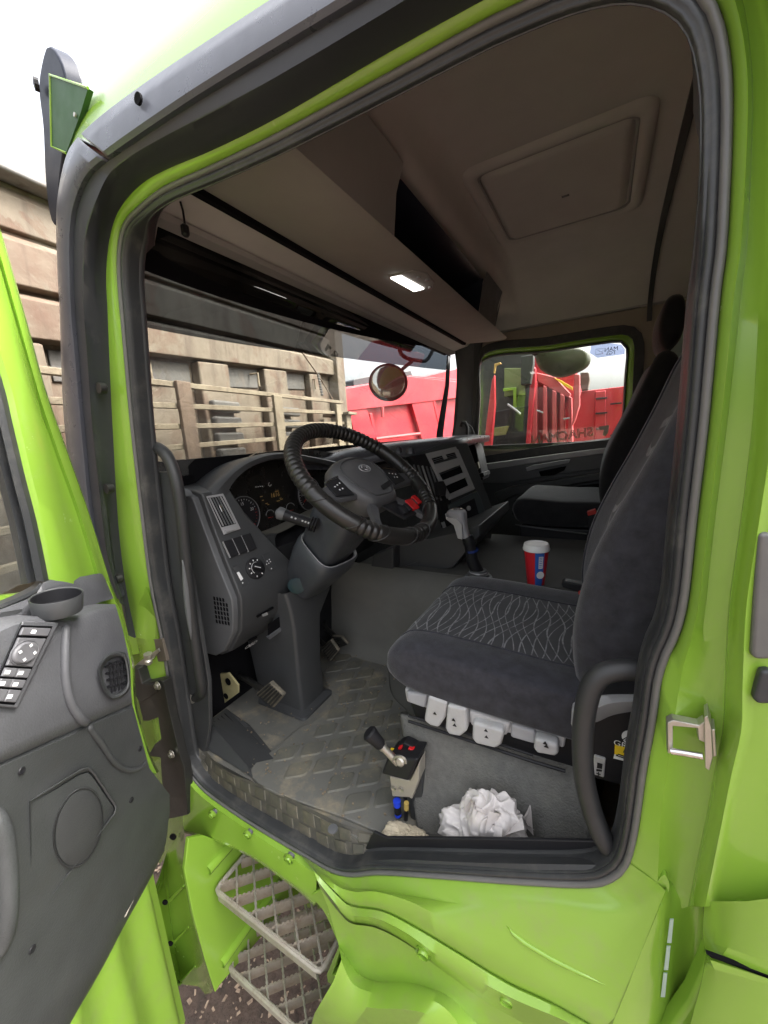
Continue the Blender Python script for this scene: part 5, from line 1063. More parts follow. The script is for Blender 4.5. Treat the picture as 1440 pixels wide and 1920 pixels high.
pedal('brake_pedal', ((602,1215),(620,1199),(635,1220),(618,1241)), 0.50, ((610,1212,0.012),(590,1190,0.05),(560,1160,0.12)))
pedal('accelerator_pedal', ((622,1192),(640,1194),(653,1208),(634,1217)), 0.56, ((630,1195,0.012),(612,1178,0.03),(600,1150,0.08)))
fw = [PZ(u, v, FZ + 0.002) for u, v in ((372,1395),(478,1460),(528,1430),(470,1360))]
hi = [PY(390,1352, fw[0].y + 0.02), PY(486,1464, fw[1].y + 0.012), PY(526,1430, fw[2].y), PY(424,1328, fw[3].y + 0.02)]
b = MB(); b.add(fw + hi, [(0, 1, 2, 3), (4, 5, 6, 7), (0, 1, 5, 4), (1, 2, 6, 5), (2, 3, 7, 6), (3, 0, 4, 7)]); ft = obj('foot_rest', b, 'dash', TR, bevel=0.003)
b = MB()
for i in range(4):
    t = 0.15 + 0.2 * i; a = hi[0].lerp(hi[3], t); c = hi[1].lerp(hi[2], t); nz_ = Vector((0.2, -0.3, 0.9)).normalized(); b.tube([a.lerp(c, 0.06) + nz_ * 0.0012, a.lerp(c, 0.78) + nz_ * 0.0012], 0.0024, 5)
obj('rest_rib', b, 'black', ft)
b = MB()
for i in range(3):
    t = 0.22 + 0.24 * i; a = hi[0].lerp(hi[3], t); c = hi[1].lerp(hi[2], t); nz_ = Vector((0.25, -0.35, 0.9)).normalized(); p0, p1 = a.lerp(c, 0.80), a.lerp(c, 0.965); w = (hi[3] - hi[0]).normalized() * 0.005; b.prism([p0 - w + nz_ * .001, p0 + w + nz_ * .001, p1 + w + nz_ * .001, p1 - w + nz_ * .001], nz_ * 0.003)
obj('rest_grip_bar', b, mat('worn_grip', (0.24, 0.21, 0.15), 0.7), ft)
# bare bracket with holes by the foot rest, loose strip
b = MB(); o_ = [PY(u, v, 0.20) for u, v in ((400,1265),(428,1262),(446,1285),(446,1300),(412,1325),(408,1300))]
b.prism(o_, (0, 0.006, 0)); br_ = obj('bare_bracket', b, mat('primer_yellow', (0.40, 0.36, 0.19), 0.5), TR)
b = MB(); b.lathe([(0.012, 0), (0.012, 0.002), (0, 0.002)], PY(428, 1278, 0.197), (0, -1, 0), 16); obj('bracket_hole', b, 'void', br_); b = MB(); b.lathe([(0.010, 0), (0.010, 0.002), (0, 0.002)], PY(424, 1305, 0.197), (0, -1, 0), 16); obj('bracket_hole', b, 'void', br_)
b = MB(); b.tube([PY(365,1356,0.06), PY(396,1335,0.12)], 0.004, 6); obj('bare_strip', b, mat('strip_steel', (0.45, 0.43, 0.36), 0.4, metal=0.4), TR)
# ------------------------------------------------------------------ grab handles
gp = crom([PY(u, v, y) for u, v, y in ((290,838,0.055),(300,842,0.040),(316,860,0.032),(330,900,0.030),(340,960,0.030),(350,1060,0.030),(360,1160,0.030),(372,1250,0.030),(378,1290,0.034),(374,1304,0.045),(362,1308,0.062))], 60)
b = MB(); b.tube(gp, 0.0135, 14); gh_ = obj('grab_handle', b, 'grab', TR, angle=180)
b = MB(); b.tube([p + Vector((0.004, -0.0100, 0)) for p in gp[24:40]], [0.003 + 0.0045 * min(1, 3 * min(i, 15 - i) / 15) for i in range(16)], 8); obj('handle_worn_insert', b, 'dash_side', gh_, angle=180)
b = MB(); b.lathe([(0.013, 0), (0.013, 0.008), (0.006, 0.010), (0, 0.010)], PY(362, 1308, 0.050), (0.3, -1, 0), 12); obj('handle_bolt', b, 'steel', gh_)
gp = crom([PY(u, v, y) for u, v, y in ((1225,1262,0.055),(1200,1258,0.050),(1165,1256,0.045),(1130,1264,0.040),(1108,1290,0.036),(1096,1340,0.034),(1092,1400,0.032),(1096,1460,0.030),(1110,1520,0.026),(1128,1566,0.022),(1142,1588,0.024),(1158,1596,0.036))], 60)
b = MB(); b.tube(gp, lambda t: 0.0140, 14); gh_ = obj('grab_handle', b, 'grab', TR, angle=180)
b = MB(); b.lathe([(0.010, 0), (0.010, 0.006), (0.004, 0.008), (0, 0.008)], PY(1152, 1588, 0.026), (0.2, -1, 0.2), 12); obj('handle_bolt', b, 'steel', gh_)

# ------------------------------------------------------------------ driver's seat
DS = thing('driver_seat', 'charcoal velour suspension seat with pale wavy diamond lines behind the steering wheel', 'seat', (-0.18, 0.37, FZ))
def side_loft(prof, ys, n=64, capn=True):
    """prof: closed XZ outline; ys: (y, scale, dx, dz) across the seat"""
    base = crom([Vector((x, 0, z)) for x, z in prof], n, closed=True); c = sum(base, Vector()) / n; b = MB(); rows = []
    for y, k, dx, dz in ys: rows.append([Vector((c.x + (p.x - c.x) * k + dx, y, c.z + (p.z - c.z) * k + dz)) for p in base])
    b.rows(rows, closed_v=True)
    if capn: b.poly(rows[0][::-1]); b.poly(rows[-1])
    return b
cush = [(-0.398, -0.490), (-0.385, -0.455), (-0.34, -0.432), (-0.22, -0.432), (-0.08, -0.440), (0.02, -0.445), (0.05, -0.47), (0.05, -0.520), (0.0, -0.536), (-0.20, -0.535), (-0.33, -0.530), (-0.380, -0.516)]
ysq = [(0.140, 0.80, 0, 0), (0.143, 0.90, 0, 0), (0.152, 0.965, 0, 0), (0.170, 1.0, 0, 0.002), (0.20, 1.0, 0, 0.004), (0.235, 1.0, 0, -0.002), (0.30, 1.0, 0, -0.006), (0.40, 1.0, 0, -0.008), (0.47, 1.0, 0, -0.004), (0.52, 1.0, 0, 0.002), (0.56, 1.0, 0, 0.004), (0.585, 0.975, 0, 0), (0.598, 0.92, 0, 0), (0.602, 0.80, 0, 0)]
obj('cushion', side_loft(cush, ysq), 'fabric', DS, angle=180)
def band(prof, ys, y0, y1, up, i0, i1, n=64, k=1.012):
    """upholstery panel lying on the cushion between two seams"""
    base = crom([Vector((x, 0, z)) for x, z in prof], n, closed=True); c = sum(base, Vector()) / n; b = MB(); rows = []
    def at(y):
        for a, d in zip(ys, ys[1:]):
            if a[0] <= y <= d[0]:
                t = (y - a[0]) / (d[0] - a[0]); return [a[j] + (d[j] - a[j]) * t for j in range(4)]
    for q in range(13):
        y = y0 + (y1 - y0) * q / 12; _, kk, dx, dz = at(y); e = min(1, 4 * min(q, 12 - q) / 12)
        rows.append([Vector((c.x + (p.x - c.x) * (kk + (k - 1) * e) + dx, y, c.z + (p.z - c.z) * kk + dz + up * e)) for p in base[i0:i1]])
    b.rows(rows); return b
for y_ in (0.222, 0.50):
    q_ = band(cush, ysq, y_, y_ + 0.001, 0.003, 1, 34).v[:33]; b = MB(); b.tube(q_, 0.0028, 6); obj('cushion_piping', b, 'fabric', DS, angle=180)
obj('cushion_panel', band(cush, ysq, 0.222, 0.50, 0.0055, 1, 34), 'lattice', DS, angle=180)
bk_ = [(0.0, -0.47), (-0.018, -0.42), (-0.022, -0.34), (-0.005, -0.24), (0.028, -0.15), (0.068, -0.06), (0.105, 0.03), (0.135, 0.11), (0.160, 0.150), (0.20, 0.15), (0.225, 0.10), (0.20, 0.0), (0.165, -0.12), (0.13, -0.24), (0.11, -0.36), (0.10, -0.46), (0.05, -0.49)]
ysb = [(0.150, 0.86, 0.02, 0), (0.155, 0.93, 0.012, 0), (0.168, 0.985, 0.0, 0), (0.19, 1.0, -0.008, 0), (0.215, 1.0, -0.006, 0), (0.245, 1.0, 0.006, 0), (0.30, 1.0, 0.018, 0), (0.38, 1.0, 0.022, 0), (0.46, 1.0, 0.014, 0), (0.51, 1.0, 0.0, 0), (0.545, 1.0, -0.008, 0), (0.57, 0.985, -0.004, 0), (0.585, 0.94, 0.01, 0), (0.59, 0.87, 0.02, 0)]
obj('backrest', side_loft(bk_, ysb, 80), 'fabric', DS, angle=180)
for y_ in (0.226, 0.53):
    q_ = band(bk_, ysb, y_, y_ + 0.001, 0.0, 3, 40, 80, 1.0).v[:37]; b = MB(); b.tube([p + Vector((-0.001, 0, 0)) for p in q_], 0.0026, 6); obj('backrest_piping', b, 'fabric', DS, angle=180)
obj('backrest_panel', band(bk_, ysb, 0.262, 0.46, 0.0, 3, 36, 80, 1.03), 'lattice', DS, angle=180)
hr = [(0.175, 0.165), (0.155, 0.20), (0.150, 0.27), (0.165, 0.34), (0.19, 0.365), (0.225, 0.35), (0.235, 0.27), (0.225, 0.20), (0.20, 0.165)]
obj('headrest', side_loft(hr, [(0.235, 0.6, 0, 0), (0.24, 0.82, 0, 0), (0.26, 0.98, 0, 0), (0.30, 1, 0, 0), (0.44, 1, 0, 0), (0.48, 0.98, 0, 0), (0.50, 0.82, 0, 0), (0.505, 0.6, 0, 0)], 40), 'headrest', DS, angle=180)
b = MB(); b.tube([Vector((0.19, 0.32, 0.12)), Vector((0.19, 0.32, 0.18))], 0.008, 8); b.tube([Vector((0.19, 0.42, 0.12)), Vector((0.19, 0.42, 0.18))], 0.008, 8); obj('headrest_post', b, 'black', DS)
# base frame, riser box with carpet, side cover
b = MB(); b.prism([Vector((x, 0.175, z)) for x, z in ((-0.36, -0.555), (0.03, -0.555), (0.05, -0.62), (-0.34, -0.62))], (0, 0.40, 0)); obj('seat_frame', b, 'black', DS, bevel=0.004)
RX = [PY(u, v, 0.15) for u, v in ((748,1338),(1078,1440))]
b = MB(); b.add([PY(748,1335,0.175), PY(1100,1440,0.175), PY(1110,1600,0.10), PY(782,1580,0.10), PY(748,1335,0.58), PY(1100,1440,0.58) + Vector((0.02, 0, 0)), Vector((0.06, 0.6, FZ)), Vector((-0.40, 0.6, FZ))], [(0, 1, 2, 3), (4, 5, 6, 7), (0, 1, 5, 4), (0, 3, 7, 4), (1, 2, 6, 5)]); obj('seat_riser', b, 'riser', DS, bevel=0.012)
b = MB(); b.tube([PY(766,1352,0.158), PY(860,1382,0.156), PY(1000,1428,0.154), PY(1060,1446,0.152)], 0.0030, 6); b.tube([PY(766,1342,0.160), PY(860,1370,0.158), PY(1000,1416,0.156)], 0.0024, 6); obj('seat_rail', b, 'black', DS)
def handle(px, y, m, t=0.022, bv=0.006, name='seat_lever'):
    b = MB(); b.prism([PY(u, v, y) for u, v in px], (0, t, 0.004)); return obj(name, b, m, DS, bevel=bv, seg=3)
handle(((758,1292),(880,1326),(1000,1362),(1062,1380),(1058,1404),(1000,1388),(880,1356),(762,1316)), 0.158, 'lightplastic', 0.01, 0.004, 'lever_rail')
handle(((760,1298),(802,1303),(797,1330),(764,1318)), 0.150, 'seatgrey')
handle(((802,1305),(838,1318),(834,1348),(822,1366),(806,1362),(794,1352)), 0.138, 'lightplastic')
handle(((838,1322),(874,1330),(876,1372),(862,1383),(840,1378),(834,1366)), 0.138, 'lightplastic')
handle(((878,1332),(958,1358),(950,1382),(882,1362)), 0.150, 'lightplastic')
handle(((886,1355),(938,1368),(946,1374),(940,1398),(928,1405),(892,1396),(884,1386)), 0.136, 'lightplastic')
handle(((958,1358),(1004,1372),(1004,1398),(956,1384)), 0.150, 'seatgrey')
handle(((1002,1385),(1046,1398),(1048,1416),(1040,1420),(1006,1414),(1000,1404)), 0.138, 'lightplastic')
for u, v in ((815,1340),(850,1352),(852,1362),(911,1372),(912,1384),(1022,1396),(1024,1402)):
    c = PY(u, v, 0.1355); b = MB(); b.prism([c + Vector((-0.004, 0, 0)), c + Vector((0.004, 0, 0.0)), c + Vector((0.0, 0, 0.006 if v % 2 == 0 else -0.006))], (0, 0.001, 0)); obj('lever_arrow', b, 'black', DS)
# side cover with lettering, belt winder, sticker
sy = 0.100
b = MB(); b.prism(LY([(1088,1335),(1130,1312),(1180,1302),(1240,1300),(1240,1490),(1180,1480),(1100,1460),(1082,1440)], sy), (0, 0.10, 0)); scv = obj('seat_side_cover', b, 'black', DS, bevel=0.008)
b = MB(); b.prism(LY([(1072,1330),(1085,1324),(1086,1372),(1076,1374),(1070,1360)], sy - 0.006), (0, 0.02, 0)); obj('recliner_knob', b, 'seatgrey', DS, bevel=0.005)
b = MB(); rows = [crom(LY(q, y), 20) for q, y in (([(1085,1330),(1110,1306),(1150,1300),(1240,1300)], sy + 0.03), ([(1085,1332),(1110,1310),(1150,1303),(1240,1303)], sy - 0.004), ([(1088,1345),(1115,1330),(1150,1318),(1240,1312)], sy - 0.014), ([(1090,1358),(1120,1352),(1155,1338),(1240,1325)], sy - 0.008), ([(1092,1366),(1122,1358),(1158,1344),(1240,1332)], sy + 0.03))]
b.rows(rows); obj('recliner_lever', b, 'seatgrey', DS, angle=60)
ex_ = (PY(1190,1404,sy) - PY(1150,1391,sy)).normalized(); ez_ = Vector((0, 0, 1)); ez_ = (ez_ - ex_ * ez_.dot(ex_)).normalized()
tx = text_mb('GRAMMER', PY(1150,1391.5,sy - 0.001), ex_, ez_, 0.0135, align='LEFT'); obj('cover_lettering', tx, 'white', DS, angle=180)
b = MB(); c = PY(1184, 1384, sy - 0.0008); b.lathe([(0.0125, 0), (0.0125, 0.0006), (0, 0.0006)], c, (0, -1, 0), 24); obj('cover_emblem', b, 'white', DS)
b = MB()
for k in (-1, 0, 1): b.tube([c + Vector((-0.008 + 0.003 * k, -0.001, -0.006)), c + Vector((0.002 + 0.003 * k, -0.001, 0.008 - 0.002 * abs(k)))], 0.0007, 4)
obj('emblem_stripe', b, 'black', DS)
spx = lambda u, v, o=0.0: PY(u, v, sy - 0.001 - o)
b = MB(); b.prism([spx(1153,1396), spx(1192,1407), spx(1192,1420), spx(1152,1414)], (0, 0.0005, 0)); obj('warning_sticker', b, 'yellow', DS)
b = MB(); b.prism([spx(1152,1414), spx(1192,1420), spx(1192,1432), spx(1150,1422)], (0, 0.0005, 0)); obj('warning_sticker', b, 'white', DS)
b = MB(); b.prism([spx(1168,1411,.0008), spx(1177,1413.5,.0008), spx(1172,1402,.0008)], (0, 0.0003, 0)); obj('warning_triangle', b, 'black', DS)
b = MB()
for v in (1417.5, 1421): b.box(spx(1173, v + 1.5, 0.0006), (0.010, 0.0003, 0.0007), (ex_, Vector((0, 1, 0)), ez_))
b.lathe([(0.0016, 0), (0.0016, .0004), (0, .0004)], spx(1157, 1416.3, .0006), (0, -1, 0), 8); obj('sticker_print', b, 'black', DS)
b = MB(); b.prism(LY([(1114,1417),(1136,1424),(1133,1459),(1110,1452)], sy - 0.004), (0, 0.006, 0)); obj('seat_icon_plate', b, 'lightplastic', DS, bevel=0.002)
b = MB(); b.prism(LY([(1120,1430),(1130,1433),(1129,1442),(1119,1440)], sy - 0.0048), (0, 0.0005, 0)); b.prism(LY([(1118,1442),(1129,1444),(1128,1447),(1118,1446)], sy - 0.0048), (0, 0.0005, 0)); b.box(PY(1122,1451,sy-0.0046), (0.003,0.0003,0.0007)); b.box(PY(1122,1451,sy-0.0046), (0.0007,0.0003,0.003)); obj('plate_print', b, 'black', DS)
# buckles and belt stalks between the seats
b = MB(); b.prism(LY([(1052,1094),(1058,1090),(1098,1098),(1100,1106),(1088,1112),(1054,1102)], 0.60), (0, 0.03, 0)); obj('armrest_lever', b, 'black', DS, bevel=0.004)
b = MB(); b.prism(LY([(1083,1118),(1104,1110),(1112,1112),(1112,1148),(1096,1146)], 0.57), (0, 0.03, 0)); bu = obj('belt_buckle', b, 'seatgrey', DS, bevel=0.004)
b = MB(); b.prism(LY([(1083,1116),(1104,1109),(1108,1112),(1086,1121)], 0.566), (0, 0.03, 0)); obj('buckle_button', b, 'redprint', DS, bevel=0.002)
b = MB(); b.tube([PY(1095,1035,0.66), PY(1104,1030,0.66), PY(1106,1060,0.66), PY(1102,1092,0.66)], 0.006, 8); obj('belt_stalk', b, 'black', DS)

# ------------------------------------------------------------------ passenger seat
PS = thing('passenger_seat', 'plain black passenger seat against the far door beyond the engine cover', 'seat', (-0.1, 1.6, FZ))
pc = [(-0.36, -0.40), (-0.355, -0.35), (-0.31, -0.325), (-0.15, -0.335), (0.05, -0.345), (0.06, -0.44), (0.0, -0.45), (-0.30, -0.45)]
yp = [(1.36, 0.85, 0, 0), (1.365, 0.94, 0, 0), (1.39, 1, 0, 0), (1.45, 1, 0, 0.002), (1.6, 1, 0, 0), (1.76, 1, 0, 0.002), (1.83, 1, 0, 0), (1.855, 0.94, 0, 0), (1.86, 0.85, 0, 0)]
obj('cushion', side_loft(pc, yp), 'fabric_dark', PS, angle=180)
pb = [(x + 0.03, z + 0.10) for x, z in bk_]
obj('backrest', side_loft(pb, [(1.36, 0.85, 0.01, 0), (1.365, 0.93, 0.0, 0), (1.39, 1, -0.01, 0), (1.45, 1, 0.0, 0), (1.6, 1, 0.02, 0), (1.76, 1, 0, 0), (1.83, 1, -0.01, 0), (1.855, 0.93, 0, 0), (1.86, 0.85, 0.01, 0)], 80), 'fabric_dark', PS, angle=180)
hp_ = [(x + 0.03, z + 0.11) for x, z in hr]
obj('headrest', side_loft(hp_, [(1.46, 0.6, 0, 0), (1.47, 0.85, 0, 0), (1.5, 1, 0, 0), (1.72, 1, 0, 0), (1.75, 0.85, 0, 0), (1.76, 0.6, 0, 0)], 40), 'fabric_dark', PS, angle=180)
b = MB(); b.box((-0.14, 1.61, -0.65), (0.19, 0.23, 0.19)); obj('seat_base', b, 'black', PS, bevel=0.01)
b = MB(); b.tube([PY(966,984,1.36), PY(1040,994,1.36), PY(1100,1001,1.36)], 0.004, 6); obj('base_rail', b, 'dash_side', PS)
b = MB(); b.prism(LY([(1101,965),(1117,962),(1122,972),(1120,992),(1104,994)], 1.32), (0, 0.03, 0)); obj('belt_buckle', b, 'black', PS, bevel=0.004)
b = MB(); b.prism(LY([(1100,960),(1116,955),(1120,963),(1103,968)], 1.318), (0, 0.03, 0)); obj('buckle_button', b, 'redprint', PS, bevel=0.003)

# ------------------------------------------------------------------ gear lever
gb = PZ(897, 1082, -0.498); gt = PY(866, 962, gb.y - 0.02)
gl_ = obj('gear_lever', MB().tube([gb + Vector((0, 0, 0.01)), PY(886, 1050, gb.y - 0.006), PY(880, 1018, gb.y - 0.012)], [0.023, 0.021, 0.018], 16), 'black', TR)
b = MB(); b.lathe([(0.048, 0), (0.046, 0.006), (0.038, 0.010), (0.038, 0.016), (0.034, 0.019), (0.030, 0.019), (0.028, 0.03)], gb + Vector((0, 0, -0.003)), (0, 0, 1), 32); obj('lever_base', b, 'dash_side', gl_)
b = MB(); b.lathe([(0.030, 0.0), (0.0315, 0.002), (0.030, 0.005)], gb + Vector((0, 0, 0.018)), (0, 0, 1), 32, caps=False); obj('base_ring', b, 'silver', gl_)
b = MB(); c0, c1 = PY(881, 1020, gb.y - 0.012), PY(876, 1005, gb.y - 0.016); b.tube([c0, c0.lerp(c1, 0.25), c0.lerp(c1, 0.5), c0.lerp(c1, 0.75), c1], [0.0205, 0.022, 0.0195, 0.021, 0.018], 18); obj('lever_collar', b, 'black', gl_)
b = MB(); q = PY(886, 1034, gb.y - 0.010); b.lathe([(0.0205, 0), (0.021, 0.004), (0.0205, 0.008)], q, (gt - gb).normalized(), 20, caps=False); obj('blue_band', b, mat('navy_band', (0.01, 0.03, 0.16), 0.4), gl_)
kx = Vector((1, 0, 0)); ky = Vector((0, 1, 0))
def ksec(u, v, w, d, rnd=0.6, n=24, dx=0.0):
    o = PY(u, v, gb.y - 0.018); return [o + kx * (w * math.copysign(abs(math.cos(2 * math.pi * i / n)) ** rnd, math.cos(2 * math.pi * i / n)) + dx) + ky * (d * math.copysign(abs(math.sin(2 * math.pi * i / n)) ** rnd, math.sin(2 * math.pi * i / n))) for i in range(n)]
b = MB(); b.rows([ksec(873, 1008, 0.014, 0.016), ksec(869, 995, 0.016, 0.018), ksec(863, 980, 0.022, 0.021), ksec(858, 968, 0.030, 0.024), ksec(856, 961, 0.032, 0.026), ksec(856, 957, 0.028, 0.022), ksec(856, 955, 0.018, 0.014)], closed_v=True); b.poly(ksec(856, 955, 0.018, 0.014)); obj('gear_knob', b, 'seatgrey', gl_, angle=60)
b = MB(); b.prism([PY(u, v, gb.y - 0.046) for u, v in ((834,963),(838,970),(856,972),(866,984),(867,1012),(858,1010),(850,985),(836,974))], (0, 0.03, 0)); obj('knob_side', b, 'lightplastic', gl_, bevel=0.004)
b = MB(); b.tube([p + Vector((0, 0, 0.003)) for p in ksec(857, 956, 0.019, 0.014, 1, 16)], 0.002, 6, closed=True); obj('knob_ring', b, 'chrome', gl_)

# ------------------------------------------------------------------ coffee cup
cb = Vector((-0.168, 0.755, -0.4955)); CU = thing('coffee_cup', 'red and blue paper coffee cup with white lid standing on the engine cover', 'cup', cb)
hgt = 0.118
def cupw(a0, a1, n=20):
    b = MB(); b.rows([[cb + Vector((r * math.cos(a0 + (a1 - a0) * i / n), r * math.sin(a0 + (a1 - a0) * i / n), h)) for i in range(n + 1)] for r, h in ((0.0265, 0.0), (0.0268, 0.002), (0.0372, hgt))]); return b
obj('cup_wall', cupw(R_(-40), R_(272), 40), 'cupred', CU, angle=60); obj('cup_stripe', cupw(R_(-88), R_(-40), 12), 'cupblue', CU, angle=60)
b = MB(); b.lathe([(0.0265, 0), (0.0, 0.001)], cb + Vector((0, 0, 0.002)), (0, 0, 1), 24); obj('cup_base', b, 'cupred', CU)
b = MB(); b.lathe([(0.0372, 0.112), (0.0405, 0.113), (0.0410, 0.118), (0.0395, 0.121), (0.0385, 0.128), (0.0370, 0.1335), (0.0350, 0.1345), (0.0335, 0.131), (0.012, 0.130), (0, 0.130)], cb, (0, 0, 1), 40); obj('cup_lid', b, 'rubcup', CU, angle=50)
def cuppt(a, h, o=0.0006): r = 0.0268 + (0.0372 - 0.0268) * h / hgt + o; return cb + Vector((r * math.cos(a), r * math.sin(a), h))
b = MB(); b.rows([[cuppt(R_(a), h) for a in (-70, -62, -54, -47)] for h in (0.060, 0.10)]); obj('cup_label', b, 'white', CU)
b = MB()
for i in range(6): h = 0.065 + i * 0.006; b.rows([[cuppt(R_(a), hh, 0.001) for a in (-67, -60, -52)] for hh in (h, h + 0.002)])
obj('label_print', b, 'cupblue', CU)
b = MB(); q = cuppt(R_(-58), 0.038, 0.0005); b.lathe([(0.012, 0), (0.012, 0.0006), (0, 0.0006)], q, (math.cos(R_(-58)), math.sin(R_(-58)), 0), 16); obj('cup_roundel', b, 'white', CU)

# ------------------------------------------------------------------ tipper control lever on the floor
vb = PZ(762, 1545, FZ); VL = thing('tipper_control_lever', 'black lever valve with red buttons on bare alloy bracket beside the seat base', 'control lever', vb)
vy_ = vb.y
def vbox(name, px, m, y, t=0.045, bv=0.003): b = MB(); b.prism(LY(px, y), (0, t, 0)); return obj(name, b, m, VL, bevel=bv)
vbox('mount_post', ((766,1440),(792,1450),(792,1560),(770,1562)), 'dash', vy_ + 0.012, 0.03)
vbox('valve_body', ((730,1456),(768,1464),(786,1428),(786,1462),(772,1500),(768,1496),(735,1494)), 'alu', vy_ - 0.006, 0.035)
b = MB(); 
for u, v in ((738,1478),(752,1480)): b.lathe([(0.006, 0), (0.006, 0.002), (0.003, 0.001), (0, 0.001)], PY(u, v, vy_ - 0.0075), (0, -1, 0), 10)
obj('valve_screw', b, 'steel', VL)
# housing: box seen from above and the front
hv = [PY(u, v, y) for u, v, y in ((714,1452,vy_-0.02),(766,1466,vy_-0.02),(784,1424,vy_-0.02),(726,1420,vy_-0.02))]
b = MB(); hb = [p + Vector((0, 0.055, 0.0)) for p in hv]
b.rows([hv, hb], closed_v=True); b.poly(hv[::-1]); b.poly(hb); obj('lever_housing', b, 'black', VL, bevel=0.006)
b = MB(); b.prism([PY(u, v, vy_ + 0.01) for u, v in ((740,1420),(745,1398),(757,1393),(772,1400),(784,1410),(784,1428),(762,1436))], (0, 0.025, 0)); obj('switch_block', b, 'black', VL, bevel=0.003)
b = MB(); b.prism([PY(u, v, vy_ + 0.004) for u, v in ((765,1403),(778,1408),(774,1422),(762,1416))], (0, 0.012, 0)); obj('red_button', b, 'red', VL, bevel=0.002)
b = MB(); b.prism([PY(u, v, vy_ + 0.004) for u, v in ((746,1402),(753,1400),(752,1410),(745,1412))], (0, 0.012, 0)); obj('red_button', b, 'red', VL, bevel=0.002)
b = MB(); b.prism([PY(u, v, vy_ + 0.002) for u, v in ((731,1405),(744,1408),(735,1413))], (0, 0.006, 0)); obj('yellow_pointer', b, 'yellow', VL, bevel=0.001)
l0, l1 = PY(746, 1430, vy_ - 0.012), PY(702, 1384, vy_ - 0.03)
b = MB(); b.tube([l0, l0.lerp(l1, 0.6), l0.lerp(l1, 0.62), l0.lerp(l1, 0.68), l0.lerp(l1, 0.7), l0.lerp(l1, 0.8)], [0.0085, 0.0075, 0.0095, 0.0095, 0.0075, 0.0075], 12); obj('lever_arm', b, 'steel', VL)
dl = (l1 - l0).normalized(); b = MB(); b.lathe([(0.008, -0.014), (0.012, -0.008), (0.0135, 0.008), (0.016, 0.022), (0.0165, 0.026), (0.013, 0.0295), (0, 0.0305)], l0.lerp(l1, 0.86), dl, 18); obj('lever_knob', b, 'black', VL)
b = MB(); rr_ = [PY(748 + 13 * math.cos(R_(a)), 1430 + 12 * math.sin(R_(a)), vy_ - 0.021) for a in range(200, 380, 15)]; b.tube(rr_, 0.0028, 6); b.lathe([(0.010, 0), (0.010, 0.004), (0.006, 0.007), (0, 0.007)], PY(751, 1427, vy_ - 0.019), (0, -1, 0.3), 14); obj('quadrant_plate', b, 'steel', VL)
b = MB(); b.tube([PY(u, v, vy_ + 0.004) for u, v in ((745,1496),(746,1520),(752,1545),(758,1560))], 0.006, 8); b.tube([PY(u, v, vy_ + 0.004) for u, v in ((760,1496),(762,1522),(760,1545),(756,1560))], 0.005, 8); obj('air_hose', b, 'hose', VL)
b = MB(); b.tube([PY(744,1501,vy_ - 0.004), PY(745,1510,vy_ - 0.004)], 0.0085, 12); b.tube([PY(746,1526,vy_ - 0.003), PY(747,1529,vy_ - 0.003)], 0.0078, 12); obj('blue_fitting', b, 'blue', VL)
b = MB(); b.tube([PY(745,1512,vy_ - 0.004), PY(746,1523,vy_ - 0.004)], 0.0082, 12); obj('hose_fitting', b, 'black', VL)
b = MB(); b.tube([PY(762,1505,vy_ - 0.004), PY(762,1517,vy_ - 0.004)], 0.0055, 10); obj('yellow_fitting', b, mat('brass_yellow', (0.5, 0.36, 0.1), 0.4), VL)

# ------------------------------------------------------------------ rags behind the sill
def rag(name, label, c, rx, ry, rz, m, seed, peak=()):
    from mathutils import noise
    nU, nV = 150, 70; b = MB(); rows = []
    for j in range(nV):
        ph = (j / (nV - 1)) ** 0.9 * math.pi * 0.56; row = []
        for i in range(nU):
            th = 2 * math.pi * i / nU; d = Vector((math.cos(th) * math.sin(ph), math.sin(th) * math.sin(ph), math.cos(ph)))
            q = d * 1.6 + Vector((seed, 0, 0))
            w = Vector((noise.noise(q * 1.5), noise.noise(q * 1.5 + Vector((5, 0, 0))), noise.noise(q * 1.5 + Vector((0, 9, 0))))) * 0.9
            r = 1 + 0.22 * noise.noise(q * 1.1) + 0.34 * (0.35 - abs(noise.noise(q * 1.7 + w))) + 0.12 * (0.35 - abs(noise.noise(q * 4.6 + w * 2 + Vector((3, 1, 0))))) + 0.012 * noise.noise(q * 11)
            for pd, ph_, pw in peak:
                dd = d.dot(Vector(pd).normalized()); r += ph_ * max(0, (dd - pw) / (1 - pw)) ** 1.5
            row.append(Vector((c[0] + rx * d.x * r, c[1] + ry * d.y * r, c[2] + rz * d.z * r)))
        rows.append(row)
    b.rows(rows, closed_v=True)
    o = obj(name, b, m, None, angle=180, label=label, cat='rag', at=(c[0], c[1], FZ)); return o
def tri(a): a = (a / (2 * math.pi)) % 1.0; return 4 * abs(a - 0.5) - 1
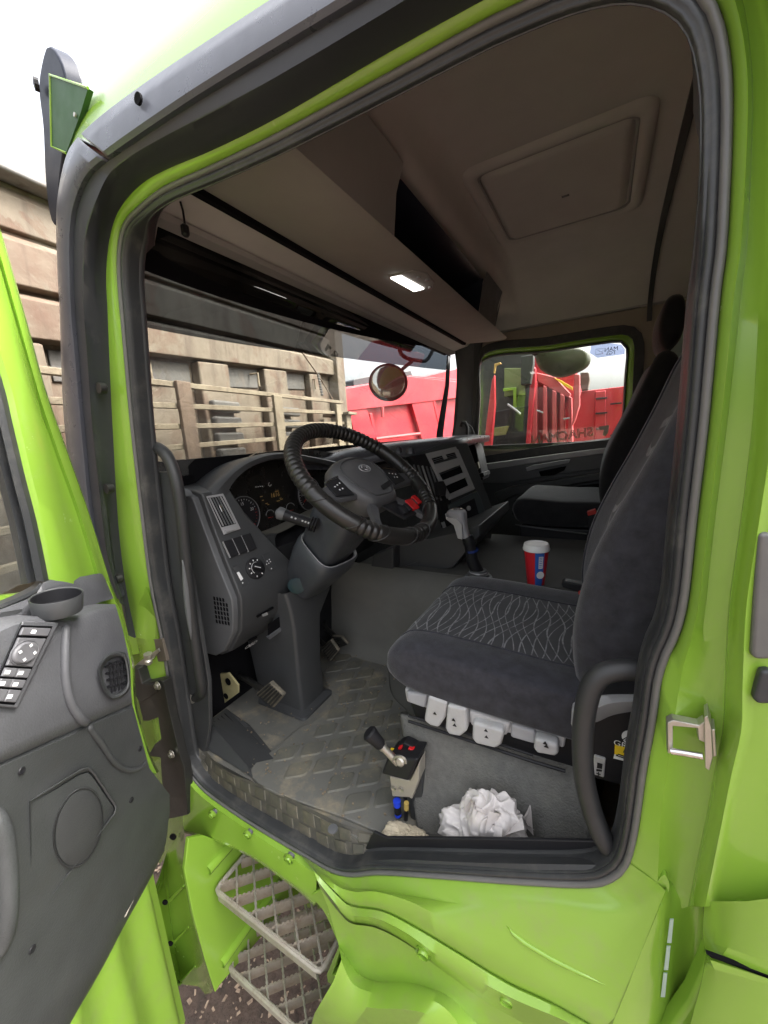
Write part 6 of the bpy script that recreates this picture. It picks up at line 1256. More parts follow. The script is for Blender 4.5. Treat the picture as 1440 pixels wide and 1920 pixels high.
def bunch(name, label, c, m, lumps):
    """a gathered cloth: pleated folds drawn up to ragged points, with slumped folds around it"""
    from mathutils import noise
    b = MB()
    for (ox, oy, r0, r1, h, npl, tips, sd) in lumps:
        nU, nV = 140, 26; rows = []
        for j in range(nV):
            t = j / (nV - 1); row = []
            for i in range(nU):
                th = 2 * math.pi * i / nU; tt = min(1.0, t / 0.78); inner = max(0.0, (t - 0.78) / 0.22)
                q = Vector((math.cos(th) * 1.3, math.sin(th) * 1.3, tt * 1.6 + sd)); w = noise.noise(q) * 1.6
                pl = tri(npl * th + 2.2 * noise.noise(q * 0.8) + 1.8 * tt) * (0.05 + 0.10 * tt) + 0.5 * tri((npl * 2 + 1) * th + 4 * w) * 0.08
                r = (r0 + (r1 - r0) * tt ** 0.8) * (1 + 0.12 * math.sin(math.pi * tt) + pl + 0.30 * noise.noise(q * 1.2) + 0.14 * (0.3 - abs(noise.noise(q * 3.1)))) * (1 - 0.75 * inner)
                zz = h * (tt ** 0.9) * (1 + tips * (tri(npl * th + 2.2 * noise.noise(q * 0.8) + 1.8) * 0.5 + 0.5 * noise.noise(q * 1.1)) * tt ** 2) - h * 0.35 * inner
                zz += 0.010 * noise.noise(q * 3) + 0.004 * noise.noise(q * 7)
                row.append(Vector((c[0] + ox + r * math.cos(th), c[1] + oy + 0.62 * r * math.sin(th), FZ + 0.002 + max(0.0, zz))))
            rows.append(row)
        k0_ = len(b.v); b.rows(rows, closed_v=True); b.poly(rows[-1])
    return obj(name, b, m, None, angle=60, label=label, cat='rag', at=(c[0], c[1], FZ), loose=True)
def heap(name, label, c, m):
    """a crumpled cloth heap with sharp folds and a few loose corners standing up"""
    from mathutils import noise
    b = MB(); nU, nV = 200, 90; rows = []
    for j in range(nV):
        ph = (j / (nV - 1)) ** 0.85 * math.pi * 0.55; row = []
        for i in range(nU):
            th = 2 * math.pi * i / nU; d = Vector((math.cos(th) * math.sin(ph), math.sin(th) * math.sin(ph), math.cos(ph)))
            q = Vector((d.x * 1.7 + 3.1, d.y * 1.7, d.z * 0.9)); w = Vector((noise.noise(q * 1.3), noise.noise(q * 1.3 + Vector((5, 0, 0))), noise.noise(q * 1.3 + Vector((0, 9, 0))))) * 1.1
            rid = lambda s_, o_: 0.30 - math.sqrt(noise.noise(q * s_ + w + Vector((o_, 0, 0))) ** 2 + 0.0035)
            r = 1 + 0.20 * noise.noise(q * 0.9) + 0.30 * rid(1.4, 0) + 0.20 * rid(2.8, 4) + 0.025 * rid(7.0, 8)
            peak = 0.42 * max(0, (d.dot(Vector((0.12, -0.25, 0.96)).normalized()) - 0.72) / 0.28) ** 1.2
            side = 0.45 * max(0, (d.dot(Vector((-1, -0.1, 0.0)).normalized()) - 0.80) / 0.2) ** 1.2 + 0.28 * max(0, (d.dot(Vector((1, -0.15, -0.05)).normalized()) - 0.8) / 0.2)
            r *= 1 + peak + side
            row.append(Vector((c[0] + 0.078 * d.x * r, c[1] + 0.046 * d.y * r, c[2] + 0.082 * d.z * r)))
        rows.append(row)
    b.rows(rows, closed_v=True)
    rnd = random.Random(5)
    for k in range(6):                                            # loose corners of the cloth
        a = rnd.uniform(0, 6.28); x0, y0 = c[0] + 0.012 + 0.036 * math.cos(a), c[1] - 0.006 + 0.02 * math.sin(a); z0 = c[2] + rnd.uniform(0.050, 0.078)
        u = Vector((math.cos(a * 1.7), math.sin(a * 1.7), 0.1)) * rnd.uniform(0.022, 0.034); up = Vector((0.4 * math.cos(a), 0.3 * math.sin(a), 1)).normalized() * rnd.uniform(0.032, 0.050); nrm = u.cross(up).normalized(); g_ = []
        for iu in range(9):
            t = iu / 8 - 0.5; g_.append([Vector((x0, y0, z0)) + u * (2 * t * (1 - 0.86 * v / 6)) + up * (v / 6) + nrm * (0.010 * math.sin(5 * t + k) + 0.012 * (v / 6) ** 2 * math.cos(k)) for v in range(7)])
        b.rows(g_)
    return obj(name, b, m, None, angle=180, label=label, cat='rag', at=(c[0], c[1], FZ), loose=True)
heap('cloth_rag', 'crumpled white cloth heaped on the cab floor behind the black sill', (-0.150, 0.096, -0.765), 'cloth')
rag('cloth_rag', 'limp beige cloth lying over the sill between lever valve and white cloth', (-0.315, 0.068, -0.83), 0.055, 0.03, 0.026, 'cloth2', 9.1, (((1, 0, 0.2), 0.5, 0.8),))
# ------------------------------------------------------------------ the open driver's door
DH = Vector((-0.93, -0.04, 0)); da = R_(63)
dd = Vector((math.cos(da), -math.sin(da), 0)); dn = Vector((math.sin(da), math.cos(da), 0))
def PD(u, v, o=0.0): return PP(u, v, DH + dn * o, dn)
def LD(px, o): return [PD(u, v, o) for u, v in px]
# window frame upright nearest the hinge: bright face, darker fold, rim
U = {
 'l': [(-150,300),(-80,480),(0,700),(25,800),(47,893),(70,983),(92,1090)],
 'm': [(-70,300),(-20,440),(40,640),(70,740),(95,850),(130,985),(160,1095)],
 'r': [(-50,300),(0,450),(44,604),(80,735),(120,855),(160,970),(196,1090)],
 'e': [(-46,290),(4,440),(50,600),(86,730),(128,850),(168,965),(208,1095)]}
du = MB(); du.rows([crom(LD(U['l'], -0.05), 30), crom(LD(U['l'], 0.0), 30), [p.lerp(q, 0.1) + dn * 0.006 for p, q in zip(crom(LD(U['l'], 0.0), 30), crom(LD(U['m'], 0.0), 30))], crom(LD([(u - 22, v) for u, v in U['m']], 0.008), 30), crom(LD(U['m'], -0.012), 30), crom(LD([(u - 14, v) for u, v in U['r']], -0.018), 30), crom(LD([(u - 8, v) for u, v in U['r']], -0.010), 30), crom(LD(U['r'], -0.012), 30), crom(LD(U['e'], -0.03), 30)])
door = obj('driver_door', du, 'lime', TR, angle=40, label='open lime door with grey moulded inner trim, cup holder and window switches')
# lower hinge edge of the door shell
E1 = [(196,1090),(214,1140),(228,1190),(243,1245),(247,1318),(262,1375),(276,1420),(290,1450)]
E2 = [(208,1095),(226,1140),(240,1190),(252,1245),(256,1318),(270,1375),(284,1420),(298,1446)]
b = MB(); b.rows([crom(LD([(u - 10, v) for u, v in E1], -0.006), 24), crom(LD(E1, -0.006), 24), crom(LD([(0.5*(a+c), v) for (a, v), (c, _) in zip(E1, E2)], -0.004), 24), crom(LD(E2, -0.02), 24), crom(LD(E2, -0.07), 24)]); obj('door_shell_edge', b, 'lime', door, angle=50)
b = MB(); b.prism(LD([(170,1090),(205,1100),(240,1230),(250,1320),(285,1440),(318,1500),(308,1590),(125,1922),(60,2050),(-260,2150),(-300,1150),(60,1110)], -0.03), -dn * 0.03); obj('door_skin', b, 'lime_dirty', door)
s0d = (PD(322, 1760, -0.03) - DH).dot(dd); rr = []
for i in range(60):
    ph = (i % 12) / 12; d = 0.016 * max(0.0, min(1.0, 3.0 * (0.5 - abs(ph - 0.5)) - 0.3)) if i > 4 else 0.0
    rr.append([DH + dd * (s0d + 0.0085 * i) + dn * (-0.034 - (0.03 if i == 0 else 0.0) + d * (1 if k > 4 else 0)) + Vector((0, 0, -0.86 - 0.028 * k)) for k in range(24)])
b = MB(); b.rows(rr); obj('lower_door_panel', b, 'lime_dirty', door, angle=60)
# window seal and glass
b = MB(); b.rows([crom(LD(q, o), 30) for q, o in ((U['l'], 0.002), ([(u - 10, v) for u, v in U['l']], 0.006), ([(u - 24, v) for u, v in U['l']], 0.002), ([(u - 26, v) for u, v in U['l']], -0.012), ([(u - 40, v + 4) for u, v in U['l']], -0.014), ([(u - 52, v + 6) for u, v in U['l']], -0.03))]); obj('window_channel', b, 'rubber', door, angle=40)
b = MB(); b.prism(LD([(-170,300),(-90,480),(-10,700),(16,800),(38,893),(56,983),(62,1060),(50,1090),(0,1115),(-260,1170)], -0.026), -dn * 0.004); obj('door_window_pane', b, 'sideglass', door)
b = MB(); b.rows([crom(LD(q, o), 20) for q, o in (([(70,1085),(56,1100),(0,1126),(-120,1165)], -0.02), ([(76,1092),(60,1108),(0,1134),(-120,1175)], 0.004), ([(78,1098),(62,1114),(0,1141),(-120,1184)], 0.006))]); obj('belt_weatherstrip', b, 'rubber', door, angle=40)
# grey inner trim: rows from the belt down over the arm-rest bulge to the bottom edge
TRW = [
 ([(-260,1195),(-60,1158),(0,1136),(60,1112),(82,1086),(120,1080),(152,1081),(180,1076),(193,1078),(206,1106)], -0.006),
 ([(-260,1205),(-60,1166),(0,1143),(60,1120),(74,1104),(84,1092),(120,1088),(150,1090),(180,1088),(210,1115)], 0.006),
 ([(-260,1225),(-60,1178),(0,1156),(50,1138),(72,1122),(84,1105),(120,1100),(150,1102),(176,1110),(213,1122)], 0.010),
 ([(-260,1250),(-60,1200),(0,1174),(44,1160),(80,1155),(105,1158),(130,1160),(160,1150),(185,1140),(216,1133)], 0.052),
 ([(-260,1262),(-60,1212),(0,1184),(40,1168),(80,1163),(110,1164),(135,1166),(165,1158),(190,1148),(219,1142)], 0.060),
 ([(-260,1330),(-60,1262),(0,1232),(38,1212),(76,1206),(112,1204),(138,1204),(170,1200),(200,1190),(230,1180)], 0.064),
 ([(-260,1460),(-60,1360),(0,1330),(40,1308),(80,1292),(116,1284),(146,1278),(180,1266),(212,1252),(244,1242)], 0.070),
 ([(-260,1530),(-60,1432),(0,1404),(42,1386),(86,1366),(124,1350),(158,1338),(190,1322),(220,1312),(246,1302)], 0.072),
 ([(-260,1555),(-60,1456),(0,1427),(44,1408),(90,1387),(130,1369),(164,1354),(194,1340),(222,1328),(248,1317)], 0.066),
 ([(-260,1561),(-60,1461),(0,1431),(44,1412),(90,1391),(130,1373),(164,1358),(194,1344),(222,1332),(248,1320)], 0.056)]
up_rows = [crom(LD(q, o), 60) for q, o in TRW]
up_rows.insert(3, [p - dn * 0.040 + Vector((0, 0, 0.003)) for p in up_rows[3]])
b = MB(); b.rows(up_rows); obj('door_trim_upper', b, 'greytrim', door, angle=50)
LRW = [
 ([(-260,1560),(-60,1460),(0,1430),(44,1411),(90,1390),(130,1372),(164,1357),(194,1343),(222,1331),(248,1320)], 0.056),
 ([(-260,1568),(-60,1468),(0,1438),(44,1419),(90,1398),(130,1380),(164,1364),(194,1350),(224,1338),(250,1328)], 0.062),
 ([(-260,1640),(-60,1530),(0,1500),(48,1470),(96,1440),(140,1412),(178,1392),(208,1378),(236,1368),(262,1372)], 0.054),
 ([(-260,1760),(-60,1650),(0,1610),(52,1570),(104,1530),(150,1494),(194,1462),(226,1446),(254,1440),(280,1440)], 0.045),
 ([(-260,1880),(-60,1770),(0,1730),(54,1684),(110,1634),(162,1580),(212,1530),(250,1500),(284,1482),(318,1490)], 0.036),
 ([(-260,1980),(-60,1890),(0,1846),(50,1800),(110,1744),(166,1688),(222,1624),(262,1572),(292,1545),(318,1524)], 0.026),
 ([(-260,2080),(-60,2010),(0,1975),(48,1930),(96,1880),(150,1826),(206,1752),(250,1672),(284,1628),(312,1575)], 0.012),
 ([(-260,2150),(-60,2080),(20,2050),(70,2000),(110,1950),(140,1898),(190,1812),(230,1735),(270,1663),(308,1592)], 0.002),
 ([(-260,2155),(-60,2085),(20,2055),(70,2005),(112,1953),(142,1901),(192,1815),(232,1738),(272,1666),(309,1594)], -0.02)]
lo_rows = [crom(LD(q, o), 60) for q, o in LRW]
b = MB(); b.rows(lo_rows); obj('door_trim_lower', b, 'doordark', door, angle=50)
# raised bead running down the trim
b = MB(); b.tube(crom([PD(u, v, o) for u, v, o in ((124,1168,0.060),(123,1200,0.066),(122,1240,0.070),(124,1280,0.0725),(134,1320,0.074),(152,1348,0.074),(164,1356,0.066))], 30), [0.001] + [0.0065] * 28 + [0.004], 10); obj('trim_bead', b, 'greytrim', door, angle=180)
b = MB(); b.tube(crom([PD(u, v, o) for u, v, o in ((166,1362,0.062),(190,1394,0.056),(215,1430,0.050),(240,1444,0.047),(262,1440,0.046),(276,1426,0.046))], 30), [0.004] + [0.005] * 28 + [0.001], 10); obj('trim_bead', b, 'doordark', door, angle=180)
# round cup holder
c = PD(110, 1160, 0.052) + dn * 0.004 + Vector((0, 0, 0.024)); cd_ = obj('cup_holder', MB().lathe([(0.0, -0.012), (0.0315, -0.012), (0.0325, -0.009), (0.0342, 0.016), (0.0337, 0.0172), (0.0320, 0.016), (0.0306, -0.006), (0.0, -0.007)], c, (dn * 0.12 + Vector((0, 0, 1))).normalized(), 44, caps=False), 'dash', door, angle=40)
b = MB(); b.lathe([(0.0314, 0.0150), (0.0302, -0.0045), (0.0, -0.004)], c, (dn * 0.12 + Vector((0, 0, 1))).normalized(), 40, caps=False); obj('holder_inner_shade', b, 'black', door, angle=40)  # black inner skin added to paint the shade inside the holder
# window and mirror switches
SWN = dn
def sp_(s, t, o=0.0):
    """s 0..1 across, t 0..1 down the switch panel"""
    tl, tr_, bl, br2 = (40,1172), (97,1174), (-24,1318), (25,1322)
    u = (tl[0] * (1 - s) + tr_[0] * s) * (1 - t) + (bl[0] * (1 - s) + br2[0] * s) * t; v = (tl[1] * (1 - s) + tr_[1] * s) * (1 - t) + (bl[1] * (1 - s) + br2[1] * s) * t
    return PD(u, v, 0.070 + 0.006 * t + o)
def spq(name, rect, m, o, t=0.003, bevel=0.0008):
    a, b0, c0, d0 = rect; b = MB(); b.prism([sp_(a, b0, o), sp_(c0, b0, o), sp_(c0, d0, o), sp_(a, d0, o)], dn * t); return obj(name, b, m, door, bevel=bevel)
spq('switch_panel', (-0.10, -0.05, 1.10, 1.04), 'greytrim', -0.004, 0.005, 0.003)
spq('switch_well', (-0.02, 0.0, 1.02, 1.0), 'void', 0.0005, 0.001)
sg = mat('switch_grey', (0.115, 0.115, 0.122), 0.45, grain=0.2)
for r_ in ((0.03,0.03,0.95,0.13),(0.03,0.16,0.95,0.52),(0.03,0.545,0.47,0.66),(0.51,0.545,0.95,0.66),(0.03,0.685,0.47,0.79),(0.47,0.685,0.95,0.79),(0.03,0.815,0.47,0.97),(0.51,0.815,0.95,0.97)): spq('switch_button', r_, sg, 0.0012, 0.004, 0.0012)
c = sp_(0.5, 0.345, 0.005); ex2 = (sp_(1, .345) - sp_(0, .345)) * 0.40; ey2 = (sp_(.5, 0.20) - sp_(.5, 0.49)) * 0.5
b = MB(); ro = lambda k, h: [c + ex2 * (k * math.cos(q)) + ey2 * (k * math.sin(q)) + dn * h for q in [2 * math.pi * i / 32 for i in range(32)]]
b.rows([ro(1.12, 0.0), ro(1.10, 0.002), ro(1.0, 0.0005), ro(0.97, 0.003), ro(0.85, 0.005), ro(0.5, 0.0045)], closed_v=True); b.poly(ro(0.5, 0.0045)); obj('mirror_joystick', b, sg, door, angle=50)
b = MB()
for q in (0, 90, 180, 270):
    k = c + ex2 * (0.62 * math.cos(R_(q))) + ey2 * (0.62 * math.sin(R_(q))) + dn * 0.0054; x1 = ex2.normalized() * 0.0028; y1 = ey2.normalized() * 0.0028; b.prism([k - x1, k + x1 * .2 - y1, k + x1, k + y1], dn * 0.0004)
def icon(s, t, w=0.005, h=0.0042): b.box(sp_(s, t, 0.0056), (w, h, 0.0003), (ex2.normalized(), ey2.normalized(), dn))
for s, t in ((0.5, 0.08), (0.24, 0.60), (0.72, 0.60), (0.24, 0.745), (0.72, 0.745), (0.72, 0.90)):
    icon(s, t, 0.0034, 0.0026); b.tube([sp_(s + dx, t + dy, 0.0058) for dx, dy in ((-0.07, 0.016), (-0.05, -0.018), (0.03, -0.022), (0.08, 0.0))], 0.0008, 4)
obj('switch_icons', b, 'white', door)
# side demister outlet, recessed grille
gp_ = [(184,1256),(196,1232),(212,1223),(229,1222),(238,1232),(244,1268),(243,1290),(232,1304),(214,1312),(204,1308),(192,1290)]
def gring(k, o): 
    cu = sum(u for u, _ in gp_) / len(gp_); cv = sum(v for _, v in gp_) / len(gp_); return crom([PD(cu + (u - cu) * k, cv + (v - cv) * k, o) for u, v in gp_], 40, closed=True)
b = MB(); b.rows([gring(1.02, 0.055), gring(1.0, 0.080), gring(0.93, 0.085), gring(0.82, 0.083), gring(0.78, 0.074), gring(0.70, 0.060)], closed_v=True); obj('demister_outlet', b, 'doordark', door, angle=50)
b = MB(); b.poly(gring(0.76, 0.063)); obj('outlet_back', b, 'void', door)
b = MB()
for t in (0.2, 0.4, 0.6, 0.8): b.tube([PD(197 + 38 * t + 1, 1240 - 8 * t + 4, 0.074), PD(204 + 32 * t, 1300 - 10 * t, 0.074)], 0.0022, 6)
for t in (0.2, 0.4, 0.6, 0.8): b.tube([PD(196 + 8 * t, 1238 + 62 * t, 0.074), PD(234 + 6 * t, 1230 + 62 * t, 0.074)], 0.0022, 6)
obj('outlet_grille', b, 'black', door)
# speaker recess
SPk = [(56,1503),(150,1445),(166,1440),(176,1448),(219,1512),(218,1522),(65,1722),(60,1716)]
def sring(k, o): 
    cu, cv = 130, 1565; return [PD(cu + (u - cu) * k, cv + (v - cv) * k, o) for u, v in SPk]
def off_at(v): return 0.055 - (v - 1440) * 0.00011
def sring2(k, d): cu, cv = 130, 1565; return lin([PD(cu + (u - cu) * k, cv + (v - cv) * k, off_at(cv + (v - cv) * k) + d) for u, v in SPk + SPk[:1]], 61)[:60]
b = MB(); b.rows([sring2(1.03, 0.001), sring2(1.0, 0.006), sring2(0.97, 0.0045), sring2(0.955, -0.002), sring2(0.93, 0.002)], closed_v=True); b.poly(sring2(0.93, 0.002)); obj('speaker_surround', b, 'doordark', door, angle=40)
b = MB(); sr = lambda k, d: [PD(147 + k * (50 * math.cos(q) * 0.9 + 10 * math.sin(q)), 1552 + k * (-34 * math.cos(q) + 66 * math.sin(q)), off_at(1552 + k * (-34 * math.cos(q) + 66 * math.sin(q))) + d) for q in [2 * math.pi * i / 40 for i in range(40)]]
b.rows([sr(1.04, 0.0025), sr(1.0, 0.005), sr(0.965, 0.0015), sr(0.93, 0.004), sr(0.6, 0.0065), sr(0.2, 0.0075)], closed_v=True); b.poly(sr(0.2, 0.0075)); obj('speaker_grille', b, 'speaker', door, angle=60)
for u, v in ((262,1404),(40,1445),(246,1500),(60,1780)):
    b = MB(); b.lathe([(0.0055, 0), (0.0055, 0.001), (0.0045, 0.0022), (0.002, 0.0015), (0, 0.0012)], onto(bpy.data.objects['door_trim_lower'], u, v, 0.0), dn, 12); obj('trim_screw', b, 'black', door)
# pull handle and the reflector at the bottom edge
b = MB(); b.tube(crom([PD(u, v, o) for u, v, o in ((-40,1520,0.03),(-8,1536,0.05),(8,1580,0.055),(14,1660,0.055),(12,1730,0.05),(0,1775,0.04),(-30,1800,0.03))], 40), 0.012, 12); obj('door_pull', b, 'doordark', door, angle=180)
b = MB(); b.prism(LD([(281,1610),(284,1614),(282,1622),(240,1700),(232,1718),(228,1722),(227,1708),(236,1690)], 0.0), dn * 0.006); obj('door_reflector', b, mat('pale_reflector', (0.62, 0.56, 0.5), 0.3), door, bevel=0.002)
b = MB(); b.prism(LD([(0,1148),(36,1142),(38,1146),(0,1160),(-20,1166)], 0.0085), dn * 0.004); obj('ledge_slot', b, 'dash', door)

# ------------------------------------------------------------------ rusty tipper body parked across the front
ta = Vector((-0.207, 0.978, 0)).normalized(); tn_ = Vector((0.978, 0.207, 0)).normalized(); TO = Vector((-1.75, 0, 0))
def PT(u, v, o=0.0): return PP(u, v, TO + tn_ * o, tn_)
def TP(s, z, o=0.0): return TO + ta * s + tn_ * o + Vector((0, 0, z))
def tz(u, v, o=0.0): return PT(u, v, o).z
RT = thing('rusty_tipper_body', 'rusty peeling beige tipper body with a barred guard parked across the windscreen', 'truck body', TP(1.2, GZ))
TILT = 0.078
def tbox(name, s0, s1, z0, z1, o0, o1, m, bevel=0.006, tilt=0.0):
    b = MB(); sh = lambda s_: tilt * (s_ - 0.2); b.prism([TP(s0, z0 + sh(s0), o0), TP(s1, z0 + sh(s1), o0), TP(s1, z1 + sh(s1), o0), TP(s0, z1 + sh(s0), o0)], tn_ * (o1 - o0)); return obj(name, b, m, RT, bevel=bevel)
SL, SR_ = -1.6, 2.98
tbox('back_panel', SL, SR_, GZ + 0.6, 1.04, -0.14, -0.06, 'rust', 0.006, TILT)
tbox('top_cap', SL, SR_ + 0.02, 0.945, 1.07, -0.06, 0.03, 'rustcap', 0.012, TILT)
for z0, z1, o in ((0.785, 0.935, -0.04), (0.595, 0.778, -0.015), (0.415, 0.587, 0.008)):
    b = MB(); h_ = TILT * (SL - 0.2); b.prism([TP(SL, z0 + h_, -0.06), TP(SL, z0 + 0.006 + h_, o), TP(SL, z1 - 0.035 + h_, o + 0.006), TP(SL, z1 + h_, -0.06)], (ta + Vector((0, 0, TILT))) * (SR_ - SL)); obj('horizontal_rib', b, 'rust', RT, bevel=0.006)
tbox('lower_back', SL, SR_, -1.3, 0.405, -0.075, -0.061, 'rust', 0.002, TILT)
for s0, s1 in ((-0.75, -0.50), (0.05, 0.22), (0.99, 1.24), (1.62, 1.92), (2.30, 2.52)):
    tbox('upright_rib', s0, s1, -0.9, 0.41, -0.062, 0.0, 'rust', 0.012, TILT)
for s0, s1 in ((1.0, 1.235), (1.70, 1.98)):
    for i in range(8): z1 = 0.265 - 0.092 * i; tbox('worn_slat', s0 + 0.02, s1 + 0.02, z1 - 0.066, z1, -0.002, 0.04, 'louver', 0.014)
for s0, s1 in ((0.26, 0.97), (1.27, 1.60), (1.95, 2.28)): tbox('recess_shadow_panel', s0, s1, 0.28, 0.40, -0.062, -0.05, 'louver', 0.01, TILT)  # dark sheets that paint in the shade below the lowest rib
for u, v in ((280,683),(483,700),(590,711)):
    b = MB(); p = PT(u, v, 0.02); b.tube([p + tn_ * -0.06, p, p + Vector((0, 0, -0.085))], 0.008, 8); obj('lashing_hook', b, 'rail', RT)
tbox('corner_post', 2.80, SR_ + 0.01, GZ + 0.5, 1.26, -0.06, 0.05, 'rust', 0.012)
# guard of bars standing off the body
gz = [0.275, 0.178, 0.085, -0.008, -0.108, -0.215, -0.33, -0.45, -0.58, -0.71]
for i, z in enumerate(gz):
    b = MB(); b.box(TP((SL + 2.62) / 2, z + 0.018, 0.15), ((2.62 - SL) / 2, 0.013, 0.0125), ((ta + Vector((0, 0, 0.022))).normalized(), tn_, Vector((0, 0, 1)))); obj('guard_bar', b, 'rail', RT, bevel=0.003)
for s in (-0.62, 0.665, 1.46, 2.45):
    tbox('guard_post', s - 0.042 if s < 1 else s - 0.05, s + 0.042 if s < 1 else s + 0.05, -0.95, 0.31, 0.165, 0.185, 'rustpost' if s < 1 else 'rail', 0.004)
tbox('guard_end_post', 2.60, 2.72, -0.95, 0.24, 0.10, 0.19, 'rail', 0.006)
for z in (0.22, 0.10):
    tbox('hinge_lug', 2.42, 2.60, z - 0.015, z + 0.015, 0.03, 0.13, 'rustpost', 0.004)
tbox('end_cap', 2.58, 2.80, 0.225, 0.25, 0.08, 0.22, 'rail', 0.004)
b = MB(); pth = [PT(596, 700, 0.06), PT(598, 720, 0.10), PT(604, 740, 0.14)]; 
for i in range(9): p = pth[0].lerp(pth[2], i / 8); b.lathe([(0.006, -0.012), (0.014, 0), (0.006, 0.012)], p, (ta if i % 2 else tn_), 8)
obj('hook_chain', b, 'louver', RT)
b = MB(); b.tube([PT(566, 660, 0.05), PT(600, 708, 0.06), PT(628, 756, 0.1)], 0.006, 6); obj('stay_cable', b, 'rustpost', RT)

# ------------------------------------------------------------------ red tipper standing behind it, seen through the windscreen
rx0 = -4.3; RN = Vector((0.965, -0.262, 0)).normalized()
def PR(u, v, o=0.0): return PP(u, v, Vector((rx0, 3.4, 0)) + RN * o, RN)
rc = PR(745, 860); RD = thing('red_dump_truck', 'bright red dump body with slanted ribs standing beyond the rusty one', 'dump truck', (rc.x, rc.y, GZ))
def rpoly(name, px, o, t, m='redpaint', bevel=0.01, par=None):
    b = MB(); b.prism([PR(u, v, o) for u, v in px], -RN * t); return obj(name, b, m, par or RD, bevel=bevel)
rpoly('dump_body', ((560,735),(640,727),(700,718),(770,704),(870,712),(930,722),(940,960),(560,980)), -0.05, 0.4)
rpoly('top_beam', ((560,738),(640,730),(700,719),(765,705),(850,715),(930,724),(930,736),(850,747),(770,757),(690,766),(640,772),(560,778)), 0.06, 0.1)
rpoly('slanted_rib', ((655,770),(688,766),(712,845),(720,900),(680,905),(672,850)), 0.04, 0.08)
rpoly('slanted_rib', ((772,757),(812,751),(830,830),(850,900),(812,905),(796,840)), 0.04, 0.08)
rpoly('slanted_rib', ((884,742),(924,738),(950,830),(965,900),(925,905),(905,840)), 0.04, 0.08)
rpoly('rib_edge', ((693,775),(698,774),(712,840),(706,842)), 0.03, 0.03); rpoly('rib_edge', ((812,752),(816,751),(836,832),(831,833)), 0.05, 0.03)
b = MB(); b.tube([PR(705, 823, 0.05), PR(787, 813, 0.05)], 0.028, 8); obj('body_pipe', b, 'pinkpaint', RD)
b = MB(); b.tube([PR(717, 763, 0.06), PR(717, 782, 0.06)], 0.03, 8); obj('body_hook', b, 'pinkpaint', RD)
rpoly('cab_guard', ((663,714),(665,711),(700,704),(770,695),(780,722),(700,730),(664,730)), -0.45, 0.5, 'trim')
rpoly('front_canopy', ((782,716),(800,705),(870,688),(930,680),(930,722),(870,714),(810,716)), -0.12, 0.3)
# ------------------------------------------------------------------ convex front mirror on its bent arm
mc = PX(728, 717, -1.16); FMr = thing('convex_mirror', 'round convex mirror on bent black arm outside the top corner of the windscreen', 'mirror', mc)
mn = (CAM - mc).normalized(); mn = (mn + Vector((0.12, -0.10, 0.45))).normalized()
mr = (mc - CAM).dot(fwd) * 36 / F
def lathe_n(prof): return MB().lathe(prof, mc, mn, 40)
obj('mirror_shell', lathe_n([(0.0, -0.05), (mr * 0.6, -0.045), (mr * 0.95, -0.02), (mr * 1.02, 0.0), (mr * 1.0, 0.006), (mr * 0.95, 0.006)]), 'black', FMr, angle=50)
obj('mirror_face', lathe_n([(mr * 0.955, 0.004), (mr * 0.8, 0.016), (mr * 0.6, 0.026), (mr * 0.4, 0.032), (mr * 0.2, 0.036), (0.0, 0.037)]), 'mirror', FMr, angle=180)
b = MB(); b.tube([mc - mn * 0.03, PX(757, 690, -1.18), PX(772, 678, -1.18)], 0.012, 10); b.tube(crom([PX(u, v, -1.18) for u, v in ((750,640),(750,660),(764,672),(785,676),(799,676),(810,660),(822,636)) ], 30), 0.013, 10); obj('mirror_arm', b, 'void', FMr, angle=180)

# ------------------------------------------------------------------ things seen through the far window
def PF(u, v, y): return PY(u, v, y)
wc = PF(1055, 690, 2.42); WM = thing('wing_mirror', 'broad olive mirror housing hanging outside the far side window', 'mirror', wc)
px = [(1004,660),(1016,652),(1060,650),(1096,652),(1107,664),(1106,682),(1092,695),(1060,707),(1036,706),(1012,692),(1003,674)]
def mring(k, y): 
    return crom([PF(1055 + (u - 1055) * k, 678 + (v - 678) * k, y) for u, v in px], 48, closed=True)
b = MB(); b.rows([mring(0.80, 2.36), mring(0.96, 2.38), mring(1.0, 2.42), mring(0.97, 2.50), mring(0.7, 2.56)], closed_v=True); b.poly(mring(0.8, 2.36)[::-1]); b.poly(mring(0.7, 2.56)); obj('mirror_housing', b, 'bronze', WM, angle=60)
b = MB(); b.tube([PF(u, v, 2.40) for u, v in ((1012,692),(1040,702),(1062,704),(1090,692),(1100,668))], 0.003, 6); obj('housing_seam', b, mat('seam_green', (0.18, 0.22, 0.08), 0.4), WM)
b = MB(); b.tube([PF(995,640,2.30), PF(1000,655,2.36), PF(1010,662,2.42)], 0.03, 8); obj('mirror_arm', b, 'black', WM)
# neighbouring red truck: cab, then its tall red body
YC = 3.5
nb = PF(960, 850, YC); NB = thing('red_cab_truck', 'red truck with dark windscreen and ribbed bulkhead parked beyond the far window', 'truck', (nb.x, nb.y, GZ))
def npoly(name, px, y, t, m, bevel=0.01): b = MB(); b.prism([PF(u, v, y) for u, v in px], (0, t, 0)); return obj(name, b, m, NB, bevel=bevel)
npoly('cab_interior', ((880,650),(1000,620),(1002,900),(880,910)), YC + 0.5, 0.3, 'darkcab')
npoly('cab_side_window', ((945,690),(985,690),(985,740),(945,744)), YC + 0.45, 0.02, mat('far_verge_seen', (0.15, 0.18, 0.07), 0.8))
npoly('window_frame_bar', ((943,728),(968,726),(968,766),(962,766),(962,732),(943,734)), YC + 0.4, 0.03, 'lime', 0.005)
npoly('cab_seat_back', ((925,772),(990,760),(1000,800),(990,850),(925,850)), YC + 0.3, 0.1, 'black')
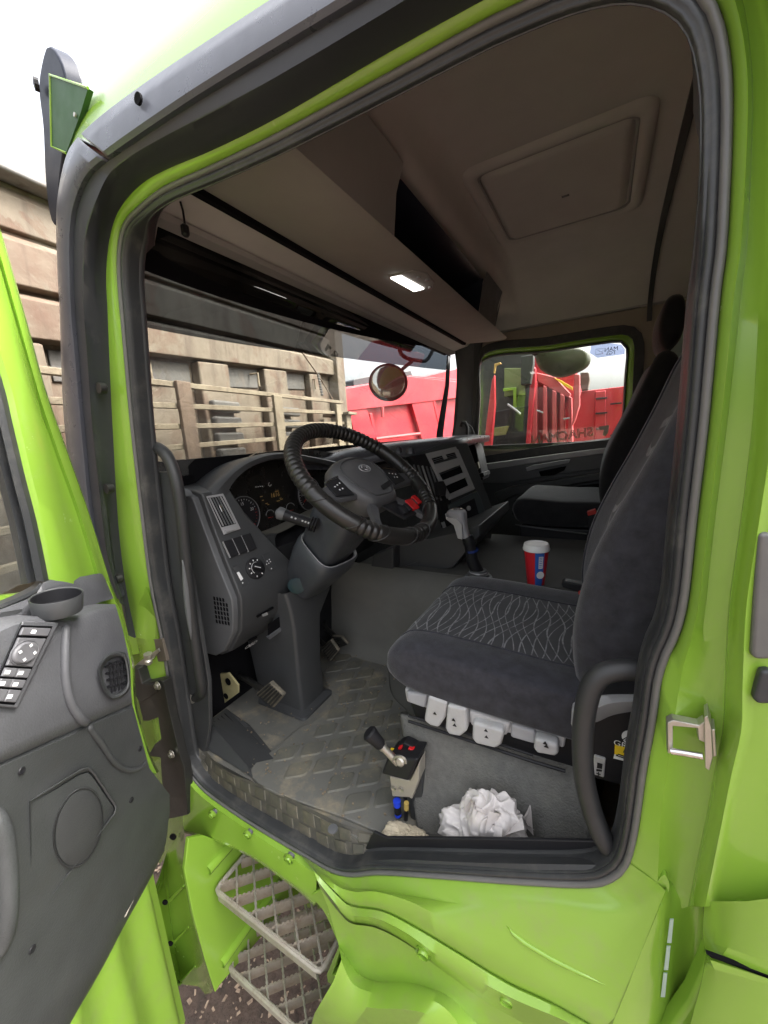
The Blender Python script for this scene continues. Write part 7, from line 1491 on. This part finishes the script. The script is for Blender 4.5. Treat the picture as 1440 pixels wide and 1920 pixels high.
npoly('cab_side_patch', ((926,802),(955,798),(948,815),(925,818)), YC + 0.28, 0.02, mat('far_verge_patch', (0.18, 0.18, 0.06), 0.8))
npoly('cab_pillar', ((922,712),(927,702),(928,760),(921,840),(917,870),(904,870),(912,790)), YC, 0.06, 'redpaint')
npoly('amber_lamp', ((927,682),(938,679),(939,682),(930,686),(927,700),(925,700)), YC, 0.03, 'orange', 0.003)
npoly('cab_roof_edge', ((976,668),(1000,664),(1000,682),(994,720),(976,722)), YC, 0.1, 'darkcab')
b = MB(); b.tube([PF(952,758,YC + 0.1), PF(966,768,YC + 0.1), PF(976,776,YC + 0.1)], 0.012, 6); obj('wiper_arm', b, 'seatgrey', NB)
npoly('body_side', ((998,672),(1008,672),(1080,690),(1088,730),(1072,780),(1072,850),(980,866),(988,780)), YC + 0.35, 0.3, 'redpaint')
npoly('bulkhead_top', ((1004,698),(1040,706),(1070,738),(1068,748),(1008,716)), YC + 0.25, 0.1, 'pinkpaint')
npoly('yellow_strip', ((1038,708),(1050,712),(1074,726),(1074,732),(1056,722)), YC + 0.24, 0.01, 'yellow', 0.002)
for x0, x1, y0 in ((1000,1007,712),(1018,1025,722),(1035,1043,731),(1050,1058,738),(1066,1072,742)): npoly('bulkhead_rib', ((x0,y0),(x1,y0 + 3),(x1 + (2 if x0 > 1010 else 0),846),(x0 - (1 if x0 > 1010 else 4),846)), YC + 0.22, 0.1, 'pinkpaint')
npoly('body_front_post', ((998,684),(1004,690),(1004,720),(998,780),(992,850),(984,852),(990,770)), YC + 0.15, 0.1, 'redpaint')
npoly('handrail', ((1006,768),(1018,772),(1018,775),(1006,771)), YC + 0.12, 0.02, 'seatgrey', 0.002)
npoly('handrail', ((1056,784),(1068,782),(1068,785),(1056,787)), YC + 0.12, 0.02, 'seatgrey', 0.002)
npoly('body_rear_edge', ((1076,700),(1087,702),(1087,760),(1078,790),(1072,800),(1076,740)), YC + 0.12, 0.1, 'pinkpaint')
YB = 4.6
fb = PF(1130, 800, YB); FB_ = thing('red_tipper_side', 'tall plain red tipper side with short black step bars under white sky', 'truck body', (fb.x, fb.y, GZ))
def bpoly(name, px, y, t, m, bevel=0.01): b = MB(); b.prism([PF(u, v, y) for u, v in px], (0, t, 0)); return obj(name, b, m, FB_, bevel=bevel)
bpoly('tipper_panel', ((1070,738),(1086,734),(1170,724),(1400,700),(1400,1000),(1060,1000),(1066,830)), YB, 0.4, 'redpaint')
bpoly('ladder_post', ((1116,734),(1136,732),(1136,860),(1114,862)), YB - 0.04, 0.04, 'redpaint')
for u, v, w in ((1117,746,22),(1116,774,23),(1117,803,22),(1144,756,22),(1144,815,22)): bpoly('step_bar', ((u, v), (u + w, v - 2), (u + w, v + 1), (u, v + 3)), YB - 0.08, 0.04, 'black', 0.003)
bpoly('exhaust_stack', ((1088,698),(1104,698),(1106,712),(1102,730),(1088,732)), YB - 0.2, 0.2, mat('dull_brown', (0.10, 0.075, 0.055), 0.7))
